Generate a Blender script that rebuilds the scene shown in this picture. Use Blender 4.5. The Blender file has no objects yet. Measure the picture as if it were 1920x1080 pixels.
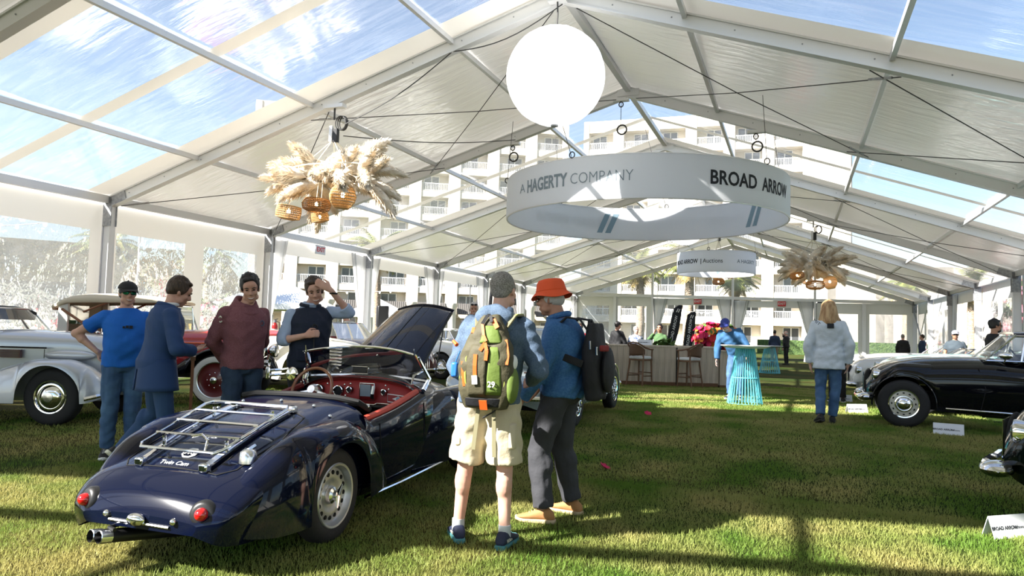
import bpy, bmesh, math, random
import numpy as np
from mathutils import Vector, Matrix, Euler
PI = math.pi
R = math.radians
SC = bpy.context.scene
COL = SC.collection
# ------------------------------------------------------------------ camera
CAMH = 1.43
def setup_camera():
    f, yaw, p, r = 1355.5, -0.37399, 0.05759, 0.028
    F = Vector((math.sin(yaw)*math.cos(p), math.cos(yaw)*math.cos(p), math.sin(p)))
    Rt = Vector((math.cos(yaw), -math.sin(yaw), 0)); U = Rt.cross(F)
    R2 = math.cos(r)*Rt + math.sin(r)*U; U2 = -math.sin(r)*Rt + math.cos(r)*U
    cd = bpy.data.cameras.new('camera'); cd.sensor_width = 36; cd.lens = 36*f/1920
    cd.clip_end = 2000
    co = bpy.data.objects.new('camera', cd); COL.objects.link(co)
    m = Matrix((R2, U2, -F)).transposed().to_4x4(); m.translation = (0, 0, CAMH)
    co.matrix_world = m; SC.camera = co
setup_camera()
# ------------------------------------------------------------------ light
SUN_AZ, SUN_EL = R(48), R(37)          # direction the light travels, measured from +x towards +y
def setup_light():
    w = bpy.data.worlds.new('world'); SC.world = w; w.use_nodes = True
    nt = w.node_tree; nt.nodes.clear()
    out = nt.nodes.new('ShaderNodeOutputWorld'); bg = nt.nodes.new('ShaderNodeBackground')
    sky = nt.nodes.new('ShaderNodeTexSky'); sky.sky_type = 'NISHITA'; sky.sun_disc = False
    sky.sun_elevation = SUN_EL
    # sun stands opposite to the travel direction
    sx, sy = -math.cos(SUN_AZ), -math.sin(SUN_AZ)
    sky.sun_rotation = math.atan2(sx, sy)
    sky.air_density = 1.0; sky.dust_density = 0.6; sky.ozone_density = 1.6; sky.altitude = 0
    bg.inputs['Strength'].default_value = 0.135
    nt.links.new(sky.outputs[0], bg.inputs[0]); nt.links.new(bg.outputs[0], out.inputs[0])
    ld = bpy.data.lights.new('sun', 'SUN'); ld.energy = 14.0; ld.angle = R(0.55); ld.color = (1.0, 0.95, 0.87)
    lo = bpy.data.objects.new('sun', ld); COL.objects.link(lo)
    d = Vector((math.cos(SUN_AZ)*math.cos(SUN_EL), math.sin(SUN_AZ)*math.cos(SUN_EL), -math.sin(SUN_EL)))
    lo.rotation_euler = d.to_track_quat('-Z', 'Y').to_euler(); lo.location = -d*40
setup_light()
SC.cycles.max_bounces = 6; SC.cycles.diffuse_bounces = 3; SC.cycles.glossy_bounces = 3; SC.cycles.transmission_bounces = 4
SC.cycles.transparent_max_bounces = 14; SC.cycles.caustics_reflective = False; SC.cycles.caustics_refractive = False
SC.view_settings.view_transform = 'Standard'
SC.view_settings.look = 'None'
SC.view_settings.gamma = 1.0
SC.view_settings.use_curve_mapping = False
SC.view_settings.exposure = 0.95
# ------------------------------------------------------------------ materials
M = {}
def S2L(c):
    return tuple(((x/12.92) if x <= 0.04045 else ((x+0.055)/1.055)**2.4) for x in c)
def hexc(h):
    return S2L([int(h[i:i+2], 16)/255 for i in (0, 2, 4)])
def mat(name, col, rough=0.5, metal=0.0, coat=0.0, spec=0.5, noise=None, bump=None, trans=0.0, emit=None, ior=1.45, sheen=0.0, coatrough=0.03):
    """noise=(scale, colour2, lo, hi[, stretch]); bump=(scale, strength, distance[, stretch])"""
    m = bpy.data.materials.new(name); m.use_nodes = True
    nt = m.node_tree; b = nt.nodes['Principled BSDF']
    if isinstance(col, str): col = hexc(col)
    b.inputs['Base Color'].default_value = (*col, 1)
    b.inputs['Roughness'].default_value = rough; b.inputs['Metallic'].default_value = metal
    b.inputs['Coat Weight'].default_value = coat; b.inputs['Coat Roughness'].default_value = coatrough
    b.inputs['Specular IOR Level'].default_value = spec
    b.inputs['Transmission Weight'].default_value = trans; b.inputs['IOR'].default_value = ior
    b.inputs['Sheen Weight'].default_value = sheen
    if emit:
        b.inputs['Emission Color'].default_value = (*emit[0], 1); b.inputs['Emission Strength'].default_value = emit[1]
    def coords(st):
        tc = nt.nodes.new('ShaderNodeTexCoord'); mp = nt.nodes.new('ShaderNodeMapping')
        nt.links.new(tc.outputs['Object'], mp.inputs[0])
        if st: mp.inputs['Scale'].default_value = st
        return mp
    if noise:
        c2 = hexc(noise[1]) if isinstance(noise[1], str) else noise[1]
        n = nt.nodes.new('ShaderNodeTexNoise'); n.inputs['Scale'].default_value = noise[0]; n.inputs['Detail'].default_value = 6
        nt.links.new(coords(noise[4] if len(noise) > 4 else None).outputs[0], n.inputs['Vector'])
        mr = nt.nodes.new('ShaderNodeMapRange'); mr.inputs[1].default_value = noise[2]; mr.inputs[2].default_value = noise[3]
        nt.links.new(n.outputs[0], mr.inputs[0])
        mx = nt.nodes.new('ShaderNodeMix'); mx.data_type = 'RGBA'
        mx.inputs[6].default_value = (*col, 1); mx.inputs[7].default_value = (*c2, 1)
        nt.links.new(mr.outputs[0], mx.inputs[0]); nt.links.new(mx.outputs[2], b.inputs['Base Color'])
    if bump:
        n = nt.nodes.new('ShaderNodeTexNoise'); n.inputs['Scale'].default_value = bump[0]; n.inputs['Detail'].default_value = 5
        nt.links.new(coords(bump[3] if len(bump) > 3 else None).outputs[0], n.inputs['Vector'])
        bp = nt.nodes.new('ShaderNodeBump'); bp.inputs['Strength'].default_value = bump[1]; bp.inputs['Distance'].default_value = bump[2]
        nt.links.new(n.outputs[0], bp.inputs['Height']); nt.links.new(bp.outputs[0], b.inputs['Normal'])
    M[name] = m
    return m
def sheet_mat(name, col, tcol, tfac, gloss=0.06, rough=0.25, clear=0.0, noise=None, ctint=(1, 1, 1), bump=None, glow=0):
    """thin sheet: diffuse + light passing through + see-through share (clear), gloss by facing angle"""
    m = bpy.data.materials.new(name); m.use_nodes = True
    nt = m.node_tree; nt.nodes.clear(); N = nt.nodes.new; L = nt.links.new
    out = N('ShaderNodeOutputMaterial')
    di = N('ShaderNodeBsdfDiffuse'); di.inputs[0].default_value = (*col, 1)
    tr = N('ShaderNodeBsdfTranslucent'); tr.inputs[0].default_value = (*tcol, 1)
    m1 = N('ShaderNodeMixShader'); m1.inputs[0].default_value = tfac; L(di.outputs[0], m1.inputs[1]); L(tr.outputs[0], m1.inputs[2])
    cur = m1
    tc = N('ShaderNodeTexCoord')
    if clear > 0:
        tp = N('ShaderNodeBsdfTransparent'); tp.inputs[0].default_value = (*ctint, 1)
        m2 = N('ShaderNodeMixShader'); m2.inputs[0].default_value = clear
        L(cur.outputs[0], m2.inputs[1]); L(tp.outputs[0], m2.inputs[2]); cur = m2
        if noise:
            mp = N('ShaderNodeMapping'); mp.inputs['Scale'].default_value = noise[1]; L(tc.outputs['Object'], mp.inputs[0])
            nz = N('ShaderNodeTexNoise'); nz.inputs['Scale'].default_value = noise[0]; nz.inputs['Detail'].default_value = 7
            nz.inputs['Distortion'].default_value = 0.6
            L(mp.outputs[0], nz.inputs['Vector'])
            mr = N('ShaderNodeMapRange'); mr.inputs[1].default_value = 0.4; mr.inputs[2].default_value = 0.75
            mr.inputs[3].default_value = clear; mr.inputs[4].default_value = noise[2]
            L(nz.outputs[0], mr.inputs[0]); L(mr.outputs[0], m2.inputs[0])
    gl = N('ShaderNodeBsdfGlossy'); gl.inputs[0].default_value = (1, 1, 1, 1); gl.inputs['Roughness'].default_value = rough
    fr = N('ShaderNodeLayerWeight'); fr.inputs[0].default_value = 0.5
    mu = N('ShaderNodeMath'); mu.operation = 'MULTIPLY'; mu.inputs[1].default_value = gloss; L(fr.outputs['Fresnel'], mu.inputs[0])
    m3 = N('ShaderNodeMixShader'); L(mu.outputs[0], m3.inputs[0]); L(cur.outputs[0], m3.inputs[1]); L(gl.outputs[0], m3.inputs[2])
    if bump:
        mp = N('ShaderNodeMapping'); mp.inputs['Scale'].default_value = bump[3]; L(tc.outputs['Object'], mp.inputs[0])
        nz = N('ShaderNodeTexNoise'); nz.inputs['Scale'].default_value = bump[0]; nz.inputs['Detail'].default_value = 4; L(mp.outputs[0], nz.inputs['Vector'])
        bp = N('ShaderNodeBump'); bp.inputs['Strength'].default_value = bump[1]; bp.inputs['Distance'].default_value = bump[2]
        L(nz.outputs[0], bp.inputs['Height']); L(bp.outputs[0], gl.inputs['Normal'])
    last = m3
    if glow:
        em = N('ShaderNodeEmission'); em.inputs[0].default_value = (1, 1, 1, 1); em.inputs[1].default_value = glow
        ad = N('ShaderNodeAddShader'); L(m3.outputs[0], ad.inputs[0]); L(em.outputs[0], ad.inputs[1]); last = ad
    L(last.outputs[0], out.inputs[0]); M[name] = m
    return m
def materials():
    sheet_mat('tent_fabric', (.88, .88, .86), (.80, .77, .71), .115, gloss=.5, rough=.2, bump=(1.2, .35, .12, (1, 6, 1)))
    sheet_mat('band_fabric', (.86, .85, .82), (.76, .72, .64), .11, gloss=.12, rough=.3)
    sheet_mat('clear_roof', (.9, .92, .95), (.95, .95, .95), .5, gloss=.22, rough=.10, clear=.925, noise=(1.3, (1, 8, 1), .85), ctint=(.97, .985, 1), bump=(1.0, .2, .05, (1, 6, 1)))
    sheet_mat('clear_wall', (.9, .92, .96), (.95, .95, .97), .5, gloss=.5, rough=.05, clear=.80, noise=(1.2, (1.2, 1.2, 4), .70), ctint=(.95, .97, 1), bump=(1.3, .5, .08, (1.5, 1.5, 1)))
    sheet_mat('curtain', (.88, .88, .88), (.9, .9, .9), .45, gloss=.1, rough=.3, clear=.12)
    sheet_mat('balloon', (.95, .95, .95), (.95, .95, .95), .5, gloss=.1, rough=.3, glow=.4)  # emission added to the white balloons to brighten the ring banners
    sheet_mat('ring_cloth', (.93, .95, .99), (.93, .95, .99), .4, gloss=.04, rough=.4)
    mat('aluminium', (.62, .63, .65), .42, .55, bump=(30, .05, .01))
    mat('aluminium_light', (.78, .78, .79), .45, .3)
    mat('steel_plate', (.30, .31, .33), .5, .7, noise=(14, (.42, .43, .45), .4, .6))
    mat('cable', (.05, .05, .05), .6)
    mat('rope', (.78, .72, .6), .9)
    mat('chrome', (.86, .87, .89), .05, 1.0)
    mat('satin_chrome', (.75, .76, .78), .22, 1.0)
    mat('rubber', (.017, .017, .018), .75, bump=(60, .2, .01))
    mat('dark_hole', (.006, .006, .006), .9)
    mat('black_plastic', (.012, .012, .013), .4)
    mat('navy_paint', (.0024, .0044, .0165), .12, 0, coat=.5, spec=.12, coatrough=.015)
    mat('hood_inner', (.012, .026, .085), .45)
    mat('black_paint', (.003, .0035, .006), .12, 0, coat=.6, spec=.15)
    mat('green_black_paint', (.003, .007, .0055), .12, 0, coat=.6, spec=.15)
    mat('silver_paint', (.50, .53, .58), .3, .35, coat=.9)
    mat('cream_paint', (.78, .76, .64), .3, 0, coat=1.0)
    mat('white_paint', (.78, .78, .75), .3, 0, coat=1.0)
    mat('red_paint', (.42, .012, .018), .3, 0, coat=1.0)
    mat('maroon_paint', (.085, .018, .020), .25, 0, coat=1.0)
    mat('grey_green_paint', (.36, .42, .43), .25, .45, coat=1.0)
    mat('teal_paint', (.42, .72, .68), .3, 0, coat=1.0)
    mat('gold_paint', (.36, .33, .16), .35, .2, coat=.6)
    mat('wheel_silver', (.55, .56, .58), .35, .75)
    mat('wheel_cream', (.62, .60, .52), .4, .1, coat=.5)
    mat('wheel_red', (.13, .010, .012), .35, 0, coat=.6)
    mat('whitewall', (.82, .80, .74), .6)
    mat('red_leather', (.20, .018, .016), .5, bump=(40, .15, .01))
    mat('bright_red_leather', (.62, .075, .045), .45)
    mat('dash_red', (.34, .022, .02), .5)
    mat('tail_red', (.55, .004, .006), .12, 0, coat=1, spec=.8)
    mat('gauge_face', (.02, .022, .025), .3, coat=.6)
    mat('wheel_wood', (.24, .085, .03), .35, coat=.6)
    mat('badge_white', (.8, .8, .8), .4)
    mat('canvas_beige', (.60, .52, .38), .85, bump=(50, .2, .01))
    mat('canvas_inner', (.22, .17, .11), .9)
    mat('tan_wood', (.28, .12, .06), .5)
    mat('black_canvas', (.012, .012, .013), .85)
    mat('mirror', (.9, .9, .92), .01, 1.0)
    m = mat('car_glass', (.9, .95, .95), .02, 0)
    sheet_mat('glass', (.7, .75, .75), (.8, .8, .8), .2, gloss=.9, rough=.01, clear=.96, ctint=(.93, .96, .96))
    sheet_mat('tinted_glass', (.2, .22, .25), (.3, .3, .3), .2, gloss=1.0, rough=.01, clear=.9, ctint=(.45, .5, .55))
    # people
    mat('skin_light', (.62, .36, .26), .5, noise=(9, (.50, .25, .18), .4, .7))
    mat('skin_pink', (.68, .40, .31), .5, noise=(7, (.58, .30, .22), .4, .7))
    mat('skin_tan', (.48, .25, .165), .5, noise=(9, (.38, .18, .11), .4, .7))
    mat('skin_dark', (.20, .10, .06), .5)
    mat('lip', (.38, .13, .11), .45)
    mat('teeth', (.85, .82, .76), .3)
    mat('eye_dark', (.01, .008, .007), .2)
    mat('hair_brown', (.030, .017, .010), .55, noise=(60, (.075, .045, .028), .4, .65, (1, 1, .25)), bump=(90, .6, .01, (1, 1, .2)))
    mat('hair_black', (.010, .008, .008), .5, bump=(90, .6, .01, (1, 1, .2)))
    mat('hair_grey', (.17, .155, .14), .7, noise=(110, (.34, .32, .30), .4, .6), bump=(160, .6, .008))
    mat('hair_white', (.55, .53, .5), .7, bump=(120, .5, .008))
    mat('hair_blond', (.34, .19, .085), .6, noise=(26, (.62, .42, .22), .4, .62, (1, 1, .15)), bump=(60, .8, .02, (1, 1, .12)))
    mat('blazer_blue', (.018, .052, .155), .75, bump=(220, .25, .003))
    mat('blazer_trousers', (.030, .070, .175), .85, bump=(160, .2, .003))
    mat('tee_blue', (.012, .14, .58), .85, bump=(9, .5, .03))
    mat('jeans', (.045, .10, .21), .85, noise=(5, (.09, .18, .32), .42, .68), bump=(12, .5, .02))
    mat('jeans_dark', (.018, .036, .075), .85, noise=(4, (.045, .075, .13), .42, .68), bump=(12, .5, .02))
    mat('hoodie_maroon', (.17, .058, .072), .9, noise=(160, (.23, .095, .11), .4, .6), bump=(8, .5, .03))
    mat('vest_navy', (.008, .014, .035), .75, bump=(7, .6, .04))
    mat('shirt_paleblue', (.42, .52, .72), .8, bump=(9, .6, .03))
    mat('shirt_white', (.8, .8, .8), .8)
    mat('trousers_black', (.010, .010, .011), .85, bump=(9, .4, .02))
    mat('trousers_charcoal', (.040, .041, .048), .85, bump=(8, .5, .03))
    mat('khaki', (.56, .48, .34), .85, bump=(9, .5, .03))
    mat('hoodie_blue', (.066, .105, .170), .85, noise=(120, (.10, .145, .215), .4, .6), bump=(7, .5, .04))
    mat('denim_shirt', (.035, .125, .32), .8, noise=(70, (.055, .165, .38), .4, .6), bump=(8, .5, .03))
    mat('jacket_white', (.62, .68, .74), .6, bump=(5, .6, .05))
    mat('polo_blue', (.035, .115, .25), .85, bump=(8, .4, .03))
    mat('green_top', (.07, .14, .055), .85)
    mat('cap_black', (.012, .012, .014), .7)
    mat('cap_navy', (.02, .04, .14), .7)
    mat('cap_blue', (.04, .06, .30), .7)
    mat('cap_grey', (.28, .28, .32), .7)
    mat('hat_orange', (.82, .105, .032), .8, bump=(6, .4, .02))
    mat('tee_slate', (.05, .068, .085), .85)
    mat('suit_black', (.010, .010, .012), .75)
    mat('suit_navy', (.02, .035, .08), .75)
    mat('shirt_cream', (.66, .62, .55), .8)
    mat('patterned', (.6, .6, .66), .8, noise=(20, (.1, .15, .3), .5, .55))
    mat('pack_green', (.13, .19, .035), .65, bump=(7, .5, .03))
    mat('pack_lime', (.36, .42, .07), .65)
    mat('pack_olive', (.075, .066, .036), .7, bump=(9, .6, .03))
    mat('pack_strap', (.20, .18, .10), .7)
    mat('pack_orange', (.85, .13, .018), .55)
    mat('pack_black', (.010, .010, .013), .7, bump=(12, .5, .02))
    mat('pack_red', (.22, .022, .022), .7)
    mat('bottle_blue', (.03, .16, .55), .3)
    mat('shoe_teal', (.07, .24, .26), .7)
    mat('shoe_navy', (.015, .02, .05), .7)
    mat('shoe_tan', (.42, .20, .075), .75)
    mat('shoe_sole', (.55, .42, .26), .8)
    mat('shoe_black', (.012, .011, .011), .6)
    mat('sock_grey', (.5, .52, .55), .9)
    mat('lens_green', (.02, .25, .16), .03, .8)
    mat('paper', (.85, .85, .83), .8)
    mat('print_dark', (.02, .022, .028), .8)
    mat('print_grey', (.22, .27, .31), .8)
    mat('print_slate', (.25, .36, .44), .8)
    mat('print_cream', (.75, .74, .6), .8)
    # furniture and place
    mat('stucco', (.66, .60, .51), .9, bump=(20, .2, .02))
    mat('stucco_shade', (.30, .275, .24), .9)  # darker stucco copy, shade put into the wall colour
    mat('window_dark', (.05, .055, .06), .1, coat=.6)
    mat('window_frame', (.75, .75, .73), .6)
    mat('awning', (.085, .08, .075), .8)
    mat('bar_wood', (.66, .56, .44), .75, noise=(5, (.46, .38, .285), .42, .7, (9, 9, .35)), bump=(14, .3, .01, (8, 8, .4)))
    mat('bar_plinth', (.16, .075, .035), .7)
    mat('bar_slot', (.01, .009, .008), .8)
    mat('stool_wood', (.17, .085, .042), .5, noise=(7, (.20, .11, .06), .4, .7, (4, 4, .6)))
    mat('stool_cane', (.13, .070, .038), .7, bump=(70, .5, .01))
    mat('cushion', (.78, .78, .76), .9)
    mat('wire_aqua', (.13, .60, .72), .45)
    mat('table_white', (.82, .80, .77), .5)
    mat('pampas', (.80, .66, .48), .95, noise=(6, (.93, .86, .75), .36, .58))
    mat('rattan', (.36, .18, .06), .7)
    mat('rattan_light', (.62, .40, .18), .7)
    mat('bulb', (1, .7, .35), .4, emit=((1, .72, .38), 22))
    mat('string_bulb', (1, .95, .85), .4, emit=((1, .9, .75), 3))
    mat('leaf', (.055, .12, .02), .6, noise=(5, (.12, .20, .03), .4, .7))
    mat('palm_leaf', (.10, .14, .030), .6, noise=(3, (.27, .25, .06), .4, .7))
    mat('palm_dry', (.42, .30, .11), .8)
    mat('palm_trunk', (.20, .15, .105), .9, noise=(8, (.33, .26, .19), .4, .6, (1, 1, 3)), bump=(9, .8, .05, (1, 1, 3)))
    mat('petal_magenta', (.55, .010, .085), .6)
    mat('petal_red', (.50, .012, .02), .6)
    mat('petal_orange', (.85, .26, .035), .6)
    mat('petal_pink', (.75, .14, .22), .6)
    mat('hedge', (.035, .07, .018), .8, noise=(6, (.08, .13, .03), .4, .7), bump=(9, 1, .1))
    mat('flag_black', (.010, .010, .014), .7)
    mat('exit_red', (.65, .03, .04), .5)
    mat('sign_white', (.78, .80, .84), .5)
    mat('ext_red', (.6, .02, .02), .3, coat=.5)
    mat('umbrella_brown', (.035, .03, .026), .8)
    mat('canopy_white', (.8, .8, .8), .8)
materials()
# ------------------------------------------------------------------ mesh builder
def orth(d):
    d = Vector(d).normalized()
    a = Vector((0, 0, 1)) if abs(d.z) < .95 else Vector((0, 1, 0))
    u = d.cross(a).normalized(); v = d.cross(u).normalized()
    return u, v
class MB:
    def __init__(s): s.v = []; s.f = []; s.mi = []; s.cur = 0
    def add(s, vs, fs):
        o = len(s.v); s.v += [tuple(p) for p in vs]; s.f += [tuple(i+o for i in f) for f in fs]; s.mi += [s.cur]*len(fs)
        return s
    def box(s, c, size, m=None, taper=1.0):
        hx, hy, hz = size[0]/2, size[1]/2, size[2]/2
        vs = []
        for z, k in ((-hz, 1.0), (hz, taper)):
            vs += [(-hx*k, -hy*k, z), (hx*k, -hy*k, z), (hx*k, hy*k, z), (-hx*k, hy*k, z)]
        if m is not None: vs = [m @ Vector(p) for p in vs]
        vs = [(p[0]+c[0], p[1]+c[1], p[2]+c[2]) for p in vs]
        return s.add(vs, [(0, 3, 2, 1), (4, 5, 6, 7), (0, 1, 5, 4), (1, 2, 6, 5), (2, 3, 7, 6), (3, 0, 4, 7)])
    def beam(s, a, b, w, h, up=(0, 0, 1)):
        a = Vector(a); b = Vector(b); d = (b-a).normalized(); u = d.cross(Vector(up)).normalized(); v = u.cross(d)
        vs = []
        for p in (a, b):
            for i, j in ((-1, -1), (1, -1), (1, 1), (-1, 1)): vs.append(p+u*(w/2*i)+v*(h/2*j))
        return s.add(vs, [(0, 1, 2, 3), (7, 6, 5, 4), (0, 4, 5, 1), (1, 5, 6, 2), (2, 6, 7, 3), (3, 7, 4, 0)])
    def tube(s, pts, r, n=8, caps=True, closed=False, flat=None):
        pts = [Vector(p) for p in pts]; k = len(pts)
        rs = r if isinstance(r, (list, tuple)) else [r]*k
        rings = []; pu = None
        for i, p in enumerate(pts):
            if closed: d = pts[(i+1) % k]-pts[i-1]
            else: d = pts[min(i+1, k-1)]-pts[max(i-1, 0)]
            if d.length < 1e-9: d = Vector((0, 0, 1))
            d.normalize()
            if pu is None: u, v = orth(d)
            else:
                u = pu - d*pu.dot(d)
                u = u.normalized() if u.length > 1e-6 else orth(d)[0]
                v = d.cross(u)
            pu = u
            rr = rs[i]; ra, rb = rr if isinstance(rr, (list, tuple)) else (rr, rr)
            rings.append([p+u*(ra*math.cos(2*PI*j/n))+v*(rb*math.sin(2*PI*j/n)) for j in range(n)])
        return s.loft(rings, caps, closed)
    def loft(s, rings, caps=True, closed=False, ring_closed=True):
        n = len(rings[0]); k = len(rings); vs = [p for r in rings for p in r]; fs = []
        for i in range(k if closed else k-1):
            a = i*n; b = ((i+1) % k)*n
            for j in range(n if ring_closed else n-1):
                j2 = (j+1) % n; fs.append((a+j, a+j2, b+j2, b+j))
        if caps and not closed and ring_closed:
            fs.append(tuple(range(n-1, -1, -1))); fs.append(tuple((k-1)*n+j for j in range(n)))
        return s.add(vs, fs)
    def lathe(s, prof, n=24, c=(0, 0, 0), axis='z', caps=False, a0=0, a1=2*PI):
        full = abs(a1-a0-2*PI) < 1e-6
        rings = []
        for r, z in prof:
            ring = []
            for j in range(n if full else n+1):
                a = a0+(a1-a0)*j/n; x, y = r*math.cos(a), r*math.sin(a)
                p = (x, y, z) if axis == 'z' else ((z, x, y) if axis == 'x' else (x, z, y))
                ring.append((p[0]+c[0], p[1]+c[1], p[2]+c[2]))
            rings.append(ring)
        return s.loft(rings, caps, False, full)
    def sphere(s, c, r, nu=16, nv=10, m=None):
        if not isinstance(r, (list, tuple)): r = (r, r, r)
        rings = []
        for i in range(nv+1):
            t = -PI/2+PI*i/nv; t = max(-PI/2+.02, min(PI/2-.02, t)); ring = []
            for j in range(nu):
                a = 2*PI*j/nu; p = Vector((r[0]*math.cos(t)*math.cos(a), r[1]*math.cos(t)*math.sin(a), r[2]*math.sin(t)))
                if m is not None: p = m @ p
                ring.append((p[0]+c[0], p[1]+c[1], p[2]+c[2]))
            rings.append(ring)
        return s.loft(rings, True)
    def grid(s, fn, nu, nv, mask=None):
        vs = [fn(i/nu, j/nv) for i in range(nu+1) for j in range(nv+1)]; fs = []
        for i in range(nu):
            for j in range(nv):
                if mask and not mask((i+.5)/nu, (j+.5)/nv): continue
                a = i*(nv+1)+j; fs.append((a, a+nv+1, a+nv+2, a+1))
        return s.add(vs, fs)
    def prism(s, poly, t, m=None):
        """poly: 2D outline in xz; thickness t along y"""
        n = len(poly); vs = [Vector((p[0], -t/2, p[1])) for p in poly]+[Vector((p[0], t/2, p[1])) for p in poly]
        if m is not None: vs = [m @ p for p in vs]
        fs = [tuple(range(n)), tuple(range(2*n-1, n-1, -1))]+[(j, n+j, n+(j+1) % n, (j+1) % n) for j in range(n)]
        return s.add(vs, fs)
    def xf(s, m):
        s.v = [tuple(m @ Vector(p)) for p in s.v]; return s
    def mesh(s, name, smooth=40):
        me = bpy.data.meshes.new(name); me.from_pydata(s.v, [], s.f)
        if smooth:
            me.polygons.foreach_set('use_smooth', [True]*len(me.polygons))
        me.validate(); me.update()
        if smooth and smooth < 180: me.set_sharp_from_angle(angle=R(smooth))
        if any(s.mi) and len(s.mi) == len(me.polygons): me.polygons.foreach_set('material_index', s.mi)
        return me
def fixn(me):
    bm = bmesh.new(); bm.from_mesh(me); bmesh.ops.recalc_face_normals(bm, faces=bm.faces); bm.to_mesh(me); bm.free(); return me
def obj(name, me, parent=None, loc=None, rot=None):
    o = bpy.data.objects.new(name, me); COL.objects.link(o)
    if parent is not None: o.parent = parent
    if loc is not None: o.location = loc
    if rot is not None: o.rotation_euler = rot
    return o
def part(name, mb, mt, parent=None, label=None, smooth=40, fix=True, solid=0, sub=0, bev=0):
    me = mb.mesh(name, smooth)
    if fix: fixn(me)
    for m in (mt if isinstance(mt, (list, tuple)) else [mt]): me.materials.append(M[m] if isinstance(m, str) else m)
    o = obj(name, me, parent)
    if label: o['label'] = label
    if bev:
        md = o.modifiers.new('bevel', 'BEVEL'); md.width = bev; md.segments = 2; md.limit_method = 'ANGLE'; md.angle_limit = R(50)
    if sub:
        md = o.modifiers.new('sub', 'SUBSURF'); md.levels = sub; md.render_levels = sub
    if solid:
        md = o.modifiers.new('solid', 'SOLIDIFY'); md.thickness = solid; md.offset = 0
    return o
def tag(o, label, cat=None, group=None, kind=None):
    o['label'] = label
    if cat: o['category'] = cat
    if group: o['group'] = group
    if kind: o['kind'] = kind
    return o
def thing(name, label, cat, loc=(0, 0, 0), rz=0, group=None, rot=None, kind=None):
    o = bpy.data.objects.new(name, None); COL.objects.link(o); o.empty_display_size = .1
    o.location = loc; o.rotation_euler = rot if rot else (0, 0, rz)
    return tag(o, label, cat, group, kind)
def structure(name, label=None, loc=(0, 0, 0)):
    o = bpy.data.objects.new(name, None); COL.objects.link(o); o['kind'] = 'structure'; o.location = loc
    if label: o['label'] = label
    return o
def share(name, me, parent, loc=(0, 0, 0), rot=(0, 0, 0), scale=None):
    o = bpy.data.objects.new(name, me); COL.objects.link(o); o.parent = parent; o.location = loc; o.rotation_euler = rot
    if scale: o.scale = scale
    return o
def mesh_of(mb, mt, name='mesh', smooth=40):
    me = mb.mesh(name, smooth); fixn(me)
    for m in (mt if isinstance(mt, (list, tuple)) else [mt]): me.materials.append(M[m])
    return me
def dup(root, loc, rz=None, label=None):
    r = root.copy(); COL.objects.link(r); r.location = loc
    if rz is not None: r.rotation_euler = (0, 0, rz)
    if label: r['label'] = label
    for ch in root.children:
        c = ch.copy(); COL.objects.link(c); c.parent = r
        for g in ch.children:
            d = g.copy(); COL.objects.link(d); d.parent = c
    return r
TMP = bpy.data.scenes.new('workbench')
def evaluated(o):
    vl = TMP.view_layers[0]; vl.update(); dg = vl.depsgraph; dg.update()
    return bpy.data.meshes.new_from_object(o.evaluated_get(dg))
def text_mesh(body, size, off=0.0, ext=0.0, align='CENTER', space=1.0, font=None):
    cu = bpy.data.curves.new('txt', 'FONT'); cu.body = body; cu.size = size; cu.offset = off; cu.extrude = ext
    cu.align_x = align; cu.align_y = 'CENTER'; cu.space_character = space; cu.resolution_u = 3
    o = bpy.data.objects.new('txt', cu); TMP.collection.objects.link(o)
    me = evaluated(o)
    bpy.data.objects.remove(o); bpy.data.curves.remove(cu)
    return me
def text_part(name, body, size, mt, parent, m, off=0.0, align='CENTER', space=1.0, fn=None, ext=.001, cuts=0):
    me = text_mesh(body, size, off, ext, align, space)
    me.materials.clear(); me.materials.append(M[mt])
    if cuts:
        bm = bmesh.new(); bm.from_mesh(me)
        bmesh.ops.triangulate(bm, faces=bm.faces)
        bmesh.ops.subdivide_edges(bm, edges=[e for e in bm.edges if e.calc_length() > .1], cuts=cuts)
        bm.to_mesh(me); bm.free()
    if fn:
        for v in me.vertices: v.co = fn(v.co)
    else:
        me.transform(m)
    me.update()
    return obj(name, me, parent)
# ground height (a gentle swell in the lawn)
def gz(x, y): return .2*math.exp(-(x/7.)**2-((y-12.5)/5.5)**2)
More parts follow.
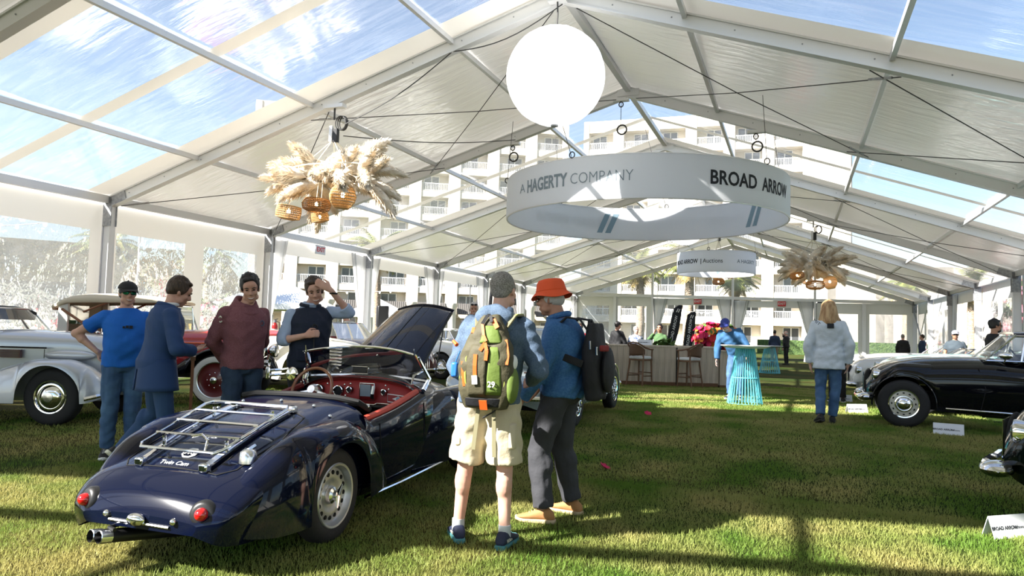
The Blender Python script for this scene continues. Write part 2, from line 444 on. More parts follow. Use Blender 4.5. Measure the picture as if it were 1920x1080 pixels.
# ================================================================== ground
def build_ground():
    xs = sorted(set([-160, -120, -90, -70, -50, -40, -30, 30, 40, 55, 75, 100, 140]+[round(-24+i*.8, 2) for i in range(61)]))
    ys = sorted(set([-60, -40, -25, 60, 70, 85, 100, 125, 160]+[round(-14+i*.8, 2) for i in range(86)]))
    mb = MB(); ny = len(ys)
    vs = [(x, y, gz(x, y)) for x in xs for y in ys]
    fs = [(i*ny+j, (i+1)*ny+j, (i+1)*ny+j+1, i*ny+j+1) for i in range(len(xs)-1) for j in range(ny-1)]
    mb.add(vs, fs)
    m = bpy.data.materials.new('lawn'); m.use_nodes = True; nt = m.node_tree; b = nt.nodes['Principled BSDF']
    b.inputs['Roughness'].default_value = 1.0; b.inputs['Specular IOR Level'].default_value = .1
    N = nt.nodes.new; L = nt.links.new
    tc = N('ShaderNodeTexCoord')
    def noise(sc, det, st=None):
        n = N('ShaderNodeTexNoise'); n.inputs['Scale'].default_value = sc; n.inputs['Detail'].default_value = det
        if st:
            mp = N('ShaderNodeMapping'); mp.inputs['Scale'].default_value = st; L(tc.outputs['Object'], mp.inputs[0]); L(mp.outputs[0], n.inputs['Vector'])
        else: L(tc.outputs['Object'], n.inputs['Vector'])
        return n
    n1 = noise(.55, 5); n2 = noise(38, 6); n3 = noise(5, 4)
    r1 = N('ShaderNodeValToRGB'); r1.color_ramp.elements[0].position = .40; r1.color_ramp.elements[0].color = (.030, .056, .010, 1)
    r1.color_ramp.elements[1].position = .66; r1.color_ramp.elements[1].color = (.088, .078, .024, 1)
    L(n1.outputs[0], r1.inputs[0])
    r2 = N('ShaderNodeValToRGB'); r2.color_ramp.elements[0].position = .32; r2.color_ramp.elements[0].color = (.40, .40, .36, 1)
    r2.color_ramp.elements[1].position = .68; r2.color_ramp.elements[1].color = (1.25, 1.22, 1.05, 1)
    L(n2.outputs[0], r2.inputs[0])
    mx = N('ShaderNodeMix'); mx.data_type = 'RGBA'; mx.blend_type = 'MULTIPLY'; mx.inputs[0].default_value = 1
    L(r1.outputs[0], mx.inputs[6]); L(r2.outputs[0], mx.inputs[7]); L(mx.outputs[2], b.inputs['Base Color'])
    ad = N('ShaderNodeMath'); ad.operation = 'ADD'; L(n2.outputs[0], ad.inputs[0]); L(n3.outputs[0], ad.inputs[1])
    bp = N('ShaderNodeBump'); bp.inputs['Strength'].default_value = .9; bp.inputs['Distance'].default_value = .03
    L(ad.outputs[0], bp.inputs['Height']); L(bp.outputs[0], b.inputs['Normal'])
    M['lawn'] = m
    o = part('floor', mb, 'lawn', smooth=180); tag(o, 'mown green lawn with dry patches under the tent', kind='structure')
    # grass blades on the near lawn
    rng = np.random.default_rng(5)
    zones = [((-6.5, 2.6), (2.6, 6.6), 230000), ((-6.5, 4.3), (6.4, 13.5), 260000), ((-11, -6.5), (4.0, 13.5), 70000), ((-4.5, 3.0), (13.5, 22.0), 90000)]
    V = []; cols = []
    for (x0, x1), (y0, y1), n in zones:
        x = rng.uniform(x0, x1, n); y = rng.uniform(y0, y1, n)
        h = rng.uniform(.016, .042, n); w = rng.uniform(.0020, .0042, n)*(1+(y > 6)*.5+(y > 13)*1.2)
        a = rng.uniform(0, 2*PI, n); ln = rng.uniform(.0, .026, n); b_ = rng.uniform(0, 2*PI, n)
        z = .2*np.exp(-(x/7.)**2-((y-12.5)/5.5)**2)-.003
        ax, ay = np.cos(a)*w, np.sin(a)*w
        p0 = np.stack([x-ax, y-ay, z], -1); p1 = np.stack([x+ax, y+ay, z], -1)
        p2 = np.stack([x+np.cos(b_)*ln, y+np.sin(b_)*ln, z+h], -1)
        V.append(np.stack([p0, p1, p2], 1).reshape(-1, 3))
    V = np.concatenate(V).astype(np.float32); n = len(V)//3
    me = bpy.data.meshes.new('grass'); me.vertices.add(len(V)); me.vertices.foreach_set('co', V.ravel())
    me.loops.add(len(V)); me.loops.foreach_set('vertex_index', np.arange(len(V), dtype=np.int32))
    me.polygons.add(n); me.polygons.foreach_set('loop_start', np.arange(0, len(V), 3, dtype=np.int32))
    me.update()
    mg = mat('grass_blade', (.150, .265, .036), .6, noise=(1.1, (.48, .43, .155), .36, .66), spec=.35)
    # blades let light through
    nt = mg.node_tree; b = nt.nodes['Principled BSDF']
    tr = nt.nodes.new('ShaderNodeBsdfTranslucent'); ms = nt.nodes.new('ShaderNodeMixShader'); ms.inputs[0].default_value = .42
    src = b.inputs['Base Color'].links[0].from_socket; nt.links.new(src, tr.inputs[0])
    out = [k for k in nt.nodes if k.type == 'OUTPUT_MATERIAL'][0]
    nt.links.new(b.outputs[0], ms.inputs[1]); nt.links.new(tr.outputs[0], ms.inputs[2]); nt.links.new(ms.outputs[0], out.inputs[0])
    me.materials.append(mg)
    tag(obj('grass', me), 'short grass blades covering the near lawn', 'grass', kind='stuff')
build_ground()
# ================================================================== tent
BAY = 5.0594; XL, XR, XM = -13.66, 6.34, -3.60
ZL, ZR, ZM = 4.05, 3.67, 7.12
def TY(k): return 11.135+(k-1)*BAY
def rp(side, t, y, dz=0):
    if side < 0: return Vector((XL+(XM-XL)*t, y, ZL+(ZM-ZL)*t+dz))
    return Vector((XR+(XM-XR)*t, y, ZR+(ZM-ZR)*t+dz))
K0, K1 = -3, 8
PUR = (.24, .513, .80)
def clear_bay(k): return (k % 2) == 0          # bay between frame k and k+1
def build_tent():
    ce = structure('ceiling', 'pitched tent roof of white and clear bays on aluminium frames')
    # rafters with ridge plates
    raf = {}
    for s in (-1, 1):
        a = rp(s, 0, 0, -.15); b = rp(s, 1, 0, -.15)
        mb = MB().beam(a, b, .11, .20)
        mb.beam(rp(s, 0, 0, -.045), rp(s, 1, 0, -.045), .16, .03); mb.beam(rp(s, 0, 0, -.262), rp(s, 1, 0, -.262), .15, .022)
        raf[s] = mesh_of(mb, 'aluminium_light', 'rafter', 30)
        # bolts on the web
        mb = MB()
        for i in range(10):
            t = .06+.095*i
            for dy in (-.06, .06): mb.sphere(rp(s, t, dy, -.15), .012, 6, 4)
        raf['b', s] = mesh_of(mb, 'steel_plate', 'bolt')
    plate = {}
    for s in (-1, 1):
        mb = MB(); p0 = rp(s, 0, 0); p1 = rp(s, .045, 0)
        for dy in (-.068, .068):
            mb.beam(rp(s, -.004, dy, -.15), rp(s, .05, dy, -.15), .018, .235)
            mb.beam((p0.x+.02*-s, dy, p0.z-.05), (p0.x+.02*-s, dy, p0.z-.66), .018, .235, up=(1, 0, 0))
        plate[s] = mesh_of(mb, 'steel_plate', 'knee_plate', 30)
    hook = mesh_of(MB().box((0, 0, -.31), (.34, .13, .06)), 'aluminium_light', 'hanger', 30)
    for k in range(K0, K1+1):
        y = TY(k)
        for s in (-1, 1):
            o = share('rafter', raf[s], ce, (0, y, 0)); share('bolt', raf['b', s], o)
            share('knee_plate', plate[s], ce, (0, y, 0))
        rb = MB().box((XM, y, ZM-.17), (.5, .15, .16)); part('ridge_plate', rb, 'aluminium_light', ce, smooth=30)
    # ridge beam, purlins, roof cloth per bay
    for k in range(K0, K1):
        y0, y1 = TY(k), TY(k+1)
        mb = MB().beam((XM, y0+.06, ZM-.1), (XM, y1-.06, ZM-.1), .12, .12); part('ridge_beam', mb, 'aluminium_light', ce, smooth=30)
        for s in (-1, 1):
            for t in PUR:
                mb = MB().beam(rp(s, t, y0+.05, -.08), rp(s, t, y1-.05, -.08), .07, .09); part('purlin', mb, 'aluminium_light', ce, smooth=30)
            def sheet(name, ya, yb, mt, sag, nu=10, nv=6, seed=0, t0=0.0, t1=1.0):
                def fn(u, v):
                    t = t0+(t1-t0)*u; y = ya+(yb-ya)*v
                    z = -sag*math.sin(PI*v)*(.6+.4*math.sin(PI*min(1, max(0, u))))
                    z += .012*math.sin(9*u+seed)*math.sin(PI*v)+.01*math.sin(23*u+7*v+seed)*math.sin(PI*v)
                    return rp(s, t, y, z)
                return part(name, MB().grid(fn, nu, nv), mt, ce, smooth=180)
            if clear_bay(k):
                for (ta, tb) in ((0, PUR[0]), (PUR[0], PUR[1]), (PUR[1], PUR[2]), (PUR[2], 1)):
                    for (ya, yb) in ((y0+.58, (y0+y1)/2-.13), ((y0+y1)/2+.13, y1-(1.35 if k == -2 else .58))):
                        sheet('clear_roof_pane', ya, yb, 'clear_roof', .01, 6, 4, k, ta, tb)
                for ya, yb in ((y0, y0+.58), (y1-(1.35 if k == -2 else .58), y1), ((y0+y1)/2-.13, (y0+y1)/2+.13)): sheet('roof_band', ya, yb, 'band_fabric', .004, 8, 2, k)  # unseen band before the near white bay widened to lengthen its lawn shadow
            else:
                for (ta, tb) in ((0, PUR[0]), (PUR[0], PUR[1]), (PUR[1], PUR[2]), (PUR[2], 1)):
                    sheet('roof_panel', y0, y1, 'tent_fabric', .05, 8, 8, k*1.7+s+ta*9, ta, tb)
    # wind bracing in the white bays
    for k in (1, 3, 5):
        for s in (-1, 1):
            y0, y1 = TY(k)+.1, TY(k+1)-.1
            for a, b in (((0.02, y0), (.54, y1)), ((.02, y1), (.54, y0)), ((.50, y0), (.98, y1)), ((.50, y1), (.98, y0))):
                p, q = rp(s, a[0], a[1], -.27), rp(s, b[0], b[1], -.27)
                mb = MB().tube([p, (p+q)/2+Vector((0, 0, -.05)), q], .009, 5); part('bracing_cable', mb, 'cable', ce)
                d = (q-p).normalized(); mb = MB().tube([p+d*.15, p+d*.55], .022, 6); part('turnbuckle', mb, 'steel_plate', ce)
    # ---------------------------------------------------------------- side walls
    curt = curtain_mesh()
    post = {}
    for s in (-1, 1):
        x = XL if s < 0 else XR; z = (ZL if s < 0 else ZR)-.05
        mb = MB().box((0, 0, z/2), (.20, .10, z)); mb.box((.10, 0, z/2), (.02, .15, z)); mb.box((-.10, 0, z/2), (.02, .15, z))
        mb.box((0, 0, .02), (.42, .42, .04))
        post[s] = mesh_of(mb, 'aluminium_light', 'post', 30)
    def wall_sheet(par, p, q, z0, z1, mt, name, nu=8, nv=8, amp=.03, seed=0):
        p = Vector(p); q = Vector(q); n = (q-p).normalized().cross(Vector((0, 0, 1)))
        def fn(u, v):
            w = math.sin(PI*u)*math.sin(PI*v)
            return p.lerp(q, u)+Vector((0, 0, z0+(z1-z0)*v))+n*(amp*w*math.sin(5*u+seed)+.5*amp*w*math.sin(11*v+6*u+seed*2))
        return part(name, MB().grid(fn, nu, nv), mt, par, smooth=180)
    def clear_wall(par, p, q, z1, mid=True, seed=0, z0=.05):
        p = Vector(p); q = Vector(q); d = q-p
        cuts = [0, .5, 1] if mid else [0, 1]
        bw = .30/d.length
        for a, b in zip(cuts[:-1], cuts[1:]):
            A, B = p+d*(a+bw), p+d*(b-bw)
            wall_sheet(par, A, B, z0+.5, z1-.62, 'clear_wall', 'clear_wall_pane', seed=seed+a*3)
            wall_sheet(par, p+d*a, p+d*(a+bw), z0, z1, 'band_fabric', 'wall_border', 2, 4, 0)
            wall_sheet(par, p+d*(b-bw), p+d*b, z0, z1, 'band_fabric', 'wall_border', 2, 4, 0)
            wall_sheet(par, A, B, z1-.62, z1, 'band_fabric', 'wall_border', 4, 2, 0)
            wall_sheet(par, A, B, z0, z0+.5, 'band_fabric', 'wall_border', 4, 2, 0)
    for s, nm in ((-1, 'wall_left'), (1, 'wall_right')):
        x = XL if s < 0 else XR; z = ZL if s < 0 else ZR
        w = structure(nm, 'open tent side with posts, clear vinyl walls and tied curtains')
        for k in range(K0, K1+1): share('post', post[s], w, (x, TY(k), 0))
        for k in range(K0, K1):
            y0, y1 = TY(k), TY(k+1)
            part('eave_beam', MB().beam((x, y0+.07, z-.09), (x, y1-.07, z-.09), .10, .16), 'aluminium_light', w, smooth=30)
            xo = x+s*.14
            opened = (s < 0 and k >= 2) or (s > 0 and k == 5)
            if opened:
                wall_sheet(w, (xo, y0, 0), (xo, y1, 0), z-.62, z-.14, 'band_fabric', 'valance', 6, 2, .01)
                for yy, sg in ((y0+.22, 1), (y1-.22, -1)):
                    share('tied_curtain', curt, w, (xo-s*.05, yy, 0), (0, 0, 0), (1, sg, (z-.2)/4.0))
            else:
                clear_wall(w, (xo, y0+.02, 0), (xo, y1-.02, 0), z-.14, mid=not (k == 0), seed=k*2+s)
        if s > 0:
            y0, y1 = TY(7), TY(8)
            part('wall_brace', MB().tube([(x-.1, y0+.1, .1), (x-.1, y1-.1, z-.4)], .035, 8), 'steel_plate', w)
            part('wall_brace', MB().tube([(x-.1, y1-.1, .1), (x-.1, y0+.1, z-.4)], .025, 8), 'aluminium', w)
        else:
            y0, y1 = TY(7), TY(8)
            part('wall_brace', MB().tube([(x+.1, y0+.1, .1), (x+.1, y1-.1, z-.4)], .035, 8), 'aluminium_light', w)
    # ---------------------------------------------------------------- far gable
    w = structure('wall_back', 'far gable of the tent with posts, crossbeam, clear panes and curtains')
    y = TY(8)
    def zc(x): return ZL+(ZR-ZL)*(x-XL)/(XR-XL)
    def zroof(x): return (ZL+(ZM-ZL)*(x-XL)/(XM-XL)) if x < XM else (ZR+(ZM-ZR)*(XR-x)/(XR-XM))
    for x in (-8.55, -3.60, 1.1):
        z = zroof(x)-.3; part('gable_post', MB().box((x, y, z/2), (.13, .2, z)), 'aluminium_light', w, smooth=30)
    for x in (3.73, -11.0):
        z = zc(x)-.2; part('gable_post', MB().box((x, y, z/2), (.2, .13, z)), 'aluminium_light', w, smooth=30)
    part('crossbeam', MB().beam((XL, y, zc(XL)-.1), (XR, y, zc(XR)-.1), .14, .18), 'aluminium_light', w, smooth=30)
    xs = [XL, -8.55, -3.60, 1.1, XR]
    for i, (a, b) in enumerate(zip(xs[:-1], xs[1:])):
        def fn(u, v, a=a, b=b):
            x = a+.08+(b-a-.16)*u; z0 = zc(x)+.02; z1 = max(z0+.02, zroof(x)-.28)
            return (x, y+.05, z0+(z1-z0)*v)
        part('gable_pane', MB().grid(fn, 6, 3), 'clear_roof', w, smooth=180)
        zt = min(zc(a), zc(b))-.15
        if i in (1, 2):
            wall_sheet(w, (a, y+.1, 0), (b, y+.1, 0), zt-.42, zt, 'band_fabric', 'valance', 6, 2, .01)
            for xx, sg in ((a+.28, 1), (b-.28, -1)):
                share('tied_curtain', curt, w, (xx, y+.02, 0), (0, 0, -PI/2), (1, sg, zt/4.0))
        else:
            clear_wall(w, (a+.1, y+.1, 0), (b-.1, y+.1, 0), zt, mid=True, seed=i)
def curtain_mesh():
    rings = []; n = 26
    for i in range(15):
        v = i/14; z = 4.0*v
        if v > .42: wd = .10+.30*((v-.42)/.58)**.8; cx = .0+.22*((v-.42)/.58)
        else: wd = .10+.14*((.42-v)/.42); cx = .05*((.42-v)/.42)
        ring = []
        for j in range(n):
            a = 2*PI*j/n; f = 1+.22*math.sin(7*a+2*v)
            ring.append((.06*f*math.sin(a)+.012*math.sin(5*a), cx+wd*f*math.cos(a), z))
        rings.append(ring)
    return mesh_of(MB().loft(rings, False), 'curtain', 'tied_curtain', 180)
build_tent()
# ================================================================== hotel and palms outside
def facade(name, label, origin, ang, nb, nf, bw, fh, skipwin=(), blank=(), awn=False, deep=1.4, wallmat='stucco', base=0.0, mirror=False):
    """facade along local +x, facing local -y"""
    t = thing(name, label, 'building', origin, ang)
    W = nb*bw; Hh = nf*fh+1.2
    mb = MB(); ow = bw*.70; oh = fh*.74
    mb.box((W/2, deep+4, Hh/2), (W+.6, 8, Hh))        # body behind the recesses
    for f in range(nf+1):
        z0 = f*fh-(fh-oh)*.5 if f else 0
        z1 = f*fh+(fh-oh)*.5 if f < nf else Hh
        if f == 0: z0, z1 = 0, .25
        mb.box((W/2, deep/2, (z0+z1)/2), (W, deep, z1-z0))
    for i in range(nb+1):
        x0 = 0 if i == 0 else i*bw-(bw-ow)/2
        x1 = W if i == nb else i*bw+(bw-ow)/2
        mb.box(((x0+x1)/2, deep/2-.06, Hh/2), (x1-x0, deep+.02, Hh))
    part('wall', mb, wallmat, t, smooth=20)
    for i in blank:
        part('wall', MB().box(((i+.5)*bw, deep/2-.07, Hh/2), (bw, deep, Hh)), wallmat, t, smooth=20)
    win = mesh_of(MB().box((0, 0, 0), (ow*.58, .1, oh*.92)), 'window_frame', 'window', 20)
    pan = MB()
    for sx in (-1, 1): pan.box((sx*ow*.14, -.06, 0), (ow*.24, .03, oh*.82))
    pan = mesh_of(pan, 'window_dark', 'pane', 20)
    ra = MB(); ra.box((0, 0, .98), (ow, .07, .09)); ra.box((0, 0, .10), (ow, .06, .07))
    for j in range(17): ra.box((-ow/2+ow*(j+.5)/17, 0, .54), (.055, .045, .9))
    ra = mesh_of(ra, 'window_frame', 'railing', 20)
    for f in range(nf):
        for i in range(nb):
            if i in blank: continue
            zc = f*fh+fh/2
            o = share('window', win, t, ((i+.5)*bw+(ow*.14 if (i+f) % 2 else -ow*.12), deep-.06, zc-.05)); share('pane', pan, o)
            if f > 0: share('railing', ra, t, ((i+.5)*bw, .1, f*fh+(fh-oh)*.5))
    if awn:
        for i in range(nb):
            a = MB(); z = base
            for j in range(14):
                xa = i*bw+.7+(bw-1.4)*j/14
                a.add([(xa, -.1, z+4.6), (xa+(bw-1.4)/20, -.1, z+4.6), (xa+(bw-1.4)/20, -2.4, z+3.2), (xa, -2.4, z+3.2)], [(0, 1, 2, 3)])
            a.add([(i*bw+.7, -.06, z+4.56), (i*bw+bw-.7, -.06, z+4.56), (i*bw+bw-.7, -2.36, z+3.16), (i*bw+.7, -2.36, z+3.16)], [(0, 1, 2, 3)])
            part('awning', a, 'awning', t, smooth=0, solid=.03)
        for i in range(nb+1): part('column', MB().lathe([(.55, 0), (.5, .3), (.5, 3.9), (.7, 4.2), (.7, 4.5)], 12, (i*bw, -2.2, 0)), 'stucco', t)
    return t
facade('hotel_building', 'tall cream hotel block with balconies and brown striped awnings beyond the curtained tent side', (-62.5, 70.5, 0), R(31), 8, 9, 5.0, 3.1, awn=True)
facade('hotel_building', 'cream hotel wing with white railed balconies behind the far gable', (-27.8, 97, 0), R(3), 7, 9, 4.9, 3.3, blank=(6,))
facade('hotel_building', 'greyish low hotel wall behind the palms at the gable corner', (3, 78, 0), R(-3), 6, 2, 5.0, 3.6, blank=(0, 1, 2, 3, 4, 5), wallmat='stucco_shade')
part_wall = part('garden_hedge', MB().box((0, 0, .6), (26, 1.4, 1.2)).xf(Matrix.Translation((10, 66, 0))), 'hedge', smooth=0)
tag(part_wall, 'clipped green hedge along the foot of the greyish hotel wall', 'hedge')
def house(loc, rz, w, d, h, rh, label):
    t = thing('house', label, 'house', loc, rz)
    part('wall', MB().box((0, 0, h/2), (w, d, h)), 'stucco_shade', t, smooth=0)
    rf = MB().prism([(-w/2-.6, h), (w/2+.6, h), (w/2-2, h+rh), (-w/2+2, h+rh)], d+1.2); part('roof', rf, 'palm_dry', t, smooth=0)
    for i in range(5):
        o = part('window', MB().box((-w/2+w*(i+.5)/5, -d/2, h*.5), (1.5, .1, 1.4)), 'window_frame', t, smooth=0)
        part('pane', MB().box((-w/2+w*(i+.5)/5, -d/2-.06, h*.5), (1.3, .04, 1.2)), 'window_dark', o, smooth=0)
house((-58, 44, 0), R(52), 26, 10, 4.2, 3.2, 'low tan roofed house seen hazily through the clear tent wall')
house((-70, 12, 0), R(66), 22, 10, 4.0, 3.0, 'long low house with hipped roof at the frame edge beyond the vinyl wall')
# ---------------------------------------------------------------- palms
def frond_geo(mb, base, az, el, ln, droop, wl, n=9):
    d0 = Vector((math.cos(az)*math.cos(el), math.sin(az)*math.cos(el), math.sin(el)))
    p = Vector(base); pts = [p.copy()]; d = d0.copy()
    for i in range(n):
        d = (d+Vector((0, 0, -droop/n))).normalized(); p = p+d*(ln/n); pts.append(p.copy())
    side = Vector((-math.sin(az), math.cos(az), 0))
    vs = []; fs = []
    for i in range(1, n+1):
        t = i/n; d = (pts[i]-pts[i-1]).normalized(); L_ = wl*(.35+.65*math.sin(PI*(.15+.8*t)))
        for k in (0, .5):
            q = pts[i-1].lerp(pts[i], k)
            for sg in (-1, 1):
                o = len(vs); tip = q+side*sg*L_*.8+d*L_*.55+Vector((0, 0, -L_*.35)); w = d*.045*ln/2
                vs += [q-w, q+w, tip]; fs.append((o, o+1, o+2))
        o = len(vs); vs += [pts[i-1]+side*.02, pts[i-1]-side*.02, pts[i]]; fs.append((o, o+1, o+2))
    mb.add(vs, fs)
def palm_meshes(seed, trunk_h, fan=False):
    rd = random.Random(seed)
    tr = MB(); pts = []; rs = []
    for i in range(9):
        v = i/8; pts.append((.25*math.sin(v*1.6+seed)*v, .2*v*math.cos(seed), trunk_h*v)); rs.append(.24-.05*v+.03*(i % 2))
    tr.tube(pts, rs, 10)
    top = Vector(pts[-1])
    for i in range(20):
        a = 2*PI*i*.381; z = trunk_h-.1-.05*i; tr.tube([(top.x+.16*math.cos(a), top.y+.16*math.sin(a), z), (top.x+.34*math.cos(a), top.y+.34*math.sin(a), z+.25)], [.06, .015], 5)
    cr = MB()
    for i in range(44):
        el = rd.uniform(-.35, 1.3); frond_geo(cr, top, rd.uniform(0, 2*PI), el, rd.uniform(1.7, 2.3)*(0.8 if fan else 1), 1.5 if el > .3 else .8, .62 if fan else .55)
    dr = MB()
    for i in range(16): frond_geo(dr, top+Vector((0, 0, -.1)), rd.uniform(0, 2*PI), rd.uniform(-1.1, -.5), rd.uniform(1.1, 1.6), .5, .42)
    return (mesh_of(tr, 'palm_trunk', 'trunk'), mesh_of(cr, 'palm_leaf', 'crown', 0), mesh_of(dr, 'palm_dry', 'dry_skirt', 0))
PALMS = [palm_meshes(3, 6.0), palm_meshes(8, 4.6, True)]
def palm(x, y, sc, kind, label, rz):
    t = thing('palm_tree', label, 'palm tree', (x, y, 0), rz, 'palms outside the tent'); t.scale = sc if isinstance(sc, tuple) else (sc, sc, sc)
    for nm, me in zip(('trunk', 'crown', 'dry_skirt'), PALMS[kind]): share(nm, me, t)
for i, a in enumerate([(-26.8, 14.6, .92, 0, 'tall palm at the frame edge behind the hazy vinyl wall', 0),
          (-25.0, 20.5, .72, 0, 'palm behind the vinyl wall above the blazer man', 2),
          (-25.0, 25.5, .74, 0, 'palm seen through vinyl between the blazer man and the hoodie man', 4),
          (-24.0, 38.5, 1.0, 0, 'palm with a bare brown trunk beside the dark feather flag and hotel awnings', 1),
          (-12.5, 62, 1.55, 1, 'fan palm with pale crown above the stools, first behind the gable', 0),
          (-8.0, 60, 1.65, 1, 'fan palm behind the gable under the small ring banner', 2.2),
          (-4.6, 64, 1.35, 1, 'small fan palm behind the gable post over the leaning man', 4),
          (7.6, 60, 1.2, 1, 'sunlit fan palm with thick trunk beside the blond woman', 1.3),
          (12.0, 61, 1.25, 1, 'slim fan palm nearest the corner of the gable', 3.3),
          (9.0, 36.0, .72, 1, 'fan palm seen through the open bay of the side by the black cars', 2.7),
          (10.2, 33.5, .8, 0, 'feathery palm beside the pink bougainvillea outside the open bay', .7)]):
    palm(*a)
# ================================================================== things hanging from the roof
def balloon(c, r, label, ztop):
    t = thing('balloon', label, 'balloon', c)
    part('envelope', MB().sphere((0, 0, 0), r, 40, 24), 'balloon', t, smooth=180)
    sm = MB()
    for k in range(4):
        a = PI*k/4; pts = [((r+.003)*math.cos(a)*math.cos(u), (r+.003)*math.sin(a)*math.cos(u), (r+.003)*math.sin(u)) for u in np.linspace(0, 2*PI, 48, False)]
        sm.tube(pts, .004, 4, closed=True)
    part('seam', sm, 'ring_cloth', t)
    part('collar', MB().lathe([(.02, r+.05), (.07, r+.03), (.08, r-.02), (.0, r-.03)], 12), 'aluminium_light', t)
    part('nozzle', MB().lathe([(.06, -r+.01), (.06, -r-.02), (.0, -r-.02)], 12), 'steel_plate', t)
    part('chain', MB().tube([(0, 0, r+.04), (.01, 0, (ztop-c[2]+r)/2), (0, 0, ztop-c[2])], .014, 6), 'cable', t)
    part('clamp', MB().box((0, 0, ztop-c[2]), (.30, .14, .07)), 'aluminium_light', t)
balloon((-3.64, 10.95, 5.55), .80, 'big white inflated balloon with added glow hanging nearest under the ridge', 6.83)
balloon((-4.35, 30.9, 6.05), .86, 'white inflated balloon with added glow glimpsed behind the large ring banner', 6.85)
def ring_banner(c, r, zb, h, label, texts, marks, hooks):
    t = thing('ring_banner', label, 'banner', (c[0], c[1], zb))
    n = 96
    mb = MB().lathe([(r, 0), (r, h*.5), (r, h), (r-.03, h), (r-.03, h*.5), (r-.03, 0), (r, 0)], n); part('cloth_band', mb, 'ring_cloth', t, smooth=60)
    for z in (.0, h): part('hoop', MB().tube([((r-.015)*math.cos(a), (r-.015)*math.sin(a), z) for a in np.linspace(0, 2*PI, 72, False)], .018, 6, closed=True), 'aluminium_light', t)
    for body, size, off, ang, mt, wd in texts:
        tm = text_mesh(body, size, off); xs = [v.co.x for v in tm.vertices]; k = R(wd)*r/(max(xs)-min(xs)); bpy.data.meshes.remove(tm)
        def fn(co, ang=ang, k=k):
            a = R(ang)+co.x*k/r
            return Vector(((r+.006+co.z)*math.cos(a), (r+.006+co.z)*math.sin(a), h*.50+co.y))
        text_part('lettering', body, size, mt, t, None, off=off, fn=fn, cuts=2)
    for ang, mt in marks:
        mk = MB()
        for k in (-1, 1):
            def fn(u, v, k=k):
                a = R(ang)-(k*.115+(u-.5)*.15+(v-.5)*.22)/r; return ((r-.036)*math.cos(a), (r-.036)*math.sin(a), h*.2+h*.62*v)
            mk.grid(fn, 4, 4)
        part('double_bar_mark', mk, mt, t, smooth=180)
    for a, dz, dx in hooks:
        p = Vector((r*math.cos(R(a)), r*math.sin(R(a)), h)); q = p+Vector((dx, 0, dz))
        part('suspension_wire', MB().tube([p, q], .006, 5), 'cable', t)
        part('shackle', MB().tube([(p.x+.05*math.cos(u), p.y, p.z+.06+.06*math.sin(u)) for u in np.linspace(0, 2*PI, 10, False)], .012, 5, closed=True), 'cable', t)
ring_banner((-3.15, 15.9), 3.05, 3.88, .82, 'large white ring banner with dark and grey lettering under the roof',
            [('A', .27, -.004, 228.5, 'print_grey', 4), ('HAGERTY', .35, .009, 242.5, 'print_grey', 21), ('COMPANY', .30, -.004, 266.0, 'print_grey', 23),
             ('BROAD', .36, .008, 314, 'print_dark', 20), ('ARROW', .36, .008, 337, 'print_dark', 20), ('A HAGERTY COMPANY', .29, 0, 74, 'print_grey', 50), ('BROAD ARROW', .34, .009, 140, 'print_dark', 44)],
            [(119, 'print_slate'), (42, 'print_slate')], [(200, 1.4, .1), (255, 1.9, -.6), (330, 1.5, -.1), (20, 1.4, -.2), (90, 2.2, -.6), (145, 2.0, -.2)])
ring_banner((-2.92, 29.45), 1.5, 3.83, .8, 'small white ring banner with dark lettering hanging far down the tent',
            [('BROAD ARROW', .23, .005, 223, 'print_dark', 52), ('|', .23, 0, 254, 'print_dark', 1), ('Auctions', .23, 0, 271, 'print_dark', 28), ('A HAGERTY', .19, .002, 325, 'print_grey', 38)],
            [(85, 'print_slate')], [(180, 2.3, .3), (265, 2.6, -.2), (0, 2.2, -.3), (90, 2.5, 0)])
# ---------------------------------------------------------------- pampas chandeliers
def plume_mesh(seed, ln):
    rd = np.random.default_rng(seed); bend = rd.uniform(.12, .35); mb = MB()
    def ax(t): return np.array([ln*t, 0, .10*ln*t-bend*ln*t*t])
    rad = lambda t: .014+.115*math.sin(PI*min(1, max(0, (t-.18)/.86)))**.75 if t > .18 else .008
    ts = np.linspace(0, 1, 12); mb.tube([ax(t) for t in ts], [max(.004, rad(t)*.7) for t in ts], 8)
    vs = []; fs = []
    for i in range(620):
        t = .2+.8*rd.random(); p = ax(t); a = rd.uniform(0, 2*PI); r = rad(t)*rd.uniform(.5, 1.0)
        o = np.array([0, math.cos(a), math.sin(a)]); l = rd.uniform(.07, .15); w = rd.uniform(.010, .020)
        b = p+o*r*.4; tip = b+o*r*.9+np.array([l, 0, -.35*l]); sd = np.cross(o, [1, 0, 0])*w
        k = len(vs); vs += [b-sd, b+sd, tip]; fs.append((k, k+1, k+2))
    mb.add(vs, fs)
    return mesh_of(mb, 'pampas', 'pampas_plume', 180)
PLUMES = [plume_mesh(i, l) for i, l in enumerate((.82, .92, .74, .66))]
def lantern_mesh(prof, mt, nr=20, nz=13):
    mb = MB(); zs = [p[1] for p in prof]
    def rz(t):
        k = t*(len(prof)-1); i = min(int(k), len(prof)-2); f = k-i
        return prof[i][0]*(1-f)+prof[i+1][0]*f, prof[i][1]*(1-f)+prof[i+1][1]*f
    for i in range(nz):
        r, z = rz(i/(nz-1)); mb.tube([(r*math.cos(a), r*math.sin(a), z) for a in np.linspace(0, 2*PI, nr, False)], .009, 4, closed=True)
    for j in range(nr*2):
        a = PI*j/nr; pts = []
        for i in range(8):
            r, z = rz(i/7); pts.append((r*math.cos(a+.25*i/7), r*math.sin(a+.25*i/7), z))
        mb.tube(pts, .0055, 4)
    return mesh_of(mb, mt, 'lantern')
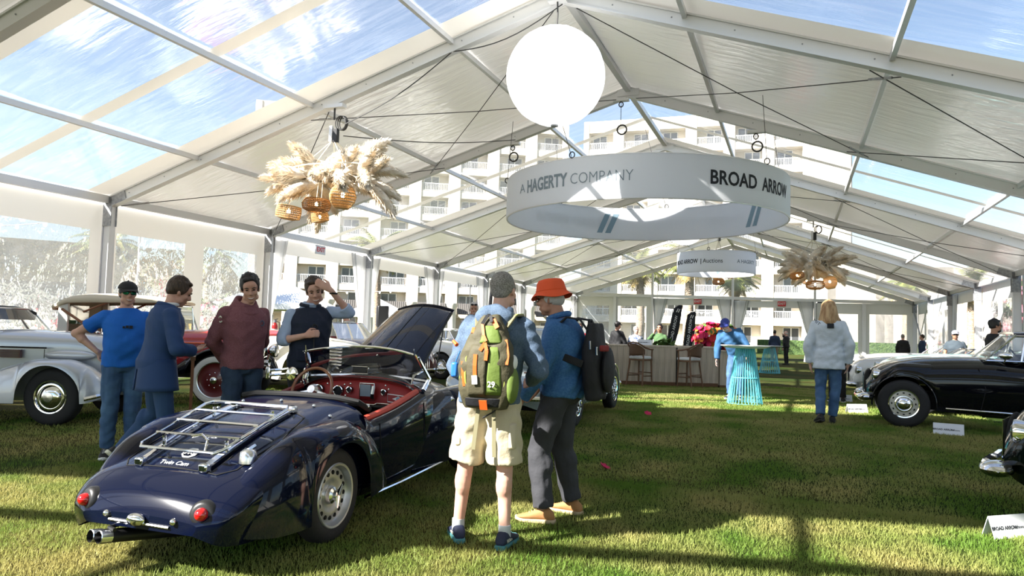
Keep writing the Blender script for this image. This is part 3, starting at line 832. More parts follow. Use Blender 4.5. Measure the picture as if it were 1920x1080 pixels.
LANT = [lantern_mesh([(.07, .20), (.17, .15), (.225, .02), (.20, -.1), (.13, -.19), (.10, -.21)], 'rattan_light'),
        lantern_mesh([(.08, .15), (.24, .13), (.30, .02), (.27, -.09), (.15, -.14)], 'rattan'),
        lantern_mesh([(.10, .13), (.21, .12), (.225, .02), (.215, -.1), (.10, -.13)], 'rattan_light')]
BULB = mesh_of(MB().sphere((0, 0, 0), (.035, .035, .05), 10, 8), 'bulb', 'bulb', 180)
def chandelier(c, ztop, n, label, seed, lanterns, wx, wz, plumes=True):
    rd = random.Random(seed)
    t = thing('pampas_chandelier', label, 'chandelier', c, 0, 'pampas grass chandeliers')
    hz = ztop-c[2]
    part('clamp', MB().box((0, 0, hz), (.42, .14, .07)), 'aluminium_light', t)
    part('chain', MB().tube([(0, 0, hz-.02), (.0, 0, hz-.25)], .018, 6), 'cable', t)
    part('junction_box', MB().box((.05, 0, hz-.55), (.10, .08, .26)), 'black_plastic', t, bev=.01)
    part('dimmer_pack', MB().box((-.04, -.03, hz-.52), (.07, .05, .30)), 'aluminium_light', t, bev=.01)
    for i in range(3):
        part('cable_coil', MB().tube([(.14+.02*i+.11*math.cos(u)*(1-.1*i), .02*i, hz-.32+.13*math.sin(u)) for u in np.linspace(0, 2*PI, 20, False)], .012, 5, closed=True), 'cable', t)
    for i in range(7):
        a = 2*PI*i/7; e = (wx*.42*math.cos(a), .35*math.sin(a), .15)
        part('hanging_rope', MB().tube([(.0, 0, hz-.62), e], .008, 5), 'rope', t)
    part('frame_hoop', MB().tube([(wx*.5*math.cos(u), .42*math.sin(u), .18) for u in np.linspace(0, 2*PI, 30, False)], .012, 5, closed=True), 'rope', t)
    for i in range(n if plumes else 0):
        u = rd.uniform(-1, 1); az = rd.uniform(0, 2*PI)
        el = rd.choice([rd.uniform(-.9, .1), rd.uniform(-.5, .5), rd.uniform(.2, .95)])
        o = share('pampas_plume', PLUMES[i % 4], t, (u*wx*.34, rd.uniform(-.2, .2), rd.uniform(-.15, .15)))
        if abs(u) > .45: az = (0 if u > 0 else PI)+rd.uniform(-1.1, 1.1)
        o.rotation_euler = Euler((rd.uniform(-.5, .5), -el, az)); k = rd.uniform(.8, 1.08)*wz; o.scale = (k, k*1.15, k*1.15)
    for x, y, z, k, sc in lanterns:
        o = share('lantern', LANT[k], t, (x, y, z), (rd.uniform(-.2, .2), rd.uniform(-.2, .2), rd.uniform(0, 3)), (sc, sc, sc))
        share('bulb', BULB, o, (0, 0, .02))
        part('lantern_cord', MB().tube([(x, y, z+.15*sc), (x*.8, y*.8, max(z+.3, .2))], .008, 5), 'rope', t)
chandelier((-7.95, 11.03, 4.12), 5.46, 62, 'bright pampas grass chandelier with rattan lanterns above the four men', 4,
           [(.50, -.35, -.42, 0, 1.05), (.02, -.45, -.58, 1, .85), (-.70, -.3, -.66, 2, 1.0), (-.15, -.1, -.74, 2, .7)], 1.75, 1.0)
chandelier((.56, 26.2, 3.85), 5.40, 56, 'pampas grass chandelier with glowing lanterns above the blond woman', 9,
           [(.50, -.4, -.58, 0, 1.0), (.05, -.5, -.68, 1, 1.0), (-.5, -.3, -.36, 1, .8), (-.2, .2, -.5, 2, .8)], 1.4, .95)
chandelier((-3.56, 37.1, 4.6), 6.8, 30, 'cluster of glowing lanterns hanging behind the small ring banner', 14,
           [(.05, -.4, -.55, 1, 1.0), (.32, -.35, -.1, 0, 1.0), (-.45, -.2, -.05, 2, 1.0), (.55, .1, -.25, 2, .7), (-.1, .1, -.2, 0, .9)], 1.0, .7)
# rigging hardware and power cables
for (a, b, c, lab) in [((-5.6, 11.1, 6.25), (-7.7, 11.0, 5.1), .12, 'black power cable sagging from the rafter to the bright chandelier'),
                  ((-7.75, 11.05, 4.9), (-6.3, 16.0, 6.0), .1, 'thin black cable running from the bright chandelier to the second rafter'),
                  ((-3.6, 11.1, 6.82), (-5.6, 11.1, 6.25), .18, 'black cable strung along the first rafter beside the balloon')]:
    a = Vector(a); b = Vector(b); pts = [a.lerp(b, i/10)+Vector((0, 0, -c*math.sin(PI*i/10))) for i in range(11)]
    o = part('power_cable', MB().tube(pts, .010, 5), 'cable'); tag(o, lab, 'cable')
def rig(p, ln, label):
    t = thing('rigging_hook', label, 'hook', p, 0, 'rigging hooks on the rafters')
    part('clamp', MB().box((0, 0, -.03), (.36, .13, .06)), 'aluminium_light', t)
    part('wire', MB().tube([(0, 0, -.05), (0, 0, -ln)], .007, 5), 'cable', t)
    part('shackle', MB().tube([(.05*math.cos(u), 0, -.13+.06*math.sin(u)) for u in np.linspace(0, 2*PI, 10, False)], .014, 5, closed=True), 'cable', t)
    part('cable_ring', MB().tube([(.11*math.cos(u)+.03, .0, -ln-.1+.11*math.sin(u)) for u in np.linspace(0, 2*PI, 14, False)], .02, 5, closed=True), 'cable', t)
rig((-3.75, 16.1, 6.8), .62, 'rigging hook with black ring under the ridge beside the balloon')
rig((-6.4, 16.1, 5.96), .25, 'rigging hook on the rafter over the lettering of the large ring')
rig((-.8, 16.1, 5.84), .25, 'rigging hook on the rafter above the dark lettering of the large ring')
# ================================================================== cars
def tab(pts):
    """smooth monotone-ish interpolation through (y, value) pairs"""
    ys = np.array([p[0] for p in pts], float); vs = np.array([p[1] for p in pts], float)
    d = np.diff(vs)/np.diff(ys); m = np.zeros(len(ys)); m[0] = d[0]; m[-1] = d[-1]
    for i in range(1, len(ys)-1): m[i] = 0 if d[i-1]*d[i] <= 0 else 2*d[i-1]*d[i]/(d[i-1]+d[i])
    def f(y):
        if y <= ys[0]: return float(vs[0])
        if y >= ys[-1]: return float(vs[-1])
        i = int(np.searchsorted(ys, y)-1); h = ys[i+1]-ys[i]; t = (y-ys[i])/h
        return float((2*t**3-3*t*t+1)*vs[i]+(t**3-2*t*t+t)*h*m[i]+(-2*t**3+3*t*t)*vs[i+1]+(t**3-t*t)*h*m[i+1])
    return f
def T_(v): return tab(v) if isinstance(v, (list, tuple)) else (lambda y, v=v: v)
def stations(y0, y1, n, arches):
    ys = list(np.linspace(y0, y1, n))
    for yw, r, zw in arches:
        ys = [y for y in ys if abs(abs(y-yw)-r) > .02]
        ys += [yw+r*math.cos(a) for a in np.linspace(0, PI, 17)]+[yw-r-.006, yw+r+.006]
    return sorted(y for y in set(round(y, 4) for y in ys) if y0 <= y <= y1)
def arch_z(y, z, arches):
    for yw, r, zw in arches:
        if abs(y-yw) <= r: z = max(z, zw+math.sqrt(max(0, r*r-(y-yw)**2)))
    return z
def sp(c, e): return math.copysign(abs(c)**e, c)
def body_loft(y0, y1, W, ZL, ZM, ZT, N=2.4, arches=(), ny=44, lowf=.93, mask=None, nh=14, cap=True):
    W, ZL, ZM, ZT, N = T_(W), T_(ZL), T_(ZM), T_(ZT), T_(N)
    ys = stations(y0, y1, ny, arches); rings = []
    for y in ys:
        w, zt, n = W(y), ZT(y), N(y); zl = arch_z(y, ZL(y), arches); zm = max(ZM(y), zl+.01); zt = max(zt, zm+.005)
        half = []
        for k in range(4):
            f = k/4; half.append((w*(lowf+(1-lowf)*math.sin(f*PI/2)), zl+(zm-zl)*f))
        for k in range(nh+1):
            a = PI/2*k/nh; half.append((w*sp(math.cos(a), 2/n), zm+(zt-zm)*sp(math.sin(a), 2/n)))
        half[-1] = (0, zt)
        ring = [(x, y, z) for x, z in half]+[(-x, y, z) for x, z in reversed(half[:-1])]
        rings.append(ring)
    mb = MB(); n = len(rings[0]); vs = [p for r in rings for p in r]; fs = []
    for i in range(len(rings)-1):
        for j in range(n-1):
            q = (i*n+j, i*n+j+1, (i+1)*n+j+1, (i+1)*n+j)
            if mask:
                c = [sum(vs[t][k] for t in q)/4 for k in range(3)]
                if mask(*c): continue
            fs.append(q)
    if cap: fs.append(tuple(range(n))); fs.append(tuple((len(rings)-1)*n+j for j in range(n-1, -1, -1)))
    return mb.add(vs, fs)
def fender_loft(y0, y1, X0, WF, ZT, ZB, side, N=2.3, arches=(), ny=34, nh=18, inner=None):
    X0, WF, ZT, ZB, N = T_(X0), T_(WF), T_(ZT), T_(ZB), T_(N)
    rings = []
    for y in stations(y0, y1, ny, arches):
        zb0 = ZB(y); zb = arch_z(y, zb0, arches); zt = max(ZT(y), zb+.012); x0, w, n = X0(y), WF(y), N(y); ring = []
        for k in range(nh+1):
            a = PI*k/nh; zz = zb if k <= nh/2 else zb0
            zz = min(zz, zt-.01)
            ring.append((side*(x0+w*sp(math.cos(a), 2/n)), y, zz+(zt-zz)*sp(max(0, math.sin(a)), 2/n)))
        rings.append(ring)
    mb = MB(); mb.loft(rings, False, False, False)
    n = nh+1; o = 0
    mb.f.append(tuple(range(n))); mb.mi.append(0); k = (len(rings)-1)*n
    mb.f.append(tuple(k+j for j in range(n-1, -1, -1))); mb.mi.append(0)
    return mb
def wheel(par, x, y, z, Rr, tw, rim, side, style, spin=0.0):
    """side=+1: outer face towards +x"""
    q = tw/2
    prof = [(rim*.96, -q*.8), (rim*1.02, -q*.95), (Rr*.86, -q), (Rr*.955, -q*.82), (Rr, -q*.5), (Rr, q*.5), (Rr*.955, q*.82), (Rr*.86, q), (rim*1.12, q*.98), (rim*1.02, q*.9), (rim*.96, q*.7)]
    t = part('wheel', MB().lathe(prof, 40, (0, 0, 0), 'x'), 'rubber', par); t.location = (x, y, z); t.rotation_euler = (spin, 0, 0 if side > 0 else PI)
    tr = MB()
    for i in range(3): tr.lathe([(Rr*1.001, q*(-.3+.3*i)-.004), (Rr*.985, q*(-.3+.3*i)), (Rr*1.001, q*(-.3+.3*i)+.004)], 40, (0, 0, 0), 'x')
    part('tread_groove', tr, 'dark_hole', t)
    def lat(name, prof, mt, n=36): return part(name, MB().lathe(prof, n, (0, 0, 0), 'x'), mt, t)
    part('backing', MB().lathe([(0, -q*.3), (rim*.98, -q*.3)], 30, (0, 0, 0), 'x'), 'dark_hole', t)
    if style == 'disc':               # ventilated steel disc with knock-off
        lat('rim', [(rim*1.03, q*.92), (rim*1.0, q*1.0), (rim*.94, q*.96), (rim*.90, q*.55), (rim*.86, q*.42), (rim*.80, q*.44), (rim*.62, q*.52), (rim*.50, q*.46), (rim*.42, q*.38), (rim*.3, q*.36), (0, q*.36)], 'wheel_silver', 48)
        for i in range(16):
            a = 2*PI*i/16; c = (q*.50, rim*.71*math.cos(a), rim*.71*math.sin(a))
            o = part('vent_hole', MB().lathe([(0, .004), (rim*.068, .004), (rim*.075, 0), (rim*.075, -.02)], 12, (q*.49, c[1], c[2]), 'x'), 'dark_hole', t)  # dark disc, the shade inside the hole given as colour
        lat('hub', [(rim*.30, q*.38), (rim*.26, q*.7), (rim*.16, q*.85), (rim*.13, q*1.1), (rim*.08, q*1.18), (0, q*1.18)], 'satin_chrome', 24)
        mb = MB()
        for s in (0, PI): mb.tube([(q*1.08, 0, 0), (q*1.16, rim*.18*math.cos(s+.5), rim*.18*math.sin(s+.5)), (q*1.30, rim*.38*math.cos(s+.5), rim*.38*math.sin(s+.5))], [rim*.09, rim*.07, rim*.03], 8)
        part('knock_off_spinner', mb, 'chrome', t)
    elif style in ('chromecap', 'bent'):
        col = 'black_paint' if style == 'chromecap' else 'wheel_cream'
        lat('rim', [(rim*1.03, q*.9), (rim*1.0, q*1.0), (rim*.93, q*.98), (rim*.90, q*.8)], 'chrome')
        lat('disc', [(rim*.92, q*.84), (rim*.88, q*.66), (rim*.6, q*.74), (rim*.5, q*.7), (0, q*.7)], col)
        r2 = .60 if style == 'bent' else .86
        lat('hubcap', [(rim*r2, q*.72), (rim*r2*.98, q*.86), (rim*r2*.86, q*.92), (rim*r2*.80, q*.9), (rim*r2*.6, q*1.25), (rim*r2*.3, q*1.42), (0, q*1.45)], 'chrome')
        if style == 'bent':
            for i in range(12):
                a = 2*PI*i/12; m = Matrix.Rotation(a, 4, 'X')
                part('rim_slot', MB().sphere((0, 0, 0), (.01, rim*.085, rim*.045), 10, 6).xf(m @ Matrix.Translation((q*.74, 0, rim*.76))), 'dark_hole', t)  # dark bead, the shade inside the slot given as colour
        else:
            part('hub_emblem', MB().lathe([(rim*.30, q*1.40), (rim*.30, q*1.48), (rim*.25, q*1.5), (0, q*1.52)], 20, (0, 0, 0), 'x'), 'satin_chrome', t)
    elif style == 'redwall':
        lat('whitewall', [(Rr*.93, q*.93), (Rr*.86, q*1.02), (rim*1.14, q*1.0), (rim*1.04, q*.93)], 'whitewall')
        lat('rim', [(rim*1.05, q*.9), (rim*1.02, q*1.0), (rim*.97, q*.95), (rim*.95, q*.7)], 'satin_chrome')
        lat('disc', [(rim*.97, q*.8), (rim*.9, q*.66), (rim*.5, q*.75), (rim*.3, q*.9), (0, q*.95)], 'wheel_red')
        for i in range(8):
            a = 2*PI*i/8; part('lug_nut', MB().sphere((q*.8, rim*.42*math.cos(a), rim*.42*math.sin(a)), .012, 8, 5), 'chrome', t)
        lat('hubcap', [(rim*.20, q*.9), (rim*.19, q*1.5), (rim*.13, q*1.6), (0, q*1.6)], 'chrome', 20)
    else:                              # wire wheel
        lat('rim', [(rim*1.03, q*.9), (rim*1.0, q*1.0), (rim*.92, q*.95), (rim*.90, q*.3), (rim*.9, -q*.3)], 'chrome')
        sk = MB()
        for i in range(36):
            a = 2*PI*i/36; b = a+(.35 if i % 2 else -.35)
            sk.tube([(q*(.9 if i % 4 < 2 else .4), rim*.16*math.cos(b), rim*.16*math.sin(b)), (q*.35*(1 if i % 2 else -.4), rim*.91*math.cos(a), rim*.91*math.sin(a))], .0035, 4)
        part('spokes', sk, 'chrome', t)
        lat('hub', [(rim*.17, -q*.2), (rim*.17, q*.8), (rim*.12, q*1.1), (0, q*1.15)], 'chrome', 20)
        mb = MB()
        for s in range(3): mb.tube([(q*1.05, 0, 0), (q*1.2, rim*.3*math.cos(2.1*s), rim*.3*math.sin(2.1*s))], [rim*.08, rim*.04], 6)
        part('knock_off_spinner', mb, 'chrome', t)
    return t
def car_root(label, loc, heading, pitch=0.0, name='car', cat='car'):
    """heading: direction of travel measured from +x"""
    h = heading-PI/2; t = thing(name, label, cat, (loc[0], loc[1], loc[2] if len(loc) > 2 else gz(loc[0], loc[1])))
    t.rotation_euler = (pitch, 0, h); return t
def tubes(name, par, mt, paths, r, n=8):
    mb = MB()
    for p in paths: mb.tube(p, r, n)
    return part(name, mb, mt, par)
# ------------------------------------------------------------------ the dark blue roadster
def roadster():
    c = car_root('shiny dark navy open roadster with raised bonnet and chrome boot rack', (-3.45, 4.04, 0.015), R(93), R(1.6), 'roadster')
    P = 'navy_paint'
    arR = [(0, .355, .29)]; arF = [(2.39, .36, .30)]
    W = [(-.97, .40), (-.945, .49), (-.89, .555), (-.78, .60), (-.6, .615), (-.2, .60), (.2, .60), (.47, .63), (.9, .655), (1.35, .645), (1.8, .60), (2.3, .53), (2.7, .47), (2.95, .36), (3.02, .2)]
    ZT = [(-.97, .36), (-.94, .43), (-.88, .495), (-.78, .555), (-.65, .60), (-.4, .685), (-.1, .765), (.2, .825), (.47, .86), (.9, .88), (1.38, .925), (1.75, .935), (2.2, .88), (2.6, .78), (2.85, .66), (3.02, .45)]
    ZM = [(-.97, .33), (-.9, .36), (-.7, .44), (-.3, .5), (.47, .52), (1.4, .55), (2.2, .52), (3.02, .42)]
    ZL = [(-.97, .28), (-.93, .235), (-.88, .215), (-.7, .20), (-.2, .19), (2.6, .19), (3.02, .32)]
    N = [(-.97, 2.0), (-.6, 2.6), (0, 3.0), (.47, 3.4), (1.4, 3.0), (3.0, 2.2)]
    part('rear_body', body_loft(-.97, .47, W, ZL, ZM, ZT, N, ny=40, nh=16), P, c, smooth=60)
    def bay(x, y, z): return abs(x) < .40-.10*(y-1.72)/1.1 and 1.72 < y < 2.85 and z > .6
    part('front_body', body_loft(1.38, 3.02, W, ZL, ZM, ZT, N, ny=44, nh=18, mask=bay, cap=False), P, c, smooth=60)
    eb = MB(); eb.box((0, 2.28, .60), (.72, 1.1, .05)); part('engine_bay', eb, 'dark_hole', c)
    for s in (-1, 1):
        # door side with padded top
        rings = []
        for y in np.linspace(.44, 1.42, 12):
            w = T_(W)(y); belt = .70+.13*((y-.44)/.98)**1.3 + (.06 if y < .5 else 0)
            rings.append([(s*w*.94, y, .19), (s*w*.985, y, .35), (s*w, y, .52), (s*(w-.012), y, belt-.05), (s*(w-.035), y, belt), (s*(w-.075), y, belt+.004), (s*(w-.11), y, belt-.02), (s*(w-.12), y, belt-.2)])
        part('door', MB().loft(rings, False, False, False), P, c, smooth=60)
        pts = [(s*(T_(W)(y)-.085), y, .712+.13*((y-.44)/.98)**1.3) for y in np.linspace(.52, 1.36, 9)]
        part('door_pad', MB().tube(pts, [.028]*9, 8), 'bright_red_leather' if s > 0 else 'red_leather', c)
        part('door_seam', MB().tube([(s*(T_(W)(.62)+.001), .62, z) for z in (.24, .52)]+[(s*(T_(W)(.62)-.013), .62, .68)], .004, 5), 'dark_hole', c)
        part('door_seam', MB().tube([(s*(T_(W)(1.36)*k+.001), 1.36, z) for k, z in ((.955, .24), (1.0, .52), (.985, .75))], .004, 5), 'dark_hole', c)
        # rear wing
        X0 = [(-.84, .44), (-.7, .50), (-.5, .535), (0, .55), (.4, .55), (.75, .56)]
        WF = [(-.84, .09), (-.75, .115), (-.6, .15), (-.4, .175), (0, .185), (.35, .165), (.6, .12), (.75, .07)]
        FT = [(-.84, .44), (-.78, .49), (-.65, .59), (-.45, .695), (-.15, .765), (.1, .775), (.3, .735), (.5, .64), (.65, .50), (.75, .33)]
        FB = [(-.84, .25), (-.75, .225), (-.6, .205), (0, .20), (.75, .21)]
        part('rear_wing', fender_loft(-.84, .75, X0, WF, FT, FB, s, 2.5, arR, 40), P, c, smooth=60)
        # front wing
        part('front_wing', fender_loft(1.2, 3.0, [(1.2, .52), (2.4, .52), (3.0, .44)], [(1.2, .10), (1.7, .16), (2.4, .19), (2.8, .15), (3.0, .06)],
             [(1.2, .56), (1.5, .74), (1.9, .80), (2.4, .80), (2.75, .70), (2.95, .52), (3.0, .42)], [(1.2, .19), (2.8, .2), (3.0, .34)], s, 2.5, arF, 36), P, c, smooth=60)
        wheel(c, s*.585, 0, .30, .305, .155, .205, s, 'disc', spin=.7*s); wheel(c, s*.585, 2.39, .30, .305, .155, .205, s, 'disc')
        # tail lamp in a dark plinth
        z, y = .390, -.925
        m = Matrix.Translation((s*.405, y, z)) @ Matrix.Rotation(s*R(18), 4, 'Z') @ Matrix.Rotation(R(78), 4, 'X')
        o = part('tail_lamp', MB().lathe([(.082, -.06), (.076, -.0), (.062, .018), (.050, .022), (.0, .022)], 24).xf(m), 'black_plastic', c)
        part('lens', MB().lathe([(.036, .018), (.036, .034), (.028, .052), (.014, .063), (0, .066)], 20).xf(m), 'tail_red', o)
        part('chrome_strip', MB().tube([(s*.665, .37, .20), (s*.672, .9, .195), (s*.668, 1.8, .20)], .011, 6), 'chrome', c)
    # cockpit: floor, dash, seats, rear trim
    part('cockpit_tub', MB().box((0, .92, .28), (1.02, .98, .05)).box((0, .46, .52), (1.0, .03, .5)), 'dark_hole', c)
    for s in (-1, 1):
        st = MB(); st.box((s*.25, .80, .40), (.42, .46, .16)); part('seat', st, 'red_leather', c, bev=.04)
        st = MB().box((s*.25, .56, .60), (.42, .12, .36), Matrix.Rotation(R(-12), 4, 'X')); part('seat_back', st, 'dash_red', c, bev=.04)
    rim = [(-.54, .62, .775), (-.50, .52, .84), (-.35, .478, .868), (0, .465, .878), (.35, .478, .868), (.50, .52, .84), (.54, .62, .775)]
    part('cockpit_rim', MB().tube(rim, [.022]*7, 8), 'black_canvas', c)
    for s in (-1, 1): part('hood_stud', MB().sphere((s*.535, .60, .80), .018, 10, 6), 'chrome', c)
    # dash
    def dsh(u, v):
        x = -.57+1.14*u; top = .905-.10*abs(2*u-1)**2.6; bot = .70-.0*u; return (x, 1.40-.02*math.sin(PI*v)+.06*v, bot+(top-bot)*v)
    d = part('dashboard', MB().grid(dsh, 24, 8), 'dash_red', c, smooth=180, solid=.02)
    part('dash_roll', MB().tube([(-.57+1.14*u, 1.45, .915-.10*abs(2*u-1)**2.6) for u in np.linspace(0, 1, 20)], .022, 8), 'red_leather', d)
    part('dash_trim', MB().tube([(x, 1.375, z) for x, z in ((-.55, .745), (-.2, .73), (.0, .725), (.03, .70), (.16, .70), (.19, .715), (.53, .705))], .006, 6), 'chrome', d)
    for x, z, r in ((-.40, .80, .045), (-.20, .80, .045), (-.09, .815, .026), (.245, .81, .024)):
        part('gauge', MB().lathe([(0, .0), (r*.9, .0), (r*.92, .012), (r, .012), (r, -.02)], 20, (x, -1.388, z), 'y').xf(Matrix.Scale(-1, 4, (0, 1, 0))), 'gauge_face', d)
        part('gauge_bezel', MB().tube([(x+r*math.cos(a), 1.375, z+r*math.sin(a)) for a in np.linspace(0, 2*PI, 20, False)], .005, 5, closed=True), 'chrome', d)
    for i, (x, z) in enumerate(((-.13, .86), (-.07, .87), (-.30, .86), (.27, .87), (.30, .84), (-.12, .765), (.48, .765), (.50, .75))):
        part('switch_knob', MB().sphere((x, 1.37, z), .010, 8, 5), 'chrome', d)
    sp_ = MB().box((.09, 1.372, .81), (.15, .012, .15)); part('radio_bezel', sp_, 'chrome', d, bev=.01)
    part('radio_grille', MB().box((.08, 1.364, .82), (.10, .01, .10)), 'print_grey', d)
    part('rear_view_knob', MB().tube([(.15, 1.36, .76), (.165, 1.33, .80), (.165, 1.35, .86)], .018, 8), 'satin_chrome', d)
    fr = [(.29, .80), (.50, .785), (.50, .725), (.29, .735)]
    part('glove_plate', MB().tube([(x, 1.371, z) for x, z in fr], .0045, 5, closed=True), 'badge_white', d)
    part('wing_emblem', MB().prism([(.335, .762), (.375, .777), (.39, .785), (.405, .776), (.45, .758), (.405, .745), (.39, .737), (.375, .747)], .006, Matrix.Translation((0, 1.37, 0))), 'badge_white', d)
    part('badge_disc', MB().lathe([(0, .004), (.016, .004), (.018, 0)], 16, (.39, -1.366, .762), 'y').xf(Matrix.Scale(-1, 4, (0, 1, 0))), 'print_slate', d)
    part('plate', MB().box((.385, 1.371, .705), (.05, .004, .02)), 'badge_white', d)
    # steering wheel
    sw = Matrix.Translation((-.30, 1.13, .83)) @ Matrix.Rotation(R(68), 4, 'X')
    s_ = part('steering_wheel', MB().tube([(.19*math.cos(a), .19*math.sin(a), 0) for a in np.linspace(0, 2*PI, 40, False)], .0135, 8, closed=True).xf(sw), 'wheel_wood', c)
    for k in range(3):
        a = (R(195), R(-15), R(270))[k]; part('spoke', MB().tube([(0, 0, -.03), (.185*math.cos(a), .185*math.sin(a), 0)], [.018, .012], 6).xf(sw), 'satin_chrome', s_)
    part('boss', MB().lathe([(0, .02), (.035, .018), (.055, -.01), (.05, -.05), (.0, -.06)], 20).xf(sw), 'satin_chrome', s_)
    part('column', MB().tube([(0, 0, -.05), (0, 0, -.34)], .022, 8).xf(sw), 'black_plastic', s_)
    # windscreen
    def ws(u, v):
        x = -.60+1.2*u; cv = .10*(1-(2*u-1)**2); top = 1.17-.035*abs(2*u-1)**2; xx = x*(1-.10*v)
        return (xx, 1.55+cv-.17*v, .90+.02*(1-(2*u-1)**2)+(top-.90)*v)
    g = part('windscreen', MB().grid(ws, 20, 6), 'glass', c, smooth=180)
    ed = [ws(0, v) for v in np.linspace(0, 1, 6)]+[ws(u, 1) for u in np.linspace(0.05, 1, 20)]+[ws(1, v) for v in np.linspace(.8, 0, 6)]
    part('screen_frame', MB().tube(ed, .011, 8), 'chrome', g)
    part('screen_base', MB().tube([ws(u, 0) for u in np.linspace(0, 1, 20)], .016, 8), 'satin_chrome', g)
    for s in (-1, 1):
        part('screen_post', MB().tube([(s*.60, 1.42, .84), (s*.605, 1.52, .93), (s*.555, 1.40, 1.12)], [.022, .020, .012], 8), 'chrome', g)
        part('grab_handle', MB().tube([(s*.56, 1.42, .86), (s*.53, 1.34, .90), (s*.535, 1.36, .97), (s*.57, 1.46, 1.0)], .010, 6), 'chrome', g)
        part('finial', MB().tube([(s*.53, 1.375, 1.13), (s*.53, 1.365, 1.19)], [.008, .005], 6), 'chrome', g)
        part('wiper', MB().tube([(s*.25, 1.66, .93), (s*.25+.22, 1.60, .98)], .006, 5), 'satin_chrome', g)
    mr = Matrix.Translation((-.02, 1.44, .985))
    o = part('interior_mirror', MB().box((0, 0, 0), (.15, .02, .055)).xf(mr), 'black_plastic', c, bev=.01)
    part('mirror_frame', MB().tube([(sx*.078, -.012, sz*.03) for sx, sz in ((-1, -1), (1, -1), (1, 1), (-1, 1))], .006, 6, closed=True).xf(mr), 'chrome', o)
    part('mirror_stem', MB().tube([(-.02, 1.47, .96), (-.02, 1.47, .91)], .006, 6), 'chrome', o)
    def mirror(x, y, z, nm):
        o = part('door_mirror', MB().lathe([(.0, -.03), (.05, -.018), (.062, .0)], 20, (x, y, z), 'y'), 'chrome', c)
        part('mirror_face', MB().lathe([(0, -.004), (.06, -.004)], 20, (x, y, z), 'y'), 'mirror', o)
        part('mirror_arm', MB().tube([(x, y+.02, z), (x+.03, y+.10, z-.05), (x+.05, y+.12, z-.14)], .008, 6), 'chrome', o)
    mirror(-.62, 1.30, .935, 'left')
    # raised bonnet: hinged at its rear edge
    def bn(u, v):
        x = -.42+.84*u; k = 1-.24*v; y = 1.12*v; crown = .10*(1-(2*u-1)**2)*(1-.35*v); return Vector((x*k, y, crown-.06*v*v))
    bm_ = Matrix.Translation((0, 1.74, .955)) @ Matrix.Rotation(R(33), 4, 'X')
    o = part('bonnet', MB().grid(lambda u, v: bm_ @ bn(u, v), 18, 14), P, c, smooth=180, solid=.022)
    lp = [bm_ @ bn(u, 1) for u in np.linspace(0, 1, 12)]
    part('bonnet_lip', MB().tube(lp, .016, 8), P, o)
    part('bonnet_crease', MB().tube([bm_ @ (bn(.5, v)+Vector((0, 0, .011))) for v in np.linspace(0, 1, 8)], .005, 5), 'dark_hole', o)
    part('bonnet_stay', MB().tube([bm_ @ bn(.98, .72), (.42, 2.05, .92)], .006, 6), 'black_plastic', o)
    # boot lid seam and luggage rack
    def deck(x, y):
        zm, zt, n, w = T_(ZM)(y), T_(ZT)(y), T_(N)(y), T_(W)(y)
        k = min(1, abs(x)/w); return zm+(zt-zm)*(1-k**n)**(1/n)
    lid = [(-.33, -.74), (.33, -.74), (.40, -.66), (.43, -.3), (.36, .06), (.2, .12), (-.2, .12), (-.36, .06), (-.43, -.3), (-.40, -.66)]
    sm = []
    for i in range(len(lid)):
        a, b = lid[i], lid[(i+1) % len(lid)]
        for k in range(6): x, y = a[0]+(b[0]-a[0])*k/6, a[1]+(b[1]-a[1])*k/6; sm.append((x, y, deck(x, y)+.001))
    part('boot_seam', MB().tube(sm, .0045, 4, closed=True), 'dark_hole', c)
    rk = []
    for s in (-1, 1):
        x = s*.235
        pts = [(x, y, deck(x, y)+.022) for y in np.linspace(-.73, .10, 12)]
        b = MB()
        for a_, b_ in zip(pts[:-1], pts[1:]): b.beam(a_, b_, .045, .014)
        rl = part('rack_rail', b, 'chrome', c)
        for y in (-.73, .10): part('rail_foot', MB().box((x, y, deck(x, y)+.02), (.06, .05, .05)), 'chrome', rl, bev=.01)
        for y in (-.55, -.12): part('rack_post', MB().tube([(x, y, deck(x, y)+.02), (x, y, deck(x, y)+.085)], .011, 8), 'chrome', rl)
    def rkp(x, y): return (x, y, deck(0, y)+.085)
    fr = [rkp(-.30, -.66), rkp(-.27, -.70), rkp(.27, -.70), rkp(.30, -.66), rkp(.33, -.10), rkp(.30, -.04), rkp(-.30, -.04), rkp(-.33, -.10)]
    rk = part('rack_frame', MB().tube(fr, .0105, 8, closed=True), 'chrome', c)
    for y in (-.53, -.36, -.20): part('rack_bar', MB().tube([rkp(-.315, y), rkp(0, y), rkp(.315, y)], .0095, 8), 'chrome', rk)
    part('rack_loop', MB().tube([rkp(.20, -.69), (.19, -.66, deck(0, -.66)+.135), (.12, -.63, deck(0, -.63)+.15), (.04, -.62, deck(0, -.6)+.12)], .009, 8), 'chrome', rk)
    # badges, filler, small chrome fittings
    ob = part('octagon_badge', MB().tube([(.05*math.cos(PI*(k+.5)/4), -.585+.042*math.sin(PI*(k+.5)/4), deck(0, -.585)+.006+.018*math.sin(PI*(k+.5)/4)) for k in range(8)], .006, 6, closed=True), 'badge_white', c)
    text_part('badge_letters', 'MG', .05, 'badge_white', ob, Matrix.Translation((0, -.585, deck(0, -.585)+.008)) @ Matrix.Rotation(R(22), 4, 'X'), off=.001)
    text_part('badge_lettering', 'Twin Cam', .05, 'badge_white', c, Matrix.Translation((-.01, -.70, deck(0, -.70)+.006)) @ Matrix.Rotation(R(24), 4, 'X'))
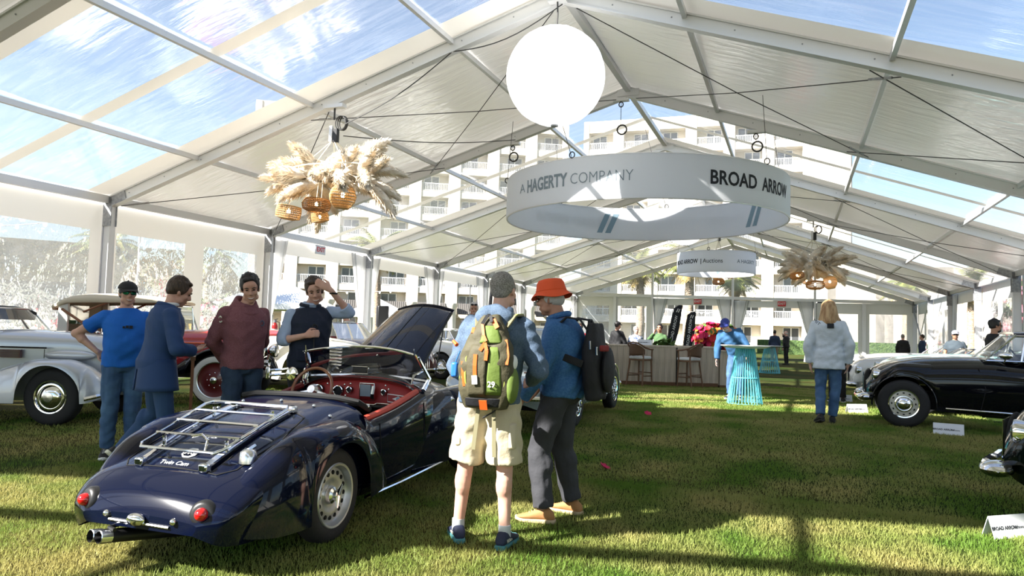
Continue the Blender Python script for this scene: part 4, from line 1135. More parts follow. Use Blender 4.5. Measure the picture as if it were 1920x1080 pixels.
    f = part('filler_cap', MB().lathe([(.055, -.01), (.052, .025), (.045, .055), (.025, .07), (0, .072)], 20, (.40, -.56, deck(.40, -.56))), 'satin_chrome', c)
    part('filler_latch', MB().tube([(.40, -.56, deck(.4, -.56)+.065), (.40, -.50, deck(.4, -.5)+.06)], .012, 8), 'chrome', f)
    for x, y in ((-.47, .20), (.47, .20), (.0, .30), (.30, .26), (-.30, .26)): part('tonneau_stud', MB().sphere((x, y, deck(x, y)+.008), .013, 8, 6), 'chrome', c)
    part('number_plate_lamp', MB().sphere((.0, -.985, .335), (.062, .03, .036), 16, 10), 'chrome', c)
    part('plate_bracket', MB().tube([(-.20, -.975, .315), (.22, -.975, .31)], .008, 6), 'satin_chrome', c)
    for x in (-.22, .25): part('rear_bolt', MB().sphere((x, -.975, .345), .020, 10, 6), 'chrome', c)
    part('tow_hook', MB().tube([(-.16, -.93, .28), (-.17, -1.0, .275), (-.12, -1.01, .27)], .012, 6), 'black_plastic', c)
    for x in (-.17, -.11):
        m = Matrix.Translation((x, -.86, .205)) @ Matrix.Rotation(R(80), 4, 'X') @ Matrix.Rotation(R(-14), 4, 'Y')
        o = part('exhaust_pipe', MB().lathe([(.032, -.3), (.034, .22), (.030, .222), (.029, .05)], 18).xf(m), 'black_plastic', c)
        part('tip', MB().lathe([(.036, .16), (.037, .222), (.033, .225)], 18).xf(m), 'satin_chrome', o)
    for s in (-1, 1):
        o = part('headlamp', MB().sphere((s*.50, 2.78, .63), (.09, .12, .09), 16, 10), 'chrome', c)
        part('side_lamp', MB().lathe([(.05, 0), (.05, .012), (.03, .03), (0, .035)], 16, (s*.60, 1.98, .70)), 'chrome', c)
    part('grille', MB().sphere((0, 3.0, .45), (.16, .05, .17), 16, 10), 'chrome', c)
    part('front_bumper', MB().tube([(-.7, 2.95, .40), (-.4, 3.12, .40), (.4, 3.12, .40), (.7, 2.95, .40)], .035, 8), 'chrome', c)
roadster()
# ------------------------------------------------------------------ the other cars
def glass_quad(par, name, mt, p, frame=None, fr=.012):
    g = part(name, MB().add(p, [tuple(range(len(p)))]), mt, par, smooth=0)
    if frame: part('frame', MB().tube(p, fr, 6, closed=True), frame, g)
    return g
def windscreen(par, y, z0, z1, w0, w1, rake, mt='chrome', curve=.08, gl='glass'):
    def fn(u, v):
        s = 2*u-1; w = w0+(w1-w0)*v; return (s*w, y+curve*(1-s*s)-rake*v, z0+(z1-z0)*v)
    g = part('windscreen', MB().grid(fn, 10, 4), gl, par, smooth=180)
    ed = [fn(0, v) for v in (0, .5, 1)]+[fn(u, 1) for u in np.linspace(.1, 1, 9)]+[fn(1, .5), fn(1, 0)]+[fn(u, 0) for u in np.linspace(.9, .1, 8)]
    part('screen_frame', MB().tube(ed, .014, 6, closed=True), mt, g); return g
def lamp(par, x, y, z, r, mt='chrome', ln=.16):
    o = part('headlamp', MB().lathe([(0, -ln), (r*.55, -ln*.8), (r*.9, -ln*.35), (r, 0), (r*.95, .015)], 20, (x, y, z), 'y'), mt, par)
    part('lens', MB().lathe([(r*.93, .01), (r*.6, .03), (0, .04)], 20, (x, y, z), 'y'), 'glass', o); return o
def silver_car():
    c = car_root('silver classic car with swollen wings and big chrome hubcap beside the blue T-shirt man', (-9.32, 7.41), R(21))
    P = 'silver_paint'; ar = [(0, .415, .37)]
    part('body', body_loft(-4.6, .62, [(-4.6, .35), (-4.2, .62), (-3.4, .72), (-2, .72), (-.9, .66), (-.2, .52), (.3, .40), (.55, .30), (.62, .2)], [(-4.6, .45), (-4, .3), (.2, .34), (.62, .5)],
         [(-4.6, .6), (-3, .98), (.0, .99), (.62, .8)], [(-4.6, .7), (-4, .98), (-3, 1.10), (-1.6, 1.14), (-.9, 1.235), (-.2, 1.205), (.3, 1.16), (.52, 1.05), (.62, .85)], 3.2, ny=50), P, c, smooth=60)
    for s in (-1, 1):
        part('front_wing', fender_loft(-1.55, .66, [(-1.55, .62), (-.6, .68), (0, .70), (.45, .66), (.66, .56)], [(-1.55, .08), (-1.0, .14), (-.4, .21), (.1, .235), (.45, .20), (.62, .11), (.66, .05)],
             [(-1.55, .38), (-1.1, .56), (-.6, .76), (-.15, .86), (.15, .86), (.4, .78), (.58, .62), (.66, .46)], [(-1.55, .25), (-.6, .28), (.45, .3), (.66, .38)], s, 2.4, ar, 44), P, c, smooth=60)
        part('rear_wing', fender_loft(-4.4, -2.6, .70, [(-4.4, .06), (-3.9, .18), (-3.4, .22), (-2.9, .16), (-2.6, .05)], [(-4.4, .4), (-3.9, .72), (-3.4, .86), (-2.9, .7), (-2.6, .4)], .28, s, 2.4, [(-3.2, .40, .37)]), P, c, smooth=60)
        wheel(c, s*.72, 0, .37, .375, .19, .215, s, 'chromecap'); wheel(c, s*.72, -3.2, .37, .375, .19, .215, s, 'chromecap')
        part('belt_line', MB().tube([(s*(.675-.05*max(0, y+.9)), y, 1.0) for y in np.linspace(-2.4, -.2, 9)], .011, 5), 'dark_hole', c)
        lv = part('louvre_panel', MB().box((s*.665, -.95, .915), (.05, .86, .11)), 'maroon_paint', c)
        for i in range(5): part('louvre', MB().beam((s*.692, -1.37, .875+.02*i), (s*.692, -.53, .875+.02*i), .012, .008), 'black_plastic', lv)
        part('panel_seam', MB().tube([(s*.60, -.25, z) for z in (.86, .98)], .005, 4), 'dark_hole', c)
        part('side_pod', MB().sphere((s*.50, .02, .90), (.08, .36, .075), 18, 10), P, c)
        part('wing_trim', MB().tube([(s*.62, .655, .40), (s*.74, .60, .40), (s*.85, .46, .36)], .03, 6), 'chrome', c)
    windscreen(c, -.95, 1.19, 1.52, .60, .54, .28, 'satin_chrome', .12)
    part('soft_top', body_loft(-2.9, -1.15, [(-2.9, .45), (-2.5, .6), (-1.3, .58), (-1.15, .55)], 1.36, [(-2.9, 1.38), (-1.15, 1.46)], [(-2.9, 1.42), (-2.3, 1.56), (-1.3, 1.56), (-1.15, 1.51)], 2.6, ny=16), 'black_canvas', c)
    for s in (-1, 1): part('quarter_frame', MB().tube([(s*.60, -1.25, 1.16), (s*.57, -1.45, 1.45), (s*.60, -2.3, 1.45), (s*.66, -2.5, 1.12)], .018, 6), 'satin_chrome', c)
silver_car()
def red_phaeton():
    c = car_root('red vintage tourer with beige canvas top and whitewall wheels behind the blazer man', (-9.3, 10.25), R(21), name='vintage_car')
    P = 'red_paint'
    part('body', body_loft(-3.15, -.85, [(-3.15, .35), (-2.9, .62), (-2.2, .72), (-1.3, .66), (-.85, .50)], .52, .95, [(-3.15, .98), (-2.8, 1.1), (-2, 1.13), (-1.2, 1.17), (-.85, 1.22)], 4.0, ny=24), P, c, smooth=50)
    part('hood', body_loft(-.88, .42, [(-.88, .50), (0, .40), (.42, .33)], .55, 1.0, [(-.88, 1.24), (0, 1.25), (.42, 1.24)], 2.6, ny=12), P, c, smooth=50)
    for s in (-1, 1):
        part('hood_moulding', MB().tube([(s*.515, -.85, 1.02), (s*.41, .0, 1.02), (s*.34, .42, 1.01)], .010, 5), 'pack_orange', c)
        part('front_wing', fender_loft(-1.1, .56, .70, [(-1.1, .10), (-.5, .14), (.0, .16), (.4, .14), (.56, .06)], [(-1.1, .48), (-.75, .62), (-.4, .84), (0, .965), (.3, .90), (.48, .74), (.56, .55)],
             [(-1.1, .42), (-.6, .5), (0, .62), (.5, .5), (.56, .5)], s, 2.5, [(0, .50, .42)], 34), 'black_paint', c, smooth=60)
        part('running_board', MB().box((s*.74, -1.75, .42), (.3, 1.4, .05)), 'black_paint', c)
        part('rear_wing', fender_loft(-3.3, -2.1, .70, [(-3.3, .08), (-2.8, .17), (-2.1, .1)], [(-3.3, .5), (-2.9, .88), (-2.5, .92), (-2.1, .45)], .4, s, 2.5, [(-2.75, .46, .42)]), 'black_paint', c, smooth=60)
        wheel(c, s*.72, 0, .42, .425, .18, .295, s, 'redwall'); wheel(c, s*.72, -2.75, .42, .425, .18, .295, s, 'redwall')
        lamp(c, s*.36, .62, .90, .13)
        part('lamp_post', MB().tube([(s*.36, .5, .82), (s*.34, .45, .55)], .018, 6), 'chrome', c)
        # canvas top irons
        part('top_iron', MB().tube([(s*.64, -2.1, 1.15), (s*.66, -2.72, 1.54)], [.022, .022], 6), 'tan_wood', c)
        part('top_iron', MB().tube([(s*.66, -2.35, 1.50), (s*.62, -1.95, 1.68)], .018, 6), 'tan_wood', c)
        part('iron_knuckle', MB().sphere((s*.66, -2.08, 1.16), .035, 8, 6), 'chrome', c)
        part('rear_quarter_post', MB().box((s*.60, -2.72, 1.42), (.05, .16, .56)), 'whitewall', c)
        part('screen_stanchion', MB().tube([(s*.56, -.92, 1.2), (s*.55, -1.08, 1.66)], .018, 6), 'chrome', c)
    part('canvas_top', body_loft(-2.95, -1.0, [(-2.95, .58), (-2.7, .68), (-1.2, .64), (-1.0, .58)], [(-2.95, 1.52), (-2.6, 1.64), (-1.0, 1.68)], [(-2.95, 1.58), (-1.0, 1.7)], [(-2.95, 1.64), (-2.6, 1.80), (-2.2, 1.84), (-1.2, 1.80), (-1.0, 1.74)], 3.2, ny=20), 'canvas_beige', c, smooth=60)
    part('rear_curtain', MB().box((0, -2.74, 1.42), (1.12, .03, .62)), 'canvas_inner', c)
    part('rear_window', MB().box((.18, -2.71, 1.45), (.55, .02, .32)), 'glass', c)
    windscreen(c, -.98, 1.22, 1.66, .54, .54, .06, 'chrome', 0)
    part('radiator', MB().box((0, .46, .92), (.56, .08, .66)), 'chrome', c, bev=.03)
    for z in (.52, .60): part('bumper', MB().tube([(-.75, .84, z), (-.3, .98, z), (.3, .98, z), (.75, .84, z)], .024, 8), 'chrome', c)
    for s in (-1, 1): part('bumper_end', MB().box((s*.74, .86, .56), (.08, .06, .2)), 'chrome', c, bev=.02)
    part('chassis', MB().box((0, -1.3, .48), (.7, 3.6, .12)), 'black_plastic', c)
    part('horn', MB().lathe([(.02, -.1), (.03, 0), (.07, .08)], 14, (.2, .62, .70), 'y'), 'chrome', c)
red_phaeton()
def cream_car():
    c = car_root('cream classic car with coffin shaped louvred nose behind the navy vest man', (-8.75, 12.35), R(-20))
    P = 'cream_paint'
    part('body', body_loft(-4.2, .75, [(-4.2, .3), (-3.7, .6), (-2, .72), (-.8, .60), (0, .40), (.55, .33), (.75, .26)], [(-4.2, .45), (-3.5, .3), (.75, .32)], .9,
         [(-4.2, .8), (-3.4, 1.05), (-1.3, 1.12), (-.7, 1.12), (.4, 1.06), (.65, 1.02), (.75, .98)], 4.5, ny=36), P, c, smooth=50)
    for i in range(9):
        z = .42+.062*i; part('nose_louvre', MB().tube([(.36, -.2, z), (.355, .5, z), (.28, .765, z), (-.28, .765, z), (-.355, .5, z), (-.36, -.2, z)], .010, 5), 'satin_chrome', c)
    for s in (-1, 1):
        part('front_wing', fender_loft(-1.5, .80, [(-1.5, .58), (-.5, .64), (.3, .64), (.8, .54)], [(-1.5, .06), (-.8, .16), (0, .225), (.45, .22), (.72, .12), (.8, .04)],
             [(-1.5, .36), (-.9, .62), (-.3, .86), (.1, .90), (.45, .82), (.7, .64), (.8, .46)], [(-1.5, .26), (.5, .28), (.8, .38)], s, 2.4, [(-.02, .40, .36)], 38), P, c, smooth=60)
        part('rear_wing', fender_loft(-4.1, -2.4, .66, [(-4.1, .06), (-3.3, .2), (-2.4, .06)], [(-4.1, .4), (-3.3, .86), (-2.4, .4)], .28, s, 2.4, [(-3.2, .39, .36)]), P, c, smooth=60)
        wheel(c, s*.68, 0, .36, .365, .18, .21, s, 'chromecap'); wheel(c, s*.68, -3.2, .36, .365, .18, .21, s, 'chromecap')
        part('side_trim', MB().tube([(s*.50, -.2, .62), (s*.62, -.9, .62), (s*.71, -2.0, .62)], .012, 5), 'satin_chrome', c)
    windscreen(c, -.85, 1.10, 1.42, .56, .50, .22, 'satin_chrome')
    part('bumper', MB().tube([(-.7, .74, .45), (-.3, .95, .45), (.3, .95, .45), (.7, .74, .45)], .03, 8), 'chrome', c)
    part('folded_top', body_loft(-2.5, -1.7, [(-2.5, .4), (-2.1, .6), (-1.7, .5)], 1.05, 1.12, [(-2.5, 1.15), (-2.1, 1.24), (-1.7, 1.15)], 2.6, ny=10), 'red_paint', c)
cream_car()
def gcar(label, loc, hd, paint, L=4.3, wb=2.6, hw=.78, hood=.92, belt=.90, roof=None, style='bent', ws=(-1.0, 1.30), open_bonnet=False, extra=None, fo=.55, wr=.34, wstyle='chrome', topcol=None, wingz=.86, z=None, seats='red_leather', grille=True):
    """generic classic car: origin under the front axle, +y forward"""
    c = car_root(label, loc if z is None else (loc[0], loc[1], z), hd)
    re = fo-L; ar = [(0, wr+.06, wr), (-wb, wr+.06, wr)]
    W = [(re, .25*hw), (re+.10, .62*hw), (re+.35, .86*hw), (-wb, .97*hw), (-wb*.5, hw), (-.4, .985*hw), (.0, .97*hw), (fo-.25, .86*hw), (fo-.06, .66*hw), (fo, .45*hw)]
    ZT = [(re, .50), (re+.12, .66), (re+.4, .80), (-wb, belt+.04), (ws[0]-.5, belt+.05), (ws[0], hood+.06), (-.3, hood+.03), (fo-.4, hood-.03), (fo-.12, hood-.14), (fo, hood-.34)]
    ZM = [(re, .45), (re+.4, .56), (-wb*.5, .60), (0, .60), (fo, .48)]
    ZL = [(re, .40), (re+.3, .27), (-.3, .25), (fo-.2, .28), (fo, .36)]
    def mk(x, y, zz):
        if roof is None and ws[0]-1.25 < y < ws[0]-.05 and abs(x) < hw*.72 and zz > belt-.12: return True
        if open_bonnet and -.05 > y-fo+.25 and y > ws[0]+.35 and abs(x) < hw*.5 and zz > .7: return True
        return False
    part('body', body_loft(re, fo, W, ZL, ZM, ZT, [(re, 2.2), (-wb*.5, 3.2), (0, 2.8), (fo, 2.3)], ar, 56, .95, mk, 16), paint, c, smooth=60)
    part('underbody', MB().box((0, (re+fo)/2, .36), (hw*1.5, L*.8, .2)), 'dark_hole', c)
    for s in (-1, 1):
        part('wing_crown', fender_loft(-.95, fo-.02, [(-.95, hw*.72), (0, hw*.76), (fo-.02, hw*.62)], [(-.95, .04), (-.3, .17), (.1, .18), (fo-.15, .13), (fo-.02, .05)],
             [(-.95, hood-.22), (-.4, hood-.06), (0, wingz+.03), (fo-.25, wingz-.06), (fo-.08, wingz-.2), (fo-.02, wingz-.34)], [(-.95, .55), (0, .6), (fo-.02, .42)], s, 2.4, [ar[0]], 26), paint, c, smooth=60)
        for yy in (0, -wb):
            wheel(c, s*(hw-.09), yy, wr, wr+.005, .17, wr*.60, s, style)
            r = wr+.075
            part('arch_lip', MB().tube([(s*(hw*(.985 if yy else .975)), yy+r*math.cos(a), wr+r*math.sin(a)) for a in np.linspace(-.1, PI+.1, 20)], .012, 6), paint, c)
        part('sill_strip', MB().tube([(s*(hw*.965), -.52, .30), (s*(hw*.985), -wb*.5, .285), (s*(hw*.965), -wb+.5, .30)], .014, 6), 'chrome', c)
        part('door_seam', MB().tube([(s*(hw*1.0), ws[0]+.08, .32), (s*(hw*1.001), ws[0]+.02, .6), (s*(hw*.93), ws[0]+.10, belt-.06)], .006, 5), 'dark_hole', c)
        o = part('door_handle', MB().tube([(s*hw*.99, ws[0]-.85, belt-.16), (s*(hw*.99+.03), ws[0]-.90, belt-.155), (s*hw*.99, ws[0]-1.0, belt-.15)], .012, 6), 'chrome', c)
        lamp(c, s*hw*.68, fo-.10, wingz-.17, .095)
        part('bumper_end', MB().sphere((s*hw*.78, fo+.02, .40), (.16, .12, .065), 16, 8), 'chrome', c)
    part('bumper', MB().tube([(-hw*.8, fo+.0, .40), (-hw*.4, fo+.13, .40), (hw*.4, fo+.13, .40), (hw*.8, fo+.0, .40)], .035, 8), 'chrome', c)
    part('rear_bumper', MB().tube([(-hw*.8, re+.12, .44), (-hw*.4, re-.03, .44), (hw*.4, re-.03, .44), (hw*.8, re+.12, .44)], .032, 8), 'chrome', c)
    if grille:
        g = part('grille', MB().sphere((0, fo-.04, .58), (.22, .07, .22), 16, 10), 'dark_hole', c)
        for i in range(7): part('grille_bar', MB().tube([(-.18+.06*i, fo+.035, .42), (-.18+.06*i, fo+.03, .74)], .007, 5), 'chrome', g)
    w0, w1 = hw*.80, hw*.64
    windscreen(c, ws[0], hood+.03, ws[1], w0, w1, .38, wstyle)
    if roof:
        r0, r1 = ws[0]-.38, ws[0]-1.55
        tp = body_loft(r1-.75, r0+.02, [(r1-.75, w0*.9), (r1, w1*1.02), (r0, w1*1.0), (r0+.02, w1*.98)], [(r1-.75, belt-.14), (r1-.4, belt+.08), (r1, roof-.12), (r0, roof-.075)], [(r1-.75, belt-.12), (r1-.4, belt+.1), (r1, roof-.1), (r0, roof-.06)],
             [(r1-.75, belt-.02), (r1-.35, roof-.14), (r1, roof-.02), ((r0+r1)/2, roof+.02), (r0, roof-.01)], 3.0, ny=22)
        part('roof', tp, topcol or paint, c, smooth=60)
        for s in (-1, 1):
            a = (s*w0*.99, ws[0]+.0, belt+.05); b = (s*w1*.99, r0, roof-.075); d = (s*w1*1.0, r1+.25, roof-.08); e = (s*w0*1.01, r1+.10, belt+.05)
            m0 = (s*w0*1.0, ws[0]-.42, belt+.05); m1 = (s*w1*1.03, ws[0]-.50, roof-.075)
            g = glass_quad(c, 'side_window', 'glass', [a, b, d, e], 'chrome', .014)
            part('window_divider', MB().tube([m0, m1], .014, 6), 'chrome', g)
            part('rear_pillar', MB().add([d, e, (s*w0*1.0, r1-.6, belt-.05), (s*w1*.95, r1-.25, roof-.16)], [(0, 1, 2, 3)]), topcol or paint, c, smooth=0, solid=.03)
            mm = part('door_mirror', MB().sphere((s*(hw*.97), ws[0]-.22, belt+.13), (.05, .09, .05), 12, 8), 'chrome', c)
            part('mirror_arm', MB().tube([(s*hw*.93, ws[0]-.2, belt+.03), (s*(hw*.97), ws[0]-.22, belt+.11)], .01, 5), 'chrome', mm)
        part('seat_block', MB().box((0, r1+.9, belt-.06), (hw*1.25, .4, .4)), 'dark_hole', c, bev=.05)
    else:
        part('cockpit_tub', MB().box((0, ws[0]-.65, .55), (hw*1.35, 1.2, .3)), seats, c)
        for s in (-1, 1): part('seat_back', MB().box((s*hw*.36, ws[0]-1.1, belt-.08), (hw*.6, .14, .4)), seats, c, bev=.05)
    st = Matrix.Translation((-hw*.4, ws[0]-.42, belt+.04)) @ Matrix.Rotation(R(66), 4, 'X')
    part('steering_wheel', MB().tube([(.19*math.cos(a), .19*math.sin(a), 0) for a in np.linspace(0, 2*PI, 24, False)], .012, 6, closed=True).xf(st), 'black_plastic' if roof else 'white_paint', c)
    if open_bonnet:
        bm_ = Matrix.Translation((0, ws[0]+.4, hood+.02)) @ Matrix.Rotation(R(open_bonnet), 4, 'X')
        ln = fo-.25-ws[0]-.4
        part('bonnet', MB().grid(lambda u, v: bm_ @ Vector(((2*u-1)*hw*.5*(1-.2*v), ln*v, .10*(1-(2*u-1)**2)-.05*v*v)), 12, 8), paint, c, smooth=180, solid=.02)
        part('engine_bay', MB().box((0, (fo+ws[0])/2, .66), (hw*.9, 1.1, .05)), 'dark_hole', c)
    return c
def aston():
    c = gcar('silver grey coupe with wire wheels and side vent beyond the hat man', (-3.62, 11.94), R(92), 'grey_green_paint', L=4.4, wb=2.5, hw=.83, hood=.90, belt=.90, roof=1.32, style='wire', ws=(-1.05, 1.27), fo=.62, wr=.335, z=.16)
    for s in (-1, 1):
        v = part('side_vent', MB().box((s*.815, -.66, .66), (.03, .20, .12)), 'dark_hole', c, bev=.01)
        part('vent_strake', MB().tube([(s*.835, -.80, .665), (s*.84, -.5, .665)], .010, 6), 'chrome', v)
aston()
c = gcar('glossy black sports saloon with chrome sill strip and cream disc wheels', (1.50, 12.56), R(177), 'black_paint', L=4.6, wb=2.65, hw=.78, hood=.97, belt=.94, roof=1.42, style='bent', ws=(-1.02, 1.36), fo=.47, wr=.335, wingz=.89)
gcar('very dark car with a torpedo chrome bumper end cut off at the frame edge', (2.44, 6.95), R(160), 'green_black_paint', L=4.5, wb=2.6, hw=.80, hood=1.0, belt=.94, roof=1.5, style='bent', ws=(-1.1, 1.42), fo=.80, wr=.36, wingz=.86)
gcar('pale turquoise car hidden behind the black saloon with only its nose showing', (2.0, 15.2), R(184), 'teal_paint', L=4.3, wb=2.5, hw=.78, hood=1.02, belt=.92, style='bent', ws=(-1.2, 1.15), fo=.60, wr=.35, wingz=.94)
gcar('white roadster standing next beyond the turquoise car', (1.85, 18.0), R(186), 'white_paint', L=4.2, wb=2.5, hw=.76, hood=.98, belt=.90, style='wire', ws=(-1.25, 1.22), fo=.75, wr=.34)
gcar('dark green sports car standing beyond the white roadster', (2.5, 20.8), R(186), 'green_black_paint', L=4.1, wb=2.4, hw=.74, hood=.90, belt=.88, style='wire', ws=(-1.1, 1.2), fo=.75, wr=.33)
gcar('white open tourer with dark folded top behind the blond woman', (2.3, 24.0), R(186), 'white_paint', L=4.4, wb=2.6, hw=.78, hood=1.02, belt=.95, style='wire', ws=(-1.3, 1.36), fo=.7, wr=.34)
gcar('low black coupe in the row near the two suited men', (4.6, 19.0), R(196), 'black_paint', L=4.1, wb=2.4, hw=.76, hood=.85, belt=.86, roof=1.24, style='wire', ws=(-.9, 1.2), fo=.8, wr=.32) if False else None
gcar('red open sports car far down the row by the fire extinguisher', (4.2, 31.5), R(196), 'red_paint', L=4.1, wb=2.4, hw=.76, hood=.88, belt=.86, style='wire', ws=(-.9, 1.2), fo=.8, wr=.32)
gcar('maroon tourer with long low bonnet beyond the cream car', (-9.0, 15.5), R(-14), 'maroon_paint', L=4.8, wb=2.9, hw=.80, hood=1.02, belt=.98, style='bent', ws=(-1.5, 1.45), fo=.8, wr=.36)
gcar('white saloon with green tinted glass behind the raised navy bonnet', (-8.9, 18.7), R(-14), 'white_paint', L=4.6, wb=2.7, hw=.80, hood=1.0, belt=.95, roof=1.45, style='bent', ws=(-1.1, 1.38), fo=.75, wr=.35)
gcar('white coupe standing between the maroon tourer and the far hotel side', (-9.4, 22.3), R(-14), 'white_paint', L=4.4, wb=2.6, hw=.78, hood=.96, belt=.92, roof=1.40, style='bent', ws=(-1.1, 1.34), fo=.7, wr=.34)
# ================================================================== people
def remesh(mb, vox, smooth=4, fold=0.0, seed=0.0, fdir=None):
    me = mb.mesh('tmp', 0); fixn(me); o = bpy.data.objects.new('tmp', me); TMP.collection.objects.link(o)
    md = o.modifiers.new('r', 'REMESH'); md.mode = 'VOXEL'; md.voxel_size = vox; md.use_smooth_shade = True
    if smooth:
        sm = o.modifiers.new('s', 'SMOOTH'); sm.factor = .5; sm.iterations = smooth
    r = evaluated(o)
    bpy.data.objects.remove(o); bpy.data.meshes.remove(me)
    if fold:
        n = len(r.vertices); co = np.empty(n*3); no = np.empty(n*3)
        r.vertices.foreach_get('co', co); r.vertex_normals.foreach_get('vector', no)
        co = co.reshape(-1, 3); no = no.reshape(-1, 3); x, y, z = co[:, 0], co[:, 1], co[:, 2]
        d = np.sin(30*z+7*np.sin(8*x+seed)+6*np.sin(7*y+5*z+seed))+.8*np.sin(21*z-24*x+5*np.sin(9*y+seed*2))+.6*np.sin(46*z+19*y+4*np.sin(11*x))
        co += no*(fold*d*.5)[:, None]
        r.vertices.foreach_set('co', co.ravel()); r.update()
    r.polygons.foreach_set('use_smooth', [True]*len(r.polygons))
    return r
def limb(mb, pts, rs, n=12, flat=False):
    """tapered limb with rounded ends, smooth through its joints"""
    P = [Vector(p) for p in pts]; out = []; rr = []
    for i in range(len(P)-1):
        for k in range(5):
            t = k/5; out.append(P[i].lerp(P[i+1], t)); rr.append(rs[i]*(1-t)+rs[i+1]*t)
    out.append(P[-1]); rr.append(rs[-1])
    mb.tube(out, rr, n); mb.sphere(P[0], rs[0], n, 8)
    if not flat: mb.sphere(P[-1], rs[-1], n, 8)
    for p, r in zip(P[1:-1], rs[1:-1]): mb.sphere(p, r*1.01, n, 8)
def torso(mb, J, secs, grow=0.0):
    """secs: (t along pelvis-chest-neck, half width, half depth, forward offset)"""
    pe, ch, nk = J['pelvis'], J['chest'], J['neck']
    hs = (J['hipR']-J['hipL']).normalized(); ss = (J['shR']-J['shL']).normalized()
    rings = []
    for t, w, d, off in secs:
        p = pe.lerp(ch, t/.55) if t < .55 else ch.lerp(nk, (t-.55)/.45)
        if t < 0: p = pe+Vector((0, 0, t*.58))
        side = hs.lerp(ss, max(0, min(1, t))).normalized(); up = ((ch-pe) if t < .4 else (nk-pe)).normalized()
        fw = up.cross(side).normalized(); p = p+fw*off
        ring = []
        for k in range(24):
            a = 2*PI*k/24; c, s = math.cos(a), math.sin(a)
            ring.append(p+side*((w+grow)*sp(c, .85))+fw*((d+grow)*sp(s, .9)))
        rings.append(ring)
    mb.loft(rings, True)
TORSO_M = [(-.16, .10, .085, 0), (-.08, .165, .115, -.01), (.06, .172, .120, -.012), (.22, .155, .110, .0), (.38, .158, .112, .006), (.55, .172, .122, .004), (.70, .180, .120, -.004), (.82, .168, .105, -.010), (.90, .138, .085, -.014), (.97, .092, .070, -.012), (1.04, .060, .062, -.006)]
def skeleton(h, pose):
    J = dict(pelvis=(0, 0, .96), chest=(0, .01, 1.27), neck=(0, -.005, 1.505), head=(0, .02, 1.655),
             shR=(.172, -.01, 1.415), shL=(-.172, -.01, 1.415), elR=(.245, -.02, 1.14), elL=(-.245, -.02, 1.14), wrR=(.25, .06, .89), wrL=(-.25, .06, .89),
             hipR=(.092, 0, .92), hipL=(-.092, 0, .92), knR=(.10, .015, .50), knL=(-.10, .015, .50), anR=(.11, -.02, .095), anL=(-.11, -.02, .095))
    for k, v in pose.items():
        if k in J: J[k] = v
    s = h/1.78
    return {k: Vector(v)*s for k, v in J.items()}, s
def hand_geo(mb, wr, d, n, side, s, curl=.5, spread=.05):
    """d: towards the fingers, n: palm normal, side: +1 right hand; the thumb leaves the side of the palm"""
    d = Vector(d).normalized(); n = Vector(n); n = (n-d*n.dot(d)).normalized(); u = d.cross(n).normalized()*side
    wr = Vector(wr)
    rings = []
    for t, w, th in ((-.02, .024, .019), (.02, .031, .018), (.055, .040, .016), (.092, .041, .013), (.102, .036, .010)):
        rings.append([wr+(d*t+u*(w*math.cos(a))+n*(th*math.sin(a)))*s for a in np.linspace(0, 2*PI, 12, False)])
    mb.loft(rings, True)
    for k, (o, l) in enumerate(((-.031, .060), (-.0105, .073), (.0105, .079), (.031, .071))):
        p = wr+(d*.094+u*o)*s; dr = (d+u*o*spread*30).normalized(); pts = [p-dr*.012*s]; r0 = .0092 if k else .0080
        for i, f in enumerate((.44, .31, .25)):
            a = curl*(.55+.55*i); dd = dr*math.cos(a)+n*math.sin(a); p = p+dd*(l*f)*s; pts.append(p)
        limb(mb, pts, [r0*s*1.08, r0*s, r0*s*.94, r0*s*.80], 8)
    p = wr+(d*.030+u*.028)*s; dd = (d*.62+u*.66+n*.28).normalized(); q = p+dd*.042*s; d2 = (d*.85+u*.10+n*(.25+curl*.5)).normalized(); r = q+d2*.034*s
    limb(mb, [p, q, r, r+(d2+n*curl*.4).normalized()*.026*s], [.0135*s, .0115*s, .0102*s, .0085*s], 8)
def head_mat(J, s, yaw=0, pitch=0, roll=0):
    return Matrix.Translation(J['head']) @ Matrix.Rotation(yaw, 4, 'Z') @ Matrix.Rotation(pitch, 4, 'X') @ Matrix.Rotation(roll, 4, 'Y') @ Matrix.Scale(s, 4)
def head_geo(mb, H):
    h = MB()
    h.sphere((0, -.014, .032), (.075, .096, .088), 24, 16); h.sphere((0, .026, -.035), (.059, .064, .086), 20, 14)
    h.sphere((0, .058, -.094), (.030, .026, .022), 12, 8); h.sphere((0, .060, .045), (.055, .032, .045), 16, 10)
    for sx in (-1, 1):
        h.sphere((sx*.037, .058, -.022), (.026, .026, .026), 12, 8); h.sphere((sx*.033, .078, .030), (.023, .012, .008), 10, 6)
        h.sphere((sx*.075, -.010, -.006), (.010, .020, .031), 10, 8, Matrix.Rotation(sx*.35, 3, 'Z')); h.sphere((sx*.047, .018, -.070), (.024, .040, .026), 10, 8)
    h.tube([(0, .086, .022), (0, .098, .002), (0, .110, -.020), (0, .096, -.030)], [.0075, .010, .0135, .011], 10)
    for sx in (-1, 1): h.sphere((sx*.012, .094, -.024), .009, 8, 6)
    h.sphere((0, .084, -.056), (.024, .011, .007), 12, 6); h.sphere((0, .083, -.067), (.021, .011, .008), 12, 6)
    mb.add([H @ Vector(p) for p in h.v], h.f)
